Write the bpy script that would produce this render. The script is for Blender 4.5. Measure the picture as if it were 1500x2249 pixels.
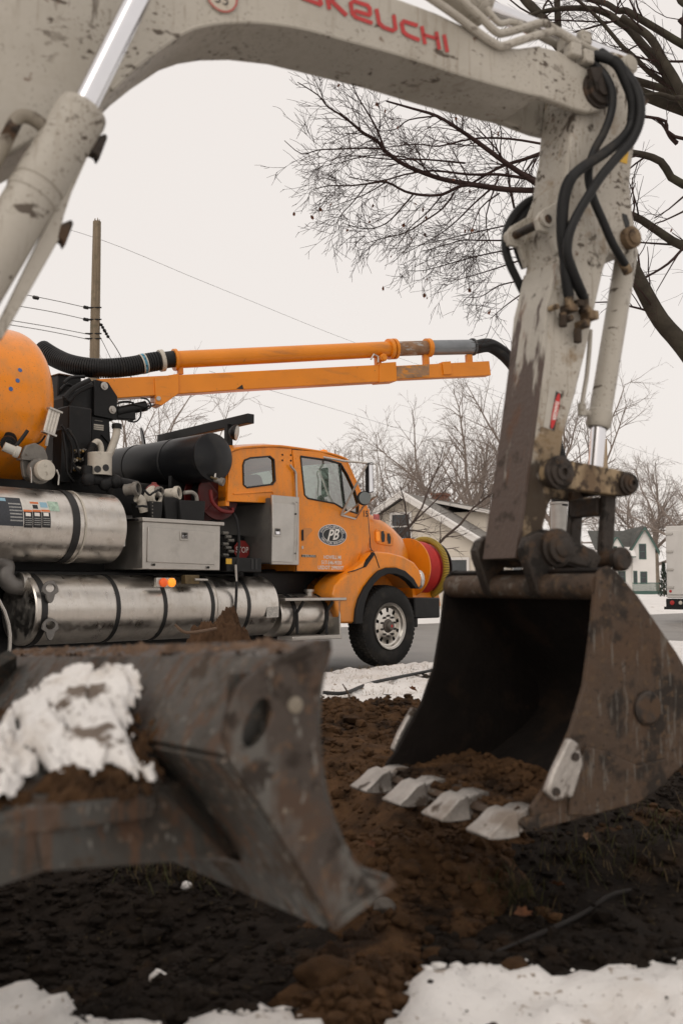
import bpy, bmesh, math, random
import numpy as np
from mathutils import Vector, Matrix, noise as mnoise
from mathutils.geometry import tessellate_polygon
R = math.radians
random.seed(7)
scene = bpy.context.scene
for o in list(bpy.data.objects): bpy.data.objects.remove(o)

# ------------------------------------------------------------------ camera, sky, sun, exposure
F_PX, CX, CY, HOR, CAM_H = 2186.0, 750.0, 1124.5, 1290.0, 1.03
PITCH = math.atan((HOR - CY) / F_PX)
cam_d = bpy.data.cameras.new('camera')
cam = bpy.data.objects.new('camera', cam_d)
scene.collection.objects.link(cam)
cam.location = (0, 0, CAM_H)
cam.rotation_euler = (R(90) + PITCH, 0, 0)
cam_d.sensor_fit = 'VERTICAL'
cam_d.sensor_height = 36.0
cam_d.lens = 35.0
cam_d.clip_end = 2000
cam_d.clip_start = 0.05
cam_d.dof.use_dof = True
cam_d.dof.focus_distance = 11.8
cam_d.dof.aperture_fstop = 3.4
scene.camera = cam

world = bpy.data.worlds.new('World')
scene.world = world
world.use_nodes = True
wn, wl = world.node_tree.nodes, world.node_tree.links
wn.clear()
SUN_EL, SUN_ROT = R(38), R(205)
sky = wn.new('ShaderNodeTexSky'); sky.sky_type = 'NISHITA'; sky.sun_disc = False
sky.sun_elevation = SUN_EL; sky.sun_rotation = SUN_ROT
sky.air_density = 1.0; sky.dust_density = 6.0; sky.ozone_density = 1.0
bg1 = wn.new('ShaderNodeBackground'); bg1.inputs[1].default_value = 0.012
bg2 = wn.new('ShaderNodeBackground')           # the closed, even cloud deck
bg2.inputs[0].default_value = (0.82, 0.762, 0.714, 1); bg2.inputs[1].default_value = 1.05
addn = wn.new('ShaderNodeAddShader'); wout = wn.new('ShaderNodeOutputWorld')
wl.new(sky.outputs[0], bg1.inputs[0])
wl.new(bg1.outputs[0], addn.inputs[0]); wl.new(bg2.outputs[0], addn.inputs[1])
wl.new(addn.outputs[0], wout.inputs[0])

sun_d = bpy.data.lights.new('sun', 'SUN'); sun_d.energy = 0.5; sun_d.angle = R(35); sun_d.color = (1, .96, .9)
sun = bpy.data.objects.new('sun', sun_d); scene.collection.objects.link(sun)
# sun_rotation is measured clockwise from +Y seen from above
sdir = Vector((math.sin(SUN_ROT) * math.cos(SUN_EL), math.cos(SUN_ROT) * math.cos(SUN_EL), math.sin(SUN_EL)))
sun.rotation_euler = sdir.to_track_quat('Z', 'Y').to_euler()
sun.location = (0, 0, 30)

scene.view_settings.view_transform = 'Standard'
scene.view_settings.look = 'None'
scene.view_settings.exposure = 0.0
scene.view_settings.gamma = 1.0
scene.view_settings.use_curve_mapping = False
scene.render.engine = 'CYCLES'
scene.cycles.use_denoising = True
scene.cycles.max_bounces = 6
scene.cycles.diffuse_bounces = 2
scene.cycles.glossy_bounces = 3
scene.cycles.transmission_bounces = 4
scene.cycles.transparent_max_bounces = 12
scene.cycles.caustics_reflective = False
scene.cycles.caustics_refractive = False

# ------------------------------------------------------------------ measuring helpers
FW = Vector((0, math.cos(PITCH), math.sin(PITCH)))
UP = Vector((0, -math.sin(PITCH), math.cos(PITCH)))
RT = Vector((1, 0, 0))
EYE = Vector((0, 0, CAM_H))
def ray(x, y): return FW + RT * ((x - CX) / F_PX) + UP * ((CY - y) / F_PX)
def at(x, y, Y):
    d = ray(x, y); return EYE + d * (Y / d.y)
def on_ground(x, y, z=0.0):
    d = ray(x, y); return EYE + d * ((z - CAM_H) / d.z)
class Frame:
    """upright local frame: u forward, v to the left, z up"""
    def __init__(s, o, deg):
        a = R(deg); s.o = Vector(o); s.a = a
        s.u = Vector((math.cos(a), math.sin(a), 0)); s.v = Vector((-math.sin(a), math.cos(a), 0))
    def __call__(s, x, y, v=0.0):                 # where the sight line meets the upright plane v
        d = ray(x, y); t = (v - (EYE - s.o).dot(s.v)) / d.dot(s.v); P = EYE + d * t - s.o
        return Vector((P.dot(s.u), v, P.z))
    def atu(s, x, y, u):                          # ... or the upright cross plane u
        d = ray(x, y); t = (u - (EYE - s.o).dot(s.u)) / d.dot(s.u); P = EYE + d * t - s.o
        return Vector((u, P.dot(s.v), P.z))
    def loc(s, w):
        P = Vector(w) - s.o; return Vector((P.dot(s.u), P.dot(s.v), P.z))
def zoom(x0, y0, k): return lambda x, y: (x0 + x / k, y0 + y / k)

# ------------------------------------------------------------------ materials
MATS = {}
def nd(nt, t, **kw):
    n = nt.nodes.new(t)
    for k, v in kw.items(): setattr(n, k, v)
    return n
def mat(name, col, rough=.6, metal=0.0, var=.12, vscale=6.0, bump=.0, bscale=60.0, spots=(), stretch=None, spec=.5, coat=0.0, rvar=0.0, emit=None, coord='Object'):
    """principled + mottling + layers of marks; spots = (colour, scale, threshold, softness, stretch xyz, roughness or None, strength)"""
    if name in MATS: return MATS[name]
    m = bpy.data.materials.new(name); m.use_nodes = True; nt = m.node_tree; L = nt.links.new
    b = nt.nodes['Principled BSDF']
    b.inputs['Metallic'].default_value = metal; b.inputs['Specular IOR Level'].default_value = spec
    b.inputs['Coat Weight'].default_value = coat; b.inputs['Coat Roughness'].default_value = .12
    tc = nd(nt, 'ShaderNodeTexCoord')
    def tex(scale, st=None, detail=5, rot=None):
        mp = nd(nt, 'ShaderNodeMapping'); L(tc.outputs[coord], mp.inputs[0])
        if st: mp.inputs['Scale'].default_value = st
        if rot: mp.inputs['Rotation'].default_value = rot
        n = nd(nt, 'ShaderNodeTexNoise'); n.inputs['Scale'].default_value = scale; n.inputs['Detail'].default_value = detail
        n.inputs['Roughness'].default_value = .6
        L(mp.outputs[0], n.inputs['Vector']); return n
    n0 = tex(vscale, stretch)
    mx = nd(nt, 'ShaderNodeMix', data_type='RGBA')
    c = Vector(col)
    mx.inputs[6].default_value = (*(c * (1 - var)), 1); mx.inputs[7].default_value = (*[min(1, q) for q in c * (1 + var)], 1)
    mr0 = nd(nt, 'ShaderNodeMapRange'); mr0.inputs[1].default_value = .3; mr0.inputs[2].default_value = .7
    L(n0.outputs[0], mr0.inputs[0]); L(mr0.outputs[0], mx.inputs[0])
    cur = mx.outputs[2]; rcur = None
    b.inputs['Roughness'].default_value = rough
    if rvar:
        mr = nd(nt, 'ShaderNodeMapRange'); mr.inputs[1].default_value = .3; mr.inputs[2].default_value = .7
        mr.inputs[3].default_value = max(0.02, rough - rvar); mr.inputs[4].default_value = min(1, rough + rvar)
        L(n0.outputs[0], mr.inputs[0]); rcur = mr.outputs[0]
    mets = metal
    mcur = None
    for i, sp in enumerate(spots):
        (sc, ss, th, so, st, sr, sg, gr, gate) = (list(sp) + [None] * 9)[:9]
        n = tex(ss, st, 6, (i * .7 + .3, i * .5, i * 1.1))
        if st: n.inputs['Detail'].default_value = 4
        mr = nd(nt, 'ShaderNodeMapRange'); mr.inputs[1].default_value = th; mr.inputs[2].default_value = th + so
        mr.inputs[4].default_value = 1.0 if sg is None else sg
        if gr:      # marks gather between two heights (wear, caked mud)
            sx = nd(nt, 'ShaderNodeSeparateXYZ'); L(tc.outputs[coord], sx.inputs[0])
            gm_ = nd(nt, 'ShaderNodeMapRange'); gm_.inputs[1].default_value = gr[0]; gm_.inputs[2].default_value = gr[1]; gm_.inputs[4].default_value = gr[2]
            L(sx.outputs[2], gm_.inputs[0]); ad = nd(nt, 'ShaderNodeMath', operation='ADD'); L(n.outputs[0], ad.inputs[0]); L(gm_.outputs[0], ad.inputs[1]); L(ad.outputs[0], mr.inputs[0])
        else: L(n.outputs[0], mr.inputs[0])
        fac = mr.outputs[0]
        if gate:    # marks come in clusters
            g2 = tex(gate[0], None, 3, (1.3 + i, .2, .9)); gm2 = nd(nt, 'ShaderNodeMapRange'); gm2.inputs[1].default_value = gate[1]; gm2.inputs[2].default_value = gate[2]
            L(g2.outputs[0], gm2.inputs[0]); ml = nd(nt, 'ShaderNodeMath', operation='MULTIPLY'); L(fac, ml.inputs[0]); L(gm2.outputs[0], ml.inputs[1]); fac = ml.outputs[0]
        q = nd(nt, 'ShaderNodeMix', data_type='RGBA'); L(fac, q.inputs[0]); L(cur, q.inputs[6]); q.inputs[7].default_value = (*sc, 1)
        cur = q.outputs[2]
        if sr is not None:
            q = nd(nt, 'ShaderNodeMix', data_type='FLOAT'); L(mr.outputs[0], q.inputs[0])
            if rcur is None: q.inputs[2].default_value = rough
            else: L(rcur, q.inputs[2])
            q.inputs[3].default_value = sr; rcur = q.outputs[0]
        if metal > .3:
            q = nd(nt, 'ShaderNodeMix', data_type='FLOAT'); L(mr.outputs[0], q.inputs[0])
            if mcur is None: q.inputs[2].default_value = metal
            else: L(mcur, q.inputs[2])
            q.inputs[3].default_value = 0; mcur = q.outputs[0]
    L(cur, b.inputs['Base Color'])
    if rcur is not None: L(rcur, b.inputs['Roughness'])
    if mcur is not None: L(mcur, b.inputs['Metallic'])
    if bump:
        nb = tex(bscale, stretch); bp = nd(nt, 'ShaderNodeBump'); bp.inputs['Strength'].default_value = min(1, bump); bp.inputs['Distance'].default_value = .01 * max(1, bump)
        L(nb.outputs[0], bp.inputs['Height']); L(bp.outputs[0], b.inputs['Normal'])
    if emit:
        b.inputs['Emission Color'].default_value = (*emit[0], 1); b.inputs['Emission Strength'].default_value = emit[1]
    MATS[name] = m; return m

MUD = (.050, .032, .020)
RUST = (.105, .048, .022)
white = mat('dirty_white_paint', (.42, .388, .335), .5, 0, .08, 3, .12, 30,
    [((.21, .18, .135), 2.0, .50, .28, None, .8, .6), ((.25, .21, .165), 22, .56, .06, (2.4, 1, .25), .8, .5, None, (3, .48, .62)), (MUD, 9, .655, .02, (1, 1, 2.6), .9, .85), (MUD, 15, .60, .03, (2.6, 1, .6), .9, .9, None, (2.5, .53, .62)), (MUD, 50, .57, .03, (.8, 1, 1.3), .9, .9, None, (3.1, .53, .60)), ((.10, .075, .05), 110, .60, .03, None, .9, .8, None, (5, .47, .6)), (RUST, 12, .67, .03, None, .85, .8)])
armp = mat('arm_paint', (.44, .405, .35), .5, 0, .08, 3, .12, 30,
    [((.20, .17, .13), 2.2, .48, .28, None, .8, .6), ((.26, .225, .18), 30, .56, .06, (2.4, 1, .25), .8, .5), (MUD, 17, .60, .03, (2.4, 1, .7), .9, .9, None, (3, .53, .62)), (MUD, 50, .57, .03, (.8, 1, 1.3), .9, .85, None, (4, .52, .6)), ((.12, .09, .06), 120, .62, .03, None, .9, .8), (RUST, 12, .66, .03, None, .85, .8), ((.22, .15, .08), 9, .56, .12, None, .9, .85, (1.62, 1.30, .26)), ((.04, .027, .017), 13, .60, .08, None, .9, .95, (1.60, 1.25, .24))])
whitew = mat('worn_white_paint', (.31, .225, .130), .55, 0, .12, 4, .2, 30,
    [((.125, .080, .045), 6, .45, .12, (1, 1, .5), .85, .9), (MUD, 22, .55, .05, None, .9, .95), ((.030, .020, .013), 7, .50, .06, None, .9, .95)])
rubbed = mat('rubbed_brown_steel', (.40, .37, .32), .5, .05, .1, 8, .35, 60,
    [((.072, .046, .034), 9, .58, .08, (2.5, 2.5, .30), .5, 1.0, (1.95, 1.50, .32)), ((.13, .055, .024), 9, .58, .1, (2, 2, .5), .8, .6), ((.035, .025, .018), 14, .58, .06, None, .9, .7)])
chrome = mat('chromed_rod', (.75, .75, .78), .09, 1.0, .03, 10)
blackrub = mat('black_rubber', (.011, .011, .0115), .55, 0, .25, 20, .05, 80, [((.07, .058, .045), 7, .58, .15, None, .8, .45)], spec=.3)
pinst = mat('muddy_pin_steel', (.034, .025, .019), .55, .3, .3, 14, .4, 60, [((.10, .058, .032), 12, .53, .1, None, .9, .75), ((.012, .010, .008), 20, .55, .06, None, .9, .8)])
rustst = mat('rusty_bucket_steel', (.062, .038, .023), .62, .2, .25, 5, .5, 45,
    [((.090, .050, .027), 4, .48, .14, None, .9, .6), ((.018, .014, .011), 7, .52, .08, None, .9, .85), ((.15, .135, .115), 22, .58, .05, (3, 1, .35), .45, .6), ((.11, .07, .04), 45, .58, .04, None, .95, .7), ((.02, .015, .012), 60, .60, .04, None, .95, .7)])
rust_shade_in = mat('shade_dark_bucket_inside', (.011, .008, .0065), .85, 0, .35, 5, .5, 40, [((.03, .018, .011), 6, .54, .12, None, .9, .7)], spec=.2)  # shade of the bucket interior is put into this near-black steel colour
brightst = mat('ground_bright_steel', (.42, .39, .36), .42, .8, .2, 14, .4, 60, [(MUD, 12, .55, .06, None, .9, .95), ((.15, .105, .07), 6, .50, .15, None, .7, .7)])
bladepaint = mat('worn_shaded_blade_paint', (.052, .049, .043), .5, .1, .22, 4, .3, 40,  # worn grey paint, its base darkened for the machine's shade on the blade
    [((.034, .024, .017), 3, .50, .12, None, .95, .8), (RUST, 24, .545, .05, (1.2, 1.2, .10), .85, .55), ((.10, .055, .030), 30, .59, .04, None, .9, .5), (MUD, 9, .56, .06, None, .95, .9), ((.21, .20, .18), 60, .63, .03, (1, 1, .4), .6, .7), ((.16, .12, .09), 45, .60, .04, None, .9, .6)])
bladerust = mat('rusty_blade_end', (.048, .035, .027), .55, .2, .3, 6, .5, 40,
    [((.085, .046, .026), 9, .49, .10, None, .9, .6), ((.105, .100, .090), 8, .53, .07, (1, 1, .4), .45, .8), ((.026, .018, .013), 12, .54, .06, None, .95, .9), ((.30, .26, .20), 22, .68, .03, None, .8, .7), ((.13, .075, .042), 40, .58, .04, None, .9, .55), ((.20, .19, .17), 50, .62, .03, (1, 1, .3), .5, .6)])
soil = mat('brown_soil', (.070, .037, .0175), .95, 0, .55, 9, 1.0, 70, [((.013, .0085, .006), 3.0, .52, .10, None, None, .85), ((.085, .048, .025), 16, .58, .10, None, None, .55)], spec=.15)
topsoil = mat('shade_dark_topsoil', (.017, .0125, .0095), .95, 0, .5, 7, 1.0, 60, [((.040, .024, .014), 3, .56, .10, None, None, .8), ((.06, .045, .025), 40, .62, .05, None, None, .6)], spec=.12)  # dark soil; shade under blade and bucket is also put into this colour
snowm = mat('old_snow', (.76, .735, .71), .7, 0, .06, 5, .6, 40, [((.24, .17, .11), 24, .61, .04, None, .9, .8), ((.10, .07, .045), 60, .64, .03, None, .9, .8), ((.50, .43, .36), 3.5, .52, .2, None, .8, .45)], spec=.3)

# ------------------------------------------------------------------ mesh builder
def frame_of(d):
    d = Vector(d).normalized(); a = Vector((0, 0, 1)) if abs(d.z) < .9 else Vector((1, 0, 0))
    x = d.cross(a).normalized(); return x, d.cross(x).normalized(), d
class MB:
    def __init__(s): s.v = []; s.f = []
    def add(s, vs, fs):
        o = len(s.v); s.v += [tuple(p) for p in vs]; s.f += [tuple(i + o for i in f) for f in fs]; return s
    def box(s, a, b):
        x0, y0, z0 = a; x1, y1, z1 = b
        x0, x1 = sorted((x0, x1)); y0, y1 = sorted((y0, y1)); z0, z1 = sorted((z0, z1))
        return s.add([(x0,y0,z0),(x1,y0,z0),(x1,y1,z0),(x0,y1,z0),(x0,y0,z1),(x1,y0,z1),(x1,y1,z1),(x0,y1,z1)],
            [(3,2,1,0),(4,5,6,7),(0,1,5,4),(1,2,6,5),(2,3,7,6),(3,0,4,7)])
    def hexa(s, q0, q1):
        return s.add(list(q0) + list(q1), [(3,2,1,0),(4,5,6,7),(0,1,5,4),(1,2,6,5),(2,3,7,6),(3,0,4,7)])
    def ext(s, pts, d, holes=()):
        """extrude a flat outline (with holes) by the vector d"""
        d = Vector(d); loops = [[Vector(p) for p in pts]] + [[Vector(p) for p in h] for h in holes]
        flat = [p for l in loops for p in l]; n = len(flat)
        tris = tessellate_polygon(loops)
        fs = []
        if holes:
            fs += [tuple(t) for t in tris] + [tuple(i + n for i in reversed(t)) for t in tris]
        else:
            fs += [tuple(range(n)), tuple(range(2 * n - 1, n - 1, -1))]
        k = 0
        for l in loops:
            m = len(l)
            fs += [(k + i, k + i + n, k + (i + 1) % m + n, k + (i + 1) % m) for i in range(m)]; k += m
        return s.add(flat + [p + d for p in flat], fs)
    def cyl(s, p0, p1, r0, r1=None, n=16, caps=True):
        p0, p1 = Vector(p0), Vector(p1); r1 = r0 if r1 is None else r1
        x, y, d = frame_of(p1 - p0); vs = []
        for p, r in ((p0, r0), (p1, r1)):
            for i in range(n):
                a = 2 * math.pi * i / n; vs.append(p + x * (r * math.cos(a)) + y * (r * math.sin(a)))
        fs = [(i, (i + 1) % n, n + (i + 1) % n, n + i) for i in range(n)]
        if caps: fs += [tuple(range(n - 1, -1, -1)), tuple(range(n, 2 * n))]
        return s.add(vs, fs)
    def lathe(s, p0, d, prof, n=32, caps=True):
        """prof = [(distance along d, radius)]"""
        p0 = Vector(p0); x, y, d = frame_of(d); vs = []; fs = []
        for (t, r) in prof:
            for i in range(n):
                a = 2 * math.pi * i / n; vs.append(p0 + d * t + x * (r * math.cos(a)) + y * (r * math.sin(a)))
        for k in range(len(prof) - 1):
            fs += [(k*n + i, k*n + (i+1) % n, (k+1)*n + (i+1) % n, (k+1)*n + i) for i in range(n)]
        if caps: fs += [tuple(range(n - 1, -1, -1)), tuple(range((len(prof)-1)*n, len(prof)*n))]
        return s.add(vs, fs)
    def tube(s, pts, r, n=10, smooth=0, caps=True):
        P = [Vector(p) for p in pts]
        if smooth: P = spline(P, smooth)
        m = len(P); rs = r if isinstance(r, (list, tuple)) else [r] * m
        if len(rs) != m: rs = [rs[min(len(rs)-1, int(i * (len(rs)-1) / (m-1) + .5))] for i in range(m)]
        t = (P[1] - P[0]).normalized(); x, y, _ = frame_of(t); vs = []; fs = []
        for i in range(m):
            tt = (P[min(i+1, m-1)] - P[max(i-1, 0)])
            tt = tt.normalized() if tt.length > 1e-9 else t
            x = (x - tt * x.dot(tt))
            x = x.normalized() if x.length > 1e-6 else frame_of(tt)[0]
            y = tt.cross(x); t = tt
            for k in range(n):
                a = 2 * math.pi * k / n; vs.append(P[i] + x * (rs[i] * math.cos(a)) + y * (rs[i] * math.sin(a)))
        for i in range(m - 1):
            fs += [(i*n + k, i*n + (k+1) % n, (i+1)*n + (k+1) % n, (i+1)*n + k) for k in range(n)]
        if caps: fs += [tuple(range(n-1, -1, -1)), tuple(range((m-1)*n, m*n))]
        return s.add(vs, fs)
    def loft(s, secs, closed=True, caps=True):
        n = len(secs[0]); vs = [p for q in secs for p in q]; fs = []
        for k in range(len(secs) - 1):
            for i in range(n if closed else n - 1):
                fs.append((k*n + i, k*n + (i+1) % n, (k+1)*n + (i+1) % n, (k+1)*n + i))
        if caps and closed: fs += [tuple(range(n-1, -1, -1)), tuple(range((len(secs)-1)*n, len(secs)*n))]
        return s.add(vs, fs)
    def ball(s, c, r, seg=12, rings=8, sc=(1,1,1)):
        c = Vector(c); prof = [(-math.cos(math.pi*k/rings), max(1e-4, math.sin(math.pi*k/rings))) for k in range(rings+1)]
        o = len(s.v); s.lathe((0,0,0), (0,0,1), [(a*r, b*r) for a, b in prof], seg)
        for i in range(o, len(s.v)):
            p = s.v[i]; s.v[i] = (c.x + p[0]*sc[0], c.y + p[1]*sc[1], c.z + p[2]*sc[2])
        return s
    def build(s, name, m, parent=None, smooth=35, bevel=0, seg=2, label=None):
        me = bpy.data.meshes.new(name); me.from_pydata(s.v, [], s.f); me.update()
        bm = bmesh.new(); bm.from_mesh(me); bmesh.ops.recalc_face_normals(bm, faces=bm.faces); bm.to_mesh(me); bm.free()
        if smooth:
            me.shade_smooth(); me.set_sharp_from_angle(angle=R(smooth))
        me.materials.append(m)
        o = bpy.data.objects.new(name, me); scene.collection.objects.link(o)
        if parent is not None: o.parent = parent
        if bevel:
            b = o.modifiers.new('bevel', 'BEVEL'); b.width = bevel; b.segments = seg; b.limit_method = 'ANGLE'; b.angle_limit = R(40)
            b.harden_normals = False
        if label: o['label'] = label
        return o
def spline(P, k=6):
    """Catmull-Rom through the points"""
    P = [Vector(p) for p in P]; out = []
    for i in range(len(P) - 1):
        a, b, c, d = P[max(i-1, 0)], P[i], P[i+1], P[min(i+2, len(P)-1)]
        for j in range(k):
            t = j / k; t2, t3 = t*t, t*t*t
            out.append(.5 * ((2*b) + (c - a)*t + (2*a - 5*b + 4*c - d)*t2 + (3*b - a - 3*c + d)*t3))
    return out + [P[-1]]
def tag(o, label, cat, group=None, kind=None):
    o['label'] = label
    if cat: o['category'] = cat
    if group: o['group'] = group
    if kind: o['kind'] = kind
    return o
def empty(name, loc, rz=0.0, parent=None):
    o = bpy.data.objects.new(name, None); scene.collection.objects.link(o)
    o.location = loc; o.rotation_euler = (0, 0, rz); o.empty_display_size = .2
    if parent: o.parent = parent
    return o
def text_mesh(s, size=1.0, shear=0.0, bold=0.0):
    cu = bpy.data.curves.new('lettering', 'FONT'); cu.body = s; cu.size = size; cu.align_x = 'CENTER'; cu.align_y = 'CENTER'; cu.shear = shear; cu.offset = bold; cu.resolution_u = 3
    ob = bpy.data.objects.new('lettering', cu); scene.collection.objects.link(ob)
    dg = bpy.context.evaluated_depsgraph_get(); me = bpy.data.meshes.new_from_object(ob.evaluated_get(dg))
    vs = [tuple(v.co) for v in me.vertices]; fs = [tuple(p.vertices) for p in me.polygons]
    bpy.data.objects.remove(ob); bpy.data.curves.remove(cu); bpy.data.meshes.remove(me)
    return vs, fs
def put_text(mb, s, size, org, ax, ay, shear=0.0, bold=0.0, width=None, fn=None):
    vs, fs = text_mesh(s, size, shear, bold)
    if width:
        w = max(v[0] for v in vs) - min(v[0] for v in vs); k = width / w; vs = [(v[0]*k, v[1], 0) for v in vs]
    if fn: P = [fn(v[0], v[1]) for v in vs]
    else:
        org, ax, ay = Vector(org), Vector(ax), Vector(ay); P = [org + ax * v[0] + ay * v[1] for v in vs]
    return mb.add(P, fs)
# ------------------------------------------------------------------ terrain
rng = np.random.RandomState(3)
_perm = rng.rand(256, 256)
def vnoise(x, y):
    xi = np.floor(x).astype(int); yi = np.floor(y).astype(int); fx = x - xi; fy = y - yi
    fx = fx*fx*(3 - 2*fx); fy = fy*fy*(3 - 2*fy)
    g = lambda a, b: _perm[a % 256, b % 256]
    return (g(xi, yi)*(1-fx) + g(xi+1, yi)*fx)*(1-fy) + (g(xi, yi+1)*(1-fx) + g(xi+1, yi+1)*fx)*fy
def fbm(x, y, o=4, p=.5):
    r = 0; a = 1; t = 0
    for i in range(o): r = r + a*vnoise(x*2**i + 17*i, y*2**i + 31*i); t += a; a *= p
    return r/t
RD = Vector((math.cos(R(46)), math.sin(R(46)), 0)); RN = Vector((-RD.y, RD.x, 0))
R0 = Vector((.30, 12.35, 0)); ROAD_W = 10.6
def smooth(a, b, x):
    t = np.clip((x - a)/(b - a), 0, 1); return t*t*(3 - 2*t)
def road_q(x, y): return (x - R0.x)*RN.x + (y - R0.y)*RN.y
def bumpf(x, y, cx, cy, rx, ry, h, rot=0):
    c, s = math.cos(rot), math.sin(rot); dx = x - cx; dy = y - cy
    return h*np.exp(-((dx*c + dy*s)/rx)**2 - ((-dx*s + dy*c)/ry)**2)
def soil_z(x, y):
    q = road_q(x, y)
    z = .10*(1 - smooth(-.7, .0, q)) - .06*smooth(-.2, .3, q)
    z = z + .02*(fbm(x*1.3, y*1.3) - .5)
    near = 1 - smooth(6.0, 8.0, y)
    z = z + bumpf(x, y, .05, 5.5, .95, .85, .17) + bumpf(x, y, .55, 4.5, .8, .8, .07) + bumpf(x, y, -1.6, 5.0, 1.4, .9, .14)
    z = z + bumpf(x, y, 1.9, 4.2, 1.0, .8, .10)
    z = z - bumpf(x, y, -.75, 2.9, .75, .42, .13, -.2) - bumpf(x, y, 1.3, 2.95, .7, .30, .10) 
    rough = near*smooth(1.5, 2.4, y)
    z = z + rough*(.10*(fbm(x*3.1, y*3.1, 4, .6) - .5) + .05*(fbm(x*11, y*11, 3, .6) - .5))
    return z
def dug(x, y):
    """1 where the turf has been dug up"""
    e = .55*(fbm(x*1.7 + 4, y*1.7, 4) - .5)
    far = 1 - smooth(5.75, 6.25, y + e*1.2 - .35*x + .12)          # far edge of the heap
    yb = np.interp(x, [-1.2, -.80, -.66, -.55, -.42, -.30, -.12, -.05, .0, .05, .09, .16, .35, .60, .85, 1.5], [2.5, 2.50, 2.46, 2.22, 2.20, 2.24, 2.30, 2.26, 2.0, 2.0, 2.2, 2.42, 2.46, 2.50, 2.56, 2.6])
    nearcut = smooth(-.05, .05, (y - yb) + .22*e + .16*(fbm(x*9 + 2, y*9, 3) - .5))
    return far*nearcut
def spoil_t(x, y):
    """thickness of the brown spoil thrown up between blade and bucket"""
    cx = np.interp(y, [2.0, 2.5, 3.0, 3.6, 4.4, 5.4, 6.4], [.02, .06, .16, .25, .12, .15, .30]); w = np.interp(y, [2.0, 2.5, 3.0, 3.6, 4.4, 5.4, 6.4], [.10, .14, .24, .42, .75, 1.0, .9])
    n = fbm(x*2.6 + 3, y*2.6, 4, .6) - .5; m = fbm(x*8 + 1, y*8, 3, .6) - .5
    return .12*np.exp(-((x - cx)/w)**2)*(.45 + .55*smooth(2.4, 3.4, y)) - .042 + .15*n + .08*m
def snow_t(x, y):
    n = fbm(x*2.3 + 9, y*2.3, 5, .55) - .5; n2 = fbm(x*9, y*9 + 3, 3, .6) - .5
    d = dug(x, y); q = road_q(x, y)
    n3 = fbm(x*26, y*26 + 7, 2, .6) - .5
    t = .024 + .105*n + .070*n2 + .030*n3 - .16*d - .10*smooth(-.75, -.1, q + .5*n)
    t = t + .012*(1 - smooth(2.2, 3.2, y))
    return t
def grid_mesh(name, xs, ys, zf, m, keep=None):
    X, Y = np.meshgrid(xs, ys); Z = zf(X, Y); nx, ny = len(xs), len(ys)
    V = np.stack([X.ravel(), Y.ravel(), Z.ravel()], 1)
    i = np.arange(nx*ny).reshape(ny, nx)
    Fq = np.stack([i[:-1, :-1].ravel(), i[:-1, 1:].ravel(), i[1:, 1:].ravel(), i[1:, :-1].ravel()], 1)
    if keep is not None:
        K = keep(X, Y).ravel(); Fq = Fq[K[Fq].any(1)]
        used = np.unique(Fq); mp = -np.ones(len(V), int); mp[used] = np.arange(len(used)); V = V[used]; Fq = mp[Fq]
    me = bpy.data.meshes.new(name); me.from_pydata(V.tolist(), [], Fq.tolist()); me.shade_smooth(); me.materials.append(m)
    o = bpy.data.objects.new(name, me); scene.collection.objects.link(o); return o

asphalt = mat('wet_worn_asphalt', (.21, .195, .18), .55, 0, .18, .6, .25, 90, [((.09, .082, .075), .9, .50, .2, None, .4, .7), ((.42, .40, .38), 40, .68, .05, None, .9, .35)], rvar=.12)
turf = mat('dead_turf', (.085, .068, .040), .95, 0, .4, 7, .6, 60, [((.03, .022, .015), 4, .52, .15, None, None, .8)], spec=.1)
farsnow = mat('trodden_snow', (.78, .755, .73), .75, 0, .06, .25, .2, 3, [((.30, .25, .19), .8, .62, .08, None, .9, .7), ((.45, .40, .34), 5, .64, .06, None, .9, .6)], spec=.25)

xs = np.concatenate([np.arange(-9, -3, .15), np.arange(-3, 3.2, .034), np.arange(3.2, 24, .2)])
ys = np.concatenate([np.arange(-3, 1.2, .15), np.arange(1.2, 7.4, .034), np.arange(7.4, 13.8, .07), np.arange(13.8, 34, .3)])
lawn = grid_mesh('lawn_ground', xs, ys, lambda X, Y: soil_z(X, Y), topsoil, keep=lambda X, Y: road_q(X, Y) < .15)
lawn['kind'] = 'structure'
spoil = grid_mesh('soil_mound', xs, ys, lambda X, Y: soil_z(X, Y) + np.clip(spoil_t(X, Y), -.03, .3)*smooth(.2, .7, dug(X, Y)) - .02*(1 - smooth(.2, .7, dug(X, Y))), soil, keep=lambda X, Y: (spoil_t(X, Y) > -.02) & (dug(X, Y) > .15) & (np.abs(X) < 2.6))
spoil['kind'] = 'structure'
snow = grid_mesh('snow_cover', xs, ys, lambda X, Y: soil_z(X, Y) + np.clip(snow_t(X, Y), -.03, .07), snowm, keep=lambda X, Y: (snow_t(X, Y) > -.015) & (road_q(X, Y) < .1))
snow['kind'] = 'stuff'; snow['label'] = 'patchy trodden snow over the dug lawn'

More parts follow.
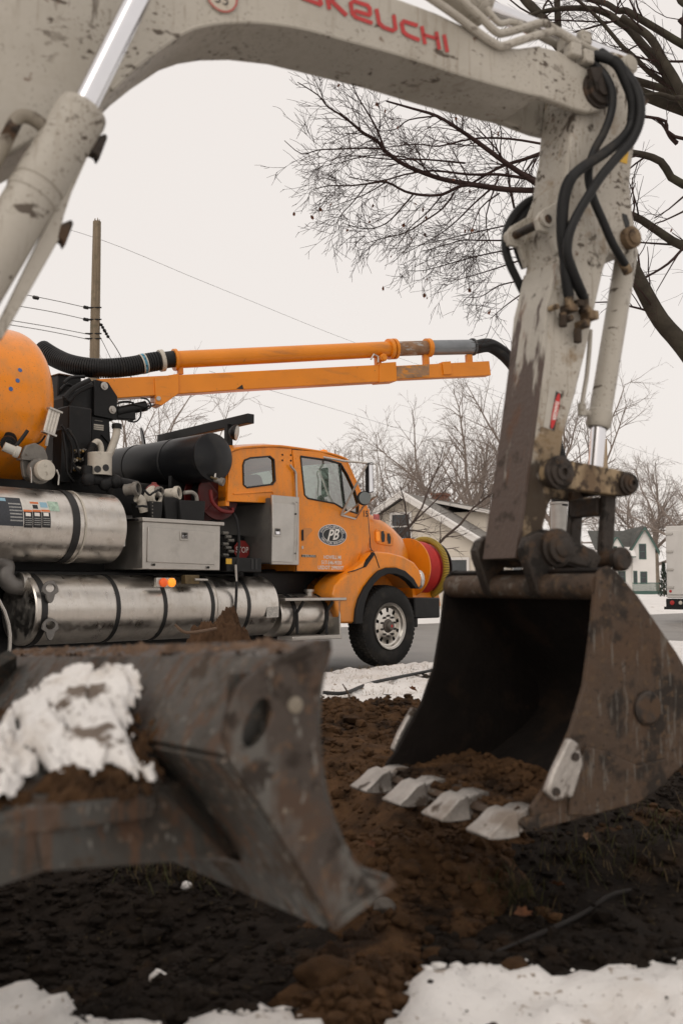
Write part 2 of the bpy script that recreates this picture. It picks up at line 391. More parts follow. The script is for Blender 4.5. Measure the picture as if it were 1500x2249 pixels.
def sheet(name, s0, s1, q0, q1, z, m, ns=2, nq=2, zf=None):
    vs = []; fs = []
    for i in range(ns + 1):
        for j in range(nq + 1):
            p = R0 + RD*(s0 + (s1 - s0)*i/ns) + RN*(q0 + (q1 - q0)*j/nq)
            vs.append((p.x, p.y, z + (zf(p.x, p.y, j/nq) if zf else 0)))
    for i in range(ns):
        for j in range(nq): k = i*(nq+1) + j; fs.append((k, k+nq+1, k+nq+2, k+1))
    o = MB().add(vs, fs).build(name, m); o['kind'] = 'structure'; return o
gz = MB().add([(-700, -500, -.09), (900, -500, -.09), (900, 1100, -.09), (-700, 1100, -.09)], [(0, 1, 2, 3)]).build('ground', farsnow); gz['kind'] = 'structure'
sheet('road', -70, 220, -.35, ROAD_W, 0.0, asphalt, 60, 6, lambda x, y, t: -.05*abs(2*t - 1)**2)
sheet('snow_verge', -70, 220, ROAD_W - .25, ROAD_W + 90, 0.0, farsnow, 260, 70,
      lambda x, y, t: -.10 if t == 0 else -.02 + .09*min(1, t*60) + .22*float(np.exp(-((t - .022)/.016)**2))*float(fbm(np.array(x*.7), np.array(y*.7))) + .12*float(fbm(np.array(x*.25), np.array(y*.25))))
# ------------------------------------------------------------------ excavator (front end reaching in from the left)
E_O = (.704, 2.75, 0.0); E_A = 28.0
X_ = Frame(E_O, E_A)
ex = empty('mini_excavator', E_O, R(E_A))
tag(ex, 'mud-splashed white mini excavator arching its boom over the scene', 'excavator')
zA = zoom(1050, 80, 3.124); zB = zoom(0, 0, 2.96); zC = zoom(400, 0, 1.6667); zK = zoom(1050, 950, 3.3333); zD = zoom(760, 1200, 2.027); zE = zoom(1080, 780, 4.6875); zL = zoom(640, 0, 3.75); zU = zoom(1050, 0, 3.3333)
def XP(pts, v, z=None): return [X_(*(z(*p) if z else p), v) for p in pts]
B0, B1 = .265, .485            # boom cheeks
A0, A1 = .295, .455            # arm
# boom
lower = [(247,199), (290,155), (338,117), (405,73), (450,58), (500,51), (568,51), (658,63), (760,90), (880,123), (1000,162), (1060,180), (1150,204), (1190,212)]
low = XP(lower, B0)
upper = XP([(1190,98), (1140,105), (1096,102), (1040,66), (960,28), (880,-2), (760,-45), (640,-95), (520,-140), (400,-165), (280,-170), (160,-150), (40,-95)], B0)
base = [X_(-160, 60, B0), X_(-420, 260, B0), X_(-700, 520, B0), X_(-690, 680, B0), X_(-500, 640, B0), X_(-260, 520, B0), X_(-60, 385, B0), X_(60, 320, B0), X_(170, 262, B0)]
boom = MB().ext(upper + base + low, (0, B1 - B0, 0)).build('boom', white, ex, bevel=.010, seg=3)
cheek = [(1180,101), (1229,112), (1274,143), (1312,165), (1330,190), (1334,215), (1325,243), (1290,247), (1258,239), (1207,219), (1180,208)]
cp = XP(cheek, B0 - .002)
mb = MB().ext(cp, (0, .028, 0)); mb.ext([p + Vector((0, B1 - B0 - .024, 0)) for p in cp], (0, .028, 0)).build('boom_fork', white, boom, bevel=.006)
# weld bead along the lower edge and two stiffener seams
MB().tube([p + Vector((0, .002, .003)) for p in low], .006, 6, 4).build('weld_seam', white, boom)
# pivot boss
pv = X_(*zA(810, 375), B0)
mb = MB().lathe(pv + Vector((0, .02, 0)), (0, -1, 0), [(0, .062), (.03, .060), (.032, .050), (.045, .050), (.047, .030), (.058, .028)], 28)
mb.ext([pv + Vector((-.055, -.015, .05)), pv + Vector((.0, -.015, .065)), pv + Vector((.03, -.015, .03)), pv + Vector((-.03, -.015, -.02))], (0, -.02, 0)).build('pivot_pin', pinst, boom)
# lettering on the boom side (strokes) and the round load plate
red = mat('red_decal', (.42, .030, .028), .5, 0, .12, 20, 0, 1, [((.5, .44, .38), 60, .68, .04, None, None, .6)])
lm = MB()
def stroke(pts, w, clip=None):
    """polyline stroke of even width on the boom side, in zoomed px"""
    P = [Vector((p[0], p[1])) for p in pts]
    for i in range(len(P) - 1):
        d = (P[i+1] - P[i]).normalized(); n = Vector((-d.y, d.x))*w/2
        e0 = d*(w/2*.55 if i else 0); e1 = d*(w/2*.55 if i < len(P)-2 else 0)
        q = [P[i] - e0 + n, P[i+1] + e1 + n, P[i+1] + e1 - n, P[i] - e0 - n]
        lm.add([X_(*zL(a.x, a.y), B0 - .0032 - .0004*(i % 2)) for a in q], [(0, 1, 2, 3)])
stroke([(-150,-232), (20,-168)], 32); stroke([(-68,-200), (-40,-68)], 32); stroke([(30,-62), (18,-118), (50,-140), (190,-92), (212,-70)], 32); stroke([(110,-12), (250,42)], 32); stroke([(210,-80), (240,10), (250,42)], 32); stroke([(30,-60), (110,-8)], 32); stroke([(290,-40), (315,78)], 34); stroke([(322,-2), (455,128)], 36); stroke([(330,-2), (400,-60)], 34)
stroke([(668,192), (530,140), (503,110), (488,30), (515,8), (628,46), (645,70), (648,112), (640,124), (520,88)], 33)
stroke([(700,72), (722,190), (760,225), (835,252), (858,235), (842,122)], 33); stroke([(1040,212), (925,175), (908,195), (922,262), (955,290), (1056,332)], 33)
stroke([(1072,215), (1100,365)], 31); stroke([(1192,262), (1218,408)], 31); stroke([(1086,285), (1205,320)], 27); stroke([(1256,285), (1283,430)], 31)
lm.build('lettering', red, boom, smooth=0)
pc = X_(487, -8, B0 - .003)
mb = MB(); rr = [(.045*math.cos(2*math.pi*i/32), .045*math.sin(2*math.pi*i/32)) for i in range(32)]
plate = MB().ext([pc + Vector((a, 0, b)) for a, b in rr], (0, -.002, 0)).build('round_load_plate', mat('cream_decal', (.50, .44, .36), .5, 0, .08, 10, 0, 1, [(MUD, 25, .60, .05, None, None, .8)]), ex, smooth=0)
mb = MB()
for i in range(32):
    a0, a1 = 2*math.pi*i/32, 2*math.pi*(i+1)/32
    mb.add([pc + Vector((r*math.cos(a), -.0032, r*math.sin(a))) for r, a in ((.040, a0), (.040, a1), (.044, a1), (.044, a0))], [(0, 1, 2, 3)])
mb.build('ring_print', red, plate, smooth=0)
dk = mat('black_print', (.02, .02, .02), .6)
put_text(MB(), '35', .042, pc + Vector((0, -.0032, -.010)), (1, 0, 0), (0, 0, 1)).build('number_print', dk, plate, smooth=0)
# steel pipes along the boom top
for k, pts in enumerate([[(-420,-150), (-200,-60), (0,110), (130,235), (200,240), (330,205), (470,170), (560,215), (740,320), (830,370), (870,385)],
                         [(-420,-60), (-200,90), (0,240), (120,320), (180,338), (300,300), (480,245), (570,230), (640,270), (730,330)],
                         [(300,180), (500,290), (640,355), (720,400), (800,440)]]):
    MB().tube([X_(*zU(*p), B0 + (.03, -.012, .07)[k]) for p in pts], .0125, 10, 5).build('steel_pipe', white, boom)
MB().tube([X_(*zU(*p), B0 + .03) for p in [(60, 60), (150, 170), (230, 160), (310, 180)]], .010, 8, 4).build('steel_pipe', white, boom)
for p, v in (((690, 380), B0 - .005), ((780, 430), B0 + .0), ((640, 340), B0 + .03), ((765, 290), B0 + .09)):
    c = X_(*zU(*p), v); MB().box(c - Vector((.022, .022, .022)), c + Vector((.022, .022, .022))).build('pipe_clamp', white, boom, bevel=.006)
# stick cylinder above the boom
c0, c1 = X_(*zU(-400, -190), .375), X_(*zU(20, 45), .375)
cy = MB().cyl(c0, c1, .055, n=24); cy.cyl(c1 - (c1-c0).normalized()*.03, c1 + (c1-c0).normalized()*.012, .061, n=24)
scy = cy.build('stick_cylinder', white, ex)
MB().cyl(c1, X_(*zU(1090, 470), .375), .028, n=20).build('rod', chrome, scy)
# boom cylinder beside the boom
V = .165
r0, r1 = X_(330, -55, V), X_(193, 233, V)
b1 = X_(186, 240, V); bd = (X_(91, 399, V) - b1).normalized()
bc = MB().lathe(b1, bd, [(0, .050), (.004, .057), (.02, .060), (.025, .059), (.225, .059), (.228, .0555), (.236, .0555), (.239, .060), (.26, .060), (.264, .057), (1.5, .057)], 36).build('boom_cylinder', white, ex)
MB().cyl(r0, b1 + bd*.05, .029, n=28).build('rod', chrome, bc)
# its bottom feed pipe with elbow and weld-on clips on the right
MB().tube([X_(*zB(*p), V - .01) for p in [(290, 830), (230, 780), (160, 755), (110, 780), (70, 860), (20, 960), (-80, 1150), (-300, 1560)]], .016, 12, 6).build('feed_pipe', mat('grimy_pipe', (.23, .20, .155), .6, 0, .2, 12, .2, 50, [(MUD, 14, .55, .1, None, .9, .9)]), bc)
MB().cyl(X_(*zB(35, 830), V - .01), X_(*zB(110, 880), V - .01), .024, n=6).build('pipe_nut', pinst, bc)
strip = [X_(*zB(*p), V - .012) for p in [(660, 850), (600, 880), (215, 1640), (60, 1960), (-60, 2200), (20, 2200), (250, 1800), (385, 1560), (420, 1400), (470, 1250), (590, 980)]]
MB().ext(strip, (0, .03, 0)).build('cylinder_guard', white, bc, bevel=.003)
for o in ((0, 0), (-222, 560)):
    MB().ext([X_(*zB(a + o[0], b + o[1]), V - .012) for a, b in [(610, 900), (690, 865), (705, 890), (648, 1040), (630, 1000), (590, 985)]], (0, .035, 0)).build('clip', pinst, bc, bevel=.003)

# arm: worn inner face, side plates
side = [(1268,150), (1300,118), (1345,112), (1388,126), (1394,165), (1408,200), (1396,304), (1386,368), (1383,400), (1389,470), (1397,512), (1394,545), (1375,560), (1338,557), (1325,592), (1312,650), (1287,768), (1262,870), (1239,950), (1228,1015), (1240,1050), (1205,1110), (1193,1160), (1218,1195), (1195,1235), (1150,1225), (1137,1184), (1152,1070), (1168,950), (1191,768), (1200,672), (1210,630), (1224,560), (1216,505), (1232,440), (1244,368), (1250,323), (1256,253)]
arm = MB().ext(XP(side, A0), (0, A1 - A0, 0)).build('arm', armp, ex, bevel=.008, seg=2)
# lower length: rubbed bare underneath, and the muddy foot
und = [X_(*p, A0) for p in [(1222,575), (1214,610), (1207,645), (1200,672), (1191,768), (1168,950), (1152,1070), (1137,1184), (1131,1226)]]
vs = []
for p in und: vs += [p + Vector((-.003, -.002, 0)), p + Vector((-.003, A1 - A0 + .002, 0)), p + Vector((.012, A1 - A0 + .002, 0)), p + Vector((.012, -.002, 0))]
MB().loft([vs[i*4:i*4+4] for i in range(len(und))]).build('wear_face', rubbed, arm, bevel=.002, label='rubbed brown inner face of the lower arm')
# flared lugs with cross tube
lug = [(1252,330), (1243,400), (1228,440), (1190,462), (1178,480), (1184,506), (1206,510), (1222,560), (1240,520), (1250,420)]
lp = XP(lug, A0 - .004)
lg = MB().ext(lp, (0, .02, 0)); lg.ext([p + Vector((-.0, A1 - A0 - .010, 0)) for p in lp], (0, .02, 0))
lg.build('hose_lug', white, arm, bevel=.004)
c = X_(1195, 485, A0)
MB().cyl(c + Vector((0, -.02, 0)), c + Vector((0, A1 - A0 + .03, 0)), .014, n=16).build('cross_tube', pinst, arm)
for dv in (-.018, A1 - A0 + .008): MB().lathe(c + Vector((0, dv, 0)), (0, 1, 0), [(0, .024), (.012, .024), (.014, .018)], 18).build('tube_collar', white, arm)
# top pin boss, ear plate, warning sticker, slot
bp = X_(1372, 148, A0)
MB().lathe(bp + Vector((0, .03, 0)), (0, -1, 0), [(0, .032), (.055, .032), (.058, .024), (.062, .024), (.064, .012)], 24).build('pin_boss', white, arm)
MB().ext(XP([(1400,195), (1426,222), (1410,240), (1396,262)], A0 + .05), (0, .02, 0)).build('ear_plate', pinst, arm, bevel=.002)
MB().lathe(X_(1378, 525, A0) + Vector((0, .02, 0)), (0, -1, 0), [(0, .036), (.045, .036), (.048, .025), (.055, .025), (.058, .012)], 24).build('pin_boss', whitew, arm)
MB().ext(XP([(1366,468), (1376,472), (1382,490), (1380,508), (1374,500), (1368,482)], A0 - .003), (0, .006, 0)).build('slot', dk, arm)
yel = mat('yellow_decal', (.62, .36, .03), .5)
MB().ext(XP([(1352,352), (1364,330), (1382,318), (1376,360)], A0 - .0025), (0, .002, 0)).build('yellow_sticker', yel, arm, smooth=0)
stk = MB().ext(XP([(590,310), (712,392), (642,780), (530,740)], A0 - .0022, zE), (0, .002, 0)).build('warning_sticker', mat('faded_sticker', (.42, .39, .34), .45, 0, .1, 20), ex, smooth=0)
MB().ext(XP([(658,368), (712,400), (642,780), (590,750)], A0 - .0030, zE), (0, .001, 0)).build('black_band', dk, stk, smooth=0)
el = [(652 + 26*math.cos(t) + 40*math.sin(t), 575 + 12*math.cos(t) - 182*math.sin(t)) for t in [2*math.pi*i/28 for i in range(28)]]
MB().ext(XP(el, A0 - .0037, zE), (0, .001, 0)).build('red_lozenge', mat('red_print', (.50, .02, .02), .5), stk, smooth=0)
o_, a_, b_ = X_(*zE(652, 572), A0 - .0042), X_(*zE(630, 690), A0 - .0042), X_(*zE(685, 580), A0 - .0042)
ax = (a_ - o_).normalized(); ay = (X_(*zE(690, 590), A0 - .0042) - o_); ay = (ay - ax*ay.dot(ax)).normalized()
put_text(MB(), 'DANGER', .017, o_, ax, ay, bold=.0006, width=.062).build('danger_lettering', mat('white_print', (.75, .72, .68), .5), stk, smooth=0)
# bucket cylinder
t0, t1 = X_(1380, 528, .375), X_(1312, 940, .375)
dd = (t1 - t0).normalized()
bk = MB().lathe(t0 + dd*.03, dd, [(0, .030), (.01, .037), ((t1-t0).length - .09, .037), ((t1-t0).length - .085, .041), ((t1-t0).length - .04, .041), ((t1-t0).length - .03, .034)], 28).build('bucket_cylinder', white, ex)
t2 = X_(1305, 1045, .375)
MB().cyl(t1 - dd*.04, t2, .0245, n=24).build('rod', chrome, bk)
MB().lathe(t2 + dd*.03, -dd, [(0, .03), (.035, .031), (.04, .026)], 20).build('rod_eye', pinst, bk)
MB().tube([X_(*zE(*p), .345) for p in [(1010,-260), (1000,-60), (975,200), (945,380), (925,520), (925,590)]], .0075, 8, 4).build('cylinder_pipe', white, bk)
mb = MB(); q = X_(*zE(925, 560), .345); mb.cyl(q + Vector((0, 0, .02)), q - Vector((0, 0, .02)), .014, n=12); mb.cyl(q - Vector((0, 0, .008)), X_(*zE(990, 600), .36), .011, n=10); mb.build('pipe_elbow', white, bk)
# hoses
hz = [[(800,130), (940,180), (1010,300), (1060,450), (1050,600), (990,700), (850,810), (700,910), (620,1000), (580,1150), (575,1350), (590,1500), (600,1650), (620,1780)],
      [(840,110), (985,220), (1090,380), (1110,550), (1060,700), (960,820), (850,950), (770,1070), (690,1200), (630,1330), (608,1450), (625,1560), (680,1700), (725,1800)],
      [(770,170), (860,260), (915,380), (910,520), (860,660), (800,770), (765,870), (755,980), (790,1120), (850,1260), (920,1420), (1005,1565)]]
hv = [[.27,.21,.19,.18,.19,.20,.20,.215,.22,.225,.23,.24,.25,.262], [.28,.20,.16,.15,.165,.18,.185,.19,.20,.205,.215,.225,.24,.262], [.29,.235,.22,.225,.23,.235,.24,.24,.235,.235,.245,.27]]
for k, h in enumerate(hz):
    P = [X_(*zA(*p), hv[k][i]) for i, p in enumerate(h)]
    hs = MB().tube(P, (.0170, .0150, .0135)[k], 12, 10).build('hydraulic_hose', blackrub, ex)
    if k < 2:
        S = spline(P, 26); i0, i1 = (int(len(S)*.08), int(len(S)*.28)) if k == 0 else (0, 0)
        rngs = [(int(len(S)*.07), int(len(S)*.30)), (int(len(S)*.60), int(len(S)*.85))] if k == 0 else [(int(len(S)*.84), int(len(S)*.97))]
        for a, b in rngs:
            mb = MB()
            for i in range(a, b, 2):
                d = (S[min(i+1, len(S)-1)] - S[i-1]).normalized(); mb.cyl(S[i] - d*.0022, S[i] + d*.0022, (.0170, .0150)[k] + .0018, n=12)
            sg_ = mb.build('spiral_guard', blackrub, hs); sg_['kind'] = 'stuff'
for P in [[(395,1110), (330,1140), (250,1220), (195,1330), (185,1450), (215,1560), (262,1660), (310,1760)], [(400,1150), (330,1200), (275,1280), (255,1380), (275,1480), (320,1590)]]:
    MB().tube([X_(*zA(*p), A1 + .03) for p in P], .014, 10, 6).build('hydraulic_hose', blackrub, ex)
# fittings block where the hoses end
mb = MB()
for (x, y, w, h) in ((590, 1880, 60, 60), (640, 1850, 40, 50), (730, 1930, 60, 70), (680, 1990, 40, 60)):
    a = X_(*zA(x - w/2, y - h/2), A0 - .002); b = X_(*zA(x + w/2, y + h/2), A0 - .002)
    mb.box((min(a.x, b.x), A0 - .048, min(a.z, b.z)), (max(a.x, b.x), A0 + .002, max(a.z, b.z)))
for (x, y) in ((620, 1780), (725, 1810)):
    p = X_(*zA(x, y), .262); mb.cyl(p + Vector((0, 0, .02)), p - Vector((0, 0, .035)), .016, n=6)
for (x, y) in ((580, 1950), (680, 2060)):
    p = X_(*zA(x, y), .27); mb.cyl(p + Vector((0, 0, .025)), p - Vector((0, 0, .02)), .013, n=10)
for (x, y, r) in ((545, 1850, .010), (640, 1930, .012), (760, 1870, .012)):
    p = X_(*zA(x, y), .25); mb.cyl(p, p + Vector((0, .04, 0)), r, n=8)
mb.build('hose_fitting', whitew, arm, bevel=.003)
p = X_(*zA(1010, 1575), .275); MB().lathe(p + Vector((-.02, 0, .02)), (.6, 0, -.8), [(0, .015), (.03, .017), (.05, .017), (.055, .012)], 12).build('hose_end', whitew, bk)

# linkage
pA, pB, pC, pD = X_(*zE(580, 1225), A0), X_(*zK(1010, 385), A0), X_(*zK(470, 845), A0), X_(*zK(930, 930), A0)
def link(a, b, v0, v1, wa, wb, name, m, parent, hump=0.0):
    a, b = Vector(a), Vector(b); d = (b - a); d.y = 0; d.normalize(); n = Vector((-d.z, 0, d.x)); pts = []
    for i in range(9): t = math.pi/2 + math.pi*i/8; pts.append(a + d*(wa*math.cos(t)) + n*(wa*math.sin(t)))
    for i in range(9): t = -math.pi/2 + math.pi*i/8; pts.append(b + d*(wb*math.cos(t)) + n*(wb*math.sin(t)))
    pts = [Vector((p.x, v0, p.z)) for p in pts]
    return MB().ext(pts, (0, v1 - v0, 0)).build(name, m, parent, bevel=.004)
lk = link(pA, pB, A0 - .045, A0 - .006, .045, .040, 'guide_link', whitew, ex)
link(pA, pB, A1 + .006, A1 + .045, .045, .040, 'guide_link', whitew, ex)
for v, s in ((A0 - .043, -1),):
    for p_, r_ in ((pA, .052), (pB, .036)):
        MB().lathe(Vector((p_.x, v, p_.z)), (0, -1, 0), [(0, r_), (.014, r_), (.017, r_*.82), (.026, r_*.80), (.028, r_*.5), (.033, r_*.5), (.034, r_*.22), (.024, r_*.18)], 28).build('pin_cap', pinst, lk)
MB().cyl(Vector((pB.x, A0 - .04, pB.z)), Vector((pB.x, A1 + .04, pB.z)), .028, n=18).build('cross_pin', pinst, lk)
# tipping link (H shape)
tl = MB(); 
for v0, v1 in ((.285, .312), (.438, .465)):
    a, b = Vector((pB.x - .03, 0, pB.z - .01)), Vector((pD.x, 0, pD.z + .01)); d = (b-a).normalized(); n = Vector((-d.z, 0, d.x))
    tl.ext([Vector((q.x, v0, q.z)) for q in (a + n*.024, b + n*.024, b - n*.024, a - n*.024)], (0, v1 - v0, 0))
m_ = (pB + pD)/2; tl.box((m_.x - .045, .31, m_.z + .02), (m_.x - .005, .44, m_.z + .08))
tl.build('tipping_link', pinst, ex, bevel=.005)
# ---- bucket
W0, W1 = 0.0, .75
prof_r = [(1312,1262), (1322,1248), (1337,1243), (1354,1254), (1401,1309), (1451,1383), (1485,1432), (1530,1510), (1548,1580), (1540,1630), (1500,1680), (1460,1718), (1401,1762), (1293,1792), (1175,1826)]
front_r = [(1166,1775), (1192,1738), (1253,1605), (1283,1506), (1298,1397), (1306,1310)]
T_ = .016
bp_ = XP(prof_r + front_r, W0)
bk_o = empty('bucket', (0, 0, 0), 0, ex)
for v in (W0, W1 - T_):
    MB().ext([Vector((p.x, v, p.z)) for p in bp_], (0, T_, 0)).build('side_plate', rustst if v == W0 else rust_shade_in, bk_o, bevel=.004)
sh = XP([(1322,1250), (1337,1244), (1354,1254), (1401,1309), (1451,1383), (1485,1432), (1530,1510), (1548,1580), (1540,1630), (1500,1680), (1460,1718), (1401,1762), (1293,1792), (1165,1826)], W0)
sh = spline(sh, 3)
sec = []
cen = sum(sh, Vector())/len(sh)
for p in sh:
    d = (Vector((cen.x, 0, cen.z)) - Vector((p.x, 0, p.z))).normalized()
    sec.append([Vector((p.x, W0 + T_*.5, p.z)) + d*.002, Vector((p.x, W1 - T_*.5, p.z)) + d*.002, Vector((p.x, W1 - T_*.5, p.z)) + d*.016, Vector((p.x, W0 + T_*.5, p.z)) + d*.016])
MB().loft(sec).build('bucket_shell', rust_shade_in, bk_o)
# torque tube along the top edge
q0 = X_(1318, 1288, W0 + .012)
MB().cyl(Vector((q0.x, W0 + .010, q0.z)), Vector((q0.x, W1 - .010, q0.z)), .037, n=24).build('top_tube', rustst, bk_o)
# ears
zN = zoom(960, 980, 3.409)
ear = XP([(655,760), (685,680), (750,640), (830,655), (900,690), (1075,735), (1180,770), (1235,840), (1190,930), (1100,905), (885,850), (862,960), (835,1085), (790,1138), (748,1090), (700,930), (665,830)], A0 - .06, zN)
for v in (A0 - .06, A1 + .020):
    MB().ext([Vector((p.x, v, p.z)) for p in ear], (0, .040, 0)).build('bucket_ear', pinst, bk_o, bevel=.006)
pC = X_(*zN(790, 765), A0); pe = X_(*zN(835, 762), A0 - .06)
MB().lathe(Vector((pC.x, A0 - .056, pC.z)), (0, -1, 0), [(0, .058), (.016, .058), (.02, .048), (.034, .046), (.037, .030), (.042, .028), (.045, .02)], 28).build('bucket_pin', pinst, bk_o)
MB().cyl(Vector((pC.x, A0 - .05, pC.z)), Vector((pC.x, A1 + .06, pC.z)), .030, n=18).build('pin_shaft', pinst, bk_o)
MB().cyl(Vector((pD.x, A0 - .075, pD.z)), Vector((pD.x, A1 + .075, pD.z)), .026, n=18).build('bucket_pin', pinst, bk_o)
MB().lathe(Vector((pD.x, A0 - .055, pD.z)), (0, -1, 0), [(0, .038), (.02, .038), (.03, .03)], 20).build('pin_cap', pinst, bk_o)
MB().cyl(Vector((pC.x, A0 - .01, pC.z)), Vector((pC.x, A1 + .01, pC.z)), .058, n=26).build('arm_boss', pinst, arm)
# disc welded on the outer plate, wear plate along the heel
dc = X_(*zD(1335, 718), W0)
MB().lathe(dc + Vector((0, .01, 0)), (0, -1, 0), [(0, .050), (.018, .048), (.024, .040)], 28).build('weld_disc', pinst, bk_o)
MB().ext(XP([(1250,1790), (1293,1793), (1401,1764), (1462,1722), (1473,1690), (1466,1665), (1400,1682), (1330,1650), (1290,1640), (1255,1700)], W0 - .012), (0, .014, 0)).build('heel_plate', rustst, bk_o, bevel=.004)
# lip and bolt-on side cutters
l0, l1 = X_(1170, 1775, W0), X_(1165, 1826, W0)
ld = (X_(1060, 1812, W0) - X_(1190, 1775, W0)); ld.y = 0; ld.normalize(); ln = Vector((-ld.z, 0, ld.x))
if ln.z < 0: ln = -ln
lo = X_(1195, 1800, W0)
lip = [lo + ln*.016 - ld*.05, lo + ln*.016 + ld*.06, lo + ln*.004 + ld*.075, lo - ln*.014 + ld*.06, lo - ln*.018 - ld*.05]
MB().ext([Vector((p.x, W0 - .004, p.z)) for p in lip], (0, W1 - W0 + .008, 0)).build('lip_plate', rustst, bk_o, bevel=.002)
for v in (W0 - .024, W1 + .002):
    sc_ = MB().ext([Vector((p.x, v, p.z)) for p in XP([(970,848), (1008,870), (1030,960), (985,1110), (905,1128), (865,1088), (900,990)], W0, zD)], (0, .022, 0)).build('side_cutter', brightst, bk_o, bevel=.006)
    for p in ((990, 930), (905, 1085)):
        c = X_(*zD(*p), W0); MB().cyl(Vector((c.x, v - .006, c.z)), Vector((c.x, v, c.z)), .012, n=8).build('bolt', pinst, bk_o)
# teeth
def tooth(v, half=.046):
    # adapter and chisel point, side view along ld
    c = Vector((lo.x, 0, lo.z))
    prof = [(.00, .030, -.024), (.045, .036, -.026), (.085, .026, -.022), (.088, .038, -.030), (.125, .034, -.028), (.165, .012, -.022), (.205, -.004, -.012)]
    wd = [half*.8, half*.85, half*.85, half, half*1.0, half*1.05, half*1.12]
    secs = []
    for (d, a, b), w in zip(prof, wd):
        secs.append([Vector((c.x + ld.x*d*.87 + ln.x*h, v + s*w, c.z + ld.z*d*.87 + ln.z*h)) for h, s in ((a, -1), (a, 1), (b, 1), (b, -1))])
    t = MB().loft(secs).build('tooth', brightst, bk_o, bevel=.004, seg=2)
    t.rotation_euler = (0, 0, random.uniform(-.010, .010))
for v in (.055, .272, .488, .700): tooth(v)
print('EXC', [tuple(round(c, 3) for c in p) for p in (lo, pC, pD, pA, pB)])
# ---- dozer blade at the machine's front, its right end close to the camera
BL_O = (-.035, 1.50, 0.0); BL_A = 32.0
L_ = Frame(BL_O, BL_A)
zF = zoom(0, 1340, 1.7045)
bl = empty('dozer_blade', X_.loc(BL_O), R(BL_A - E_A), ex)
cs_ = L_(562, 1588); MB().box((cs_.x - .03, .030, cs_.z - .07), (cs_.x + .05, .036, cs_.z + .07)).build('slot_backing', bladepaint, bl)
BW, DROP = 1.74, .060                                   # width, lean of the machine to its far side
def lean(p): return Vector((p.x, p.y, p.z - DROP*p.y))
def LP(pts, v=0.0, z=None): return [L_(*(z(*p) if z else p), v) for p in pts]
front = [(727,1418), (712,1470), (704,1516), (700,1575), (701,1633), (716,1751), (757,1868), (804,1927), (865,1944)]
back = [(739,2047), (675,1927), (587,1786), (540,1718), (506,1668), (493,1622), (499,1575), (528,1504), (580,1462), (634,1436), (700,1402)]
endp = LP(front + back)
slot = LP([(566 + 25*math.cos(t) + 20*math.sin(t), 1588 + 6*math.cos(t) - 54*math.sin(t)) for t in [2*math.pi*i/18 for i in range(18)]])
slot = [Vector((p.x, 0, p.z)) for p in slot]
MB().ext(endp, (0, .016, -DROP*.016), [slot]).build('end_plate', bladerust, bl, bevel=.003, label='rusty crescent end plate with an oval slot')
MB().ext([lean(p + Vector((0, BW, 0))) for p in endp], (0, .016, 0)).build('end_plate', bladerust, bl, bevel=.003)
def strip(pts, v0, v1, th, name, m, n=1, push=None):
    """a skin that follows the profile line from end to end"""
    P = [Vector(p) for p in pts]; out = []
    for i, p in enumerate(P):
        t = (P[min(i+1, len(P)-1)] - P[max(i-1, 0)]).normalized(); nrm = Vector((-t.z, 0, t.x))
        out.append([lean(Vector((p.x, v0, p.z))), lean(Vector((p.x, v1, p.z))), lean(Vector((p.x, v1, p.z)) + nrm*th), lean(Vector((p.x, v0, p.z)) + nrm*th)])
    return MB().loft(out).build(name, m, bl, bevel=.002)
fr = spline(LP(front), 3)
strip(fr, .012, BW, .012, 'mouldboard', bladepaint)
up_back = LP([(634,1446), (604,1500), (572,1555), (540,1610), (509,1664)])
strip(up_back, .014, BW, -.010, 'back_skin', bladepaint)
lowb = LP([(509,1664), (548,1718), (590,1782), (676,1922), (736,2036)])
strip(spline(lowb, 2), .014, BW, -.010, 'lower_skin', bladepaint)
topf = [lean(Vector((p.x, v, p.z + dz))) for v in (-.003, BW + .003) for p, dz in ((L_(630,1441), .0), (L_(729,1406), .004), (L_(729,1420), -.006), (L_(634,1452), -.004))]
MB().hexa(topf[:4], topf[4:]).build('top_rail', bladerust, bl, bevel=.006)
cut = [L_(736,2040), L_(868,1943), L_(858,1930), L_(745,2010)]
MB().hexa([lean(p + Vector((0, -.006, 0))) for p in cut], [lean(p + Vector((0, BW + .01, 0))) for p in cut]).build('cutting_edge', bladerust, bl, bevel=.002)
tb = L_(648,1548) ; MB().lathe(tb + Vector((0, .003, 0)), (0, -1, 0), [(0, .013), (.006, .012), (.009, .006)], 14).build('weld_spot', mat('pale_weld', (.20, .17, .13), .7, 0, .3, 40, .5, 90), bl)
# push arm: a wedge-shaped box in front of the blade's back, holding snow on its sloping top
def W(x, y, Y): return L_.loc(at(x, y, Y*.83))
top_face = [W(-60, 1590, 1.90), W(45, 1560, 2.10), W(190, 1480, 2.30), W(285, 1490, 2.14), W(296, 1612, 2.10), W(365, 1718, 1.98), W(340, 1745, 1.84), W(70, 1775, 1.66), W(-90, 1810, 1.58)]
mid = sum(top_face, Vector())/len(top_face)
a = MB()
rimv = top_face
low_r = [W(-90, 1985, 1.55), W(85, 1915, 1.66), W(500, 1890, 1.90), W(365, 1718, 1.98)]
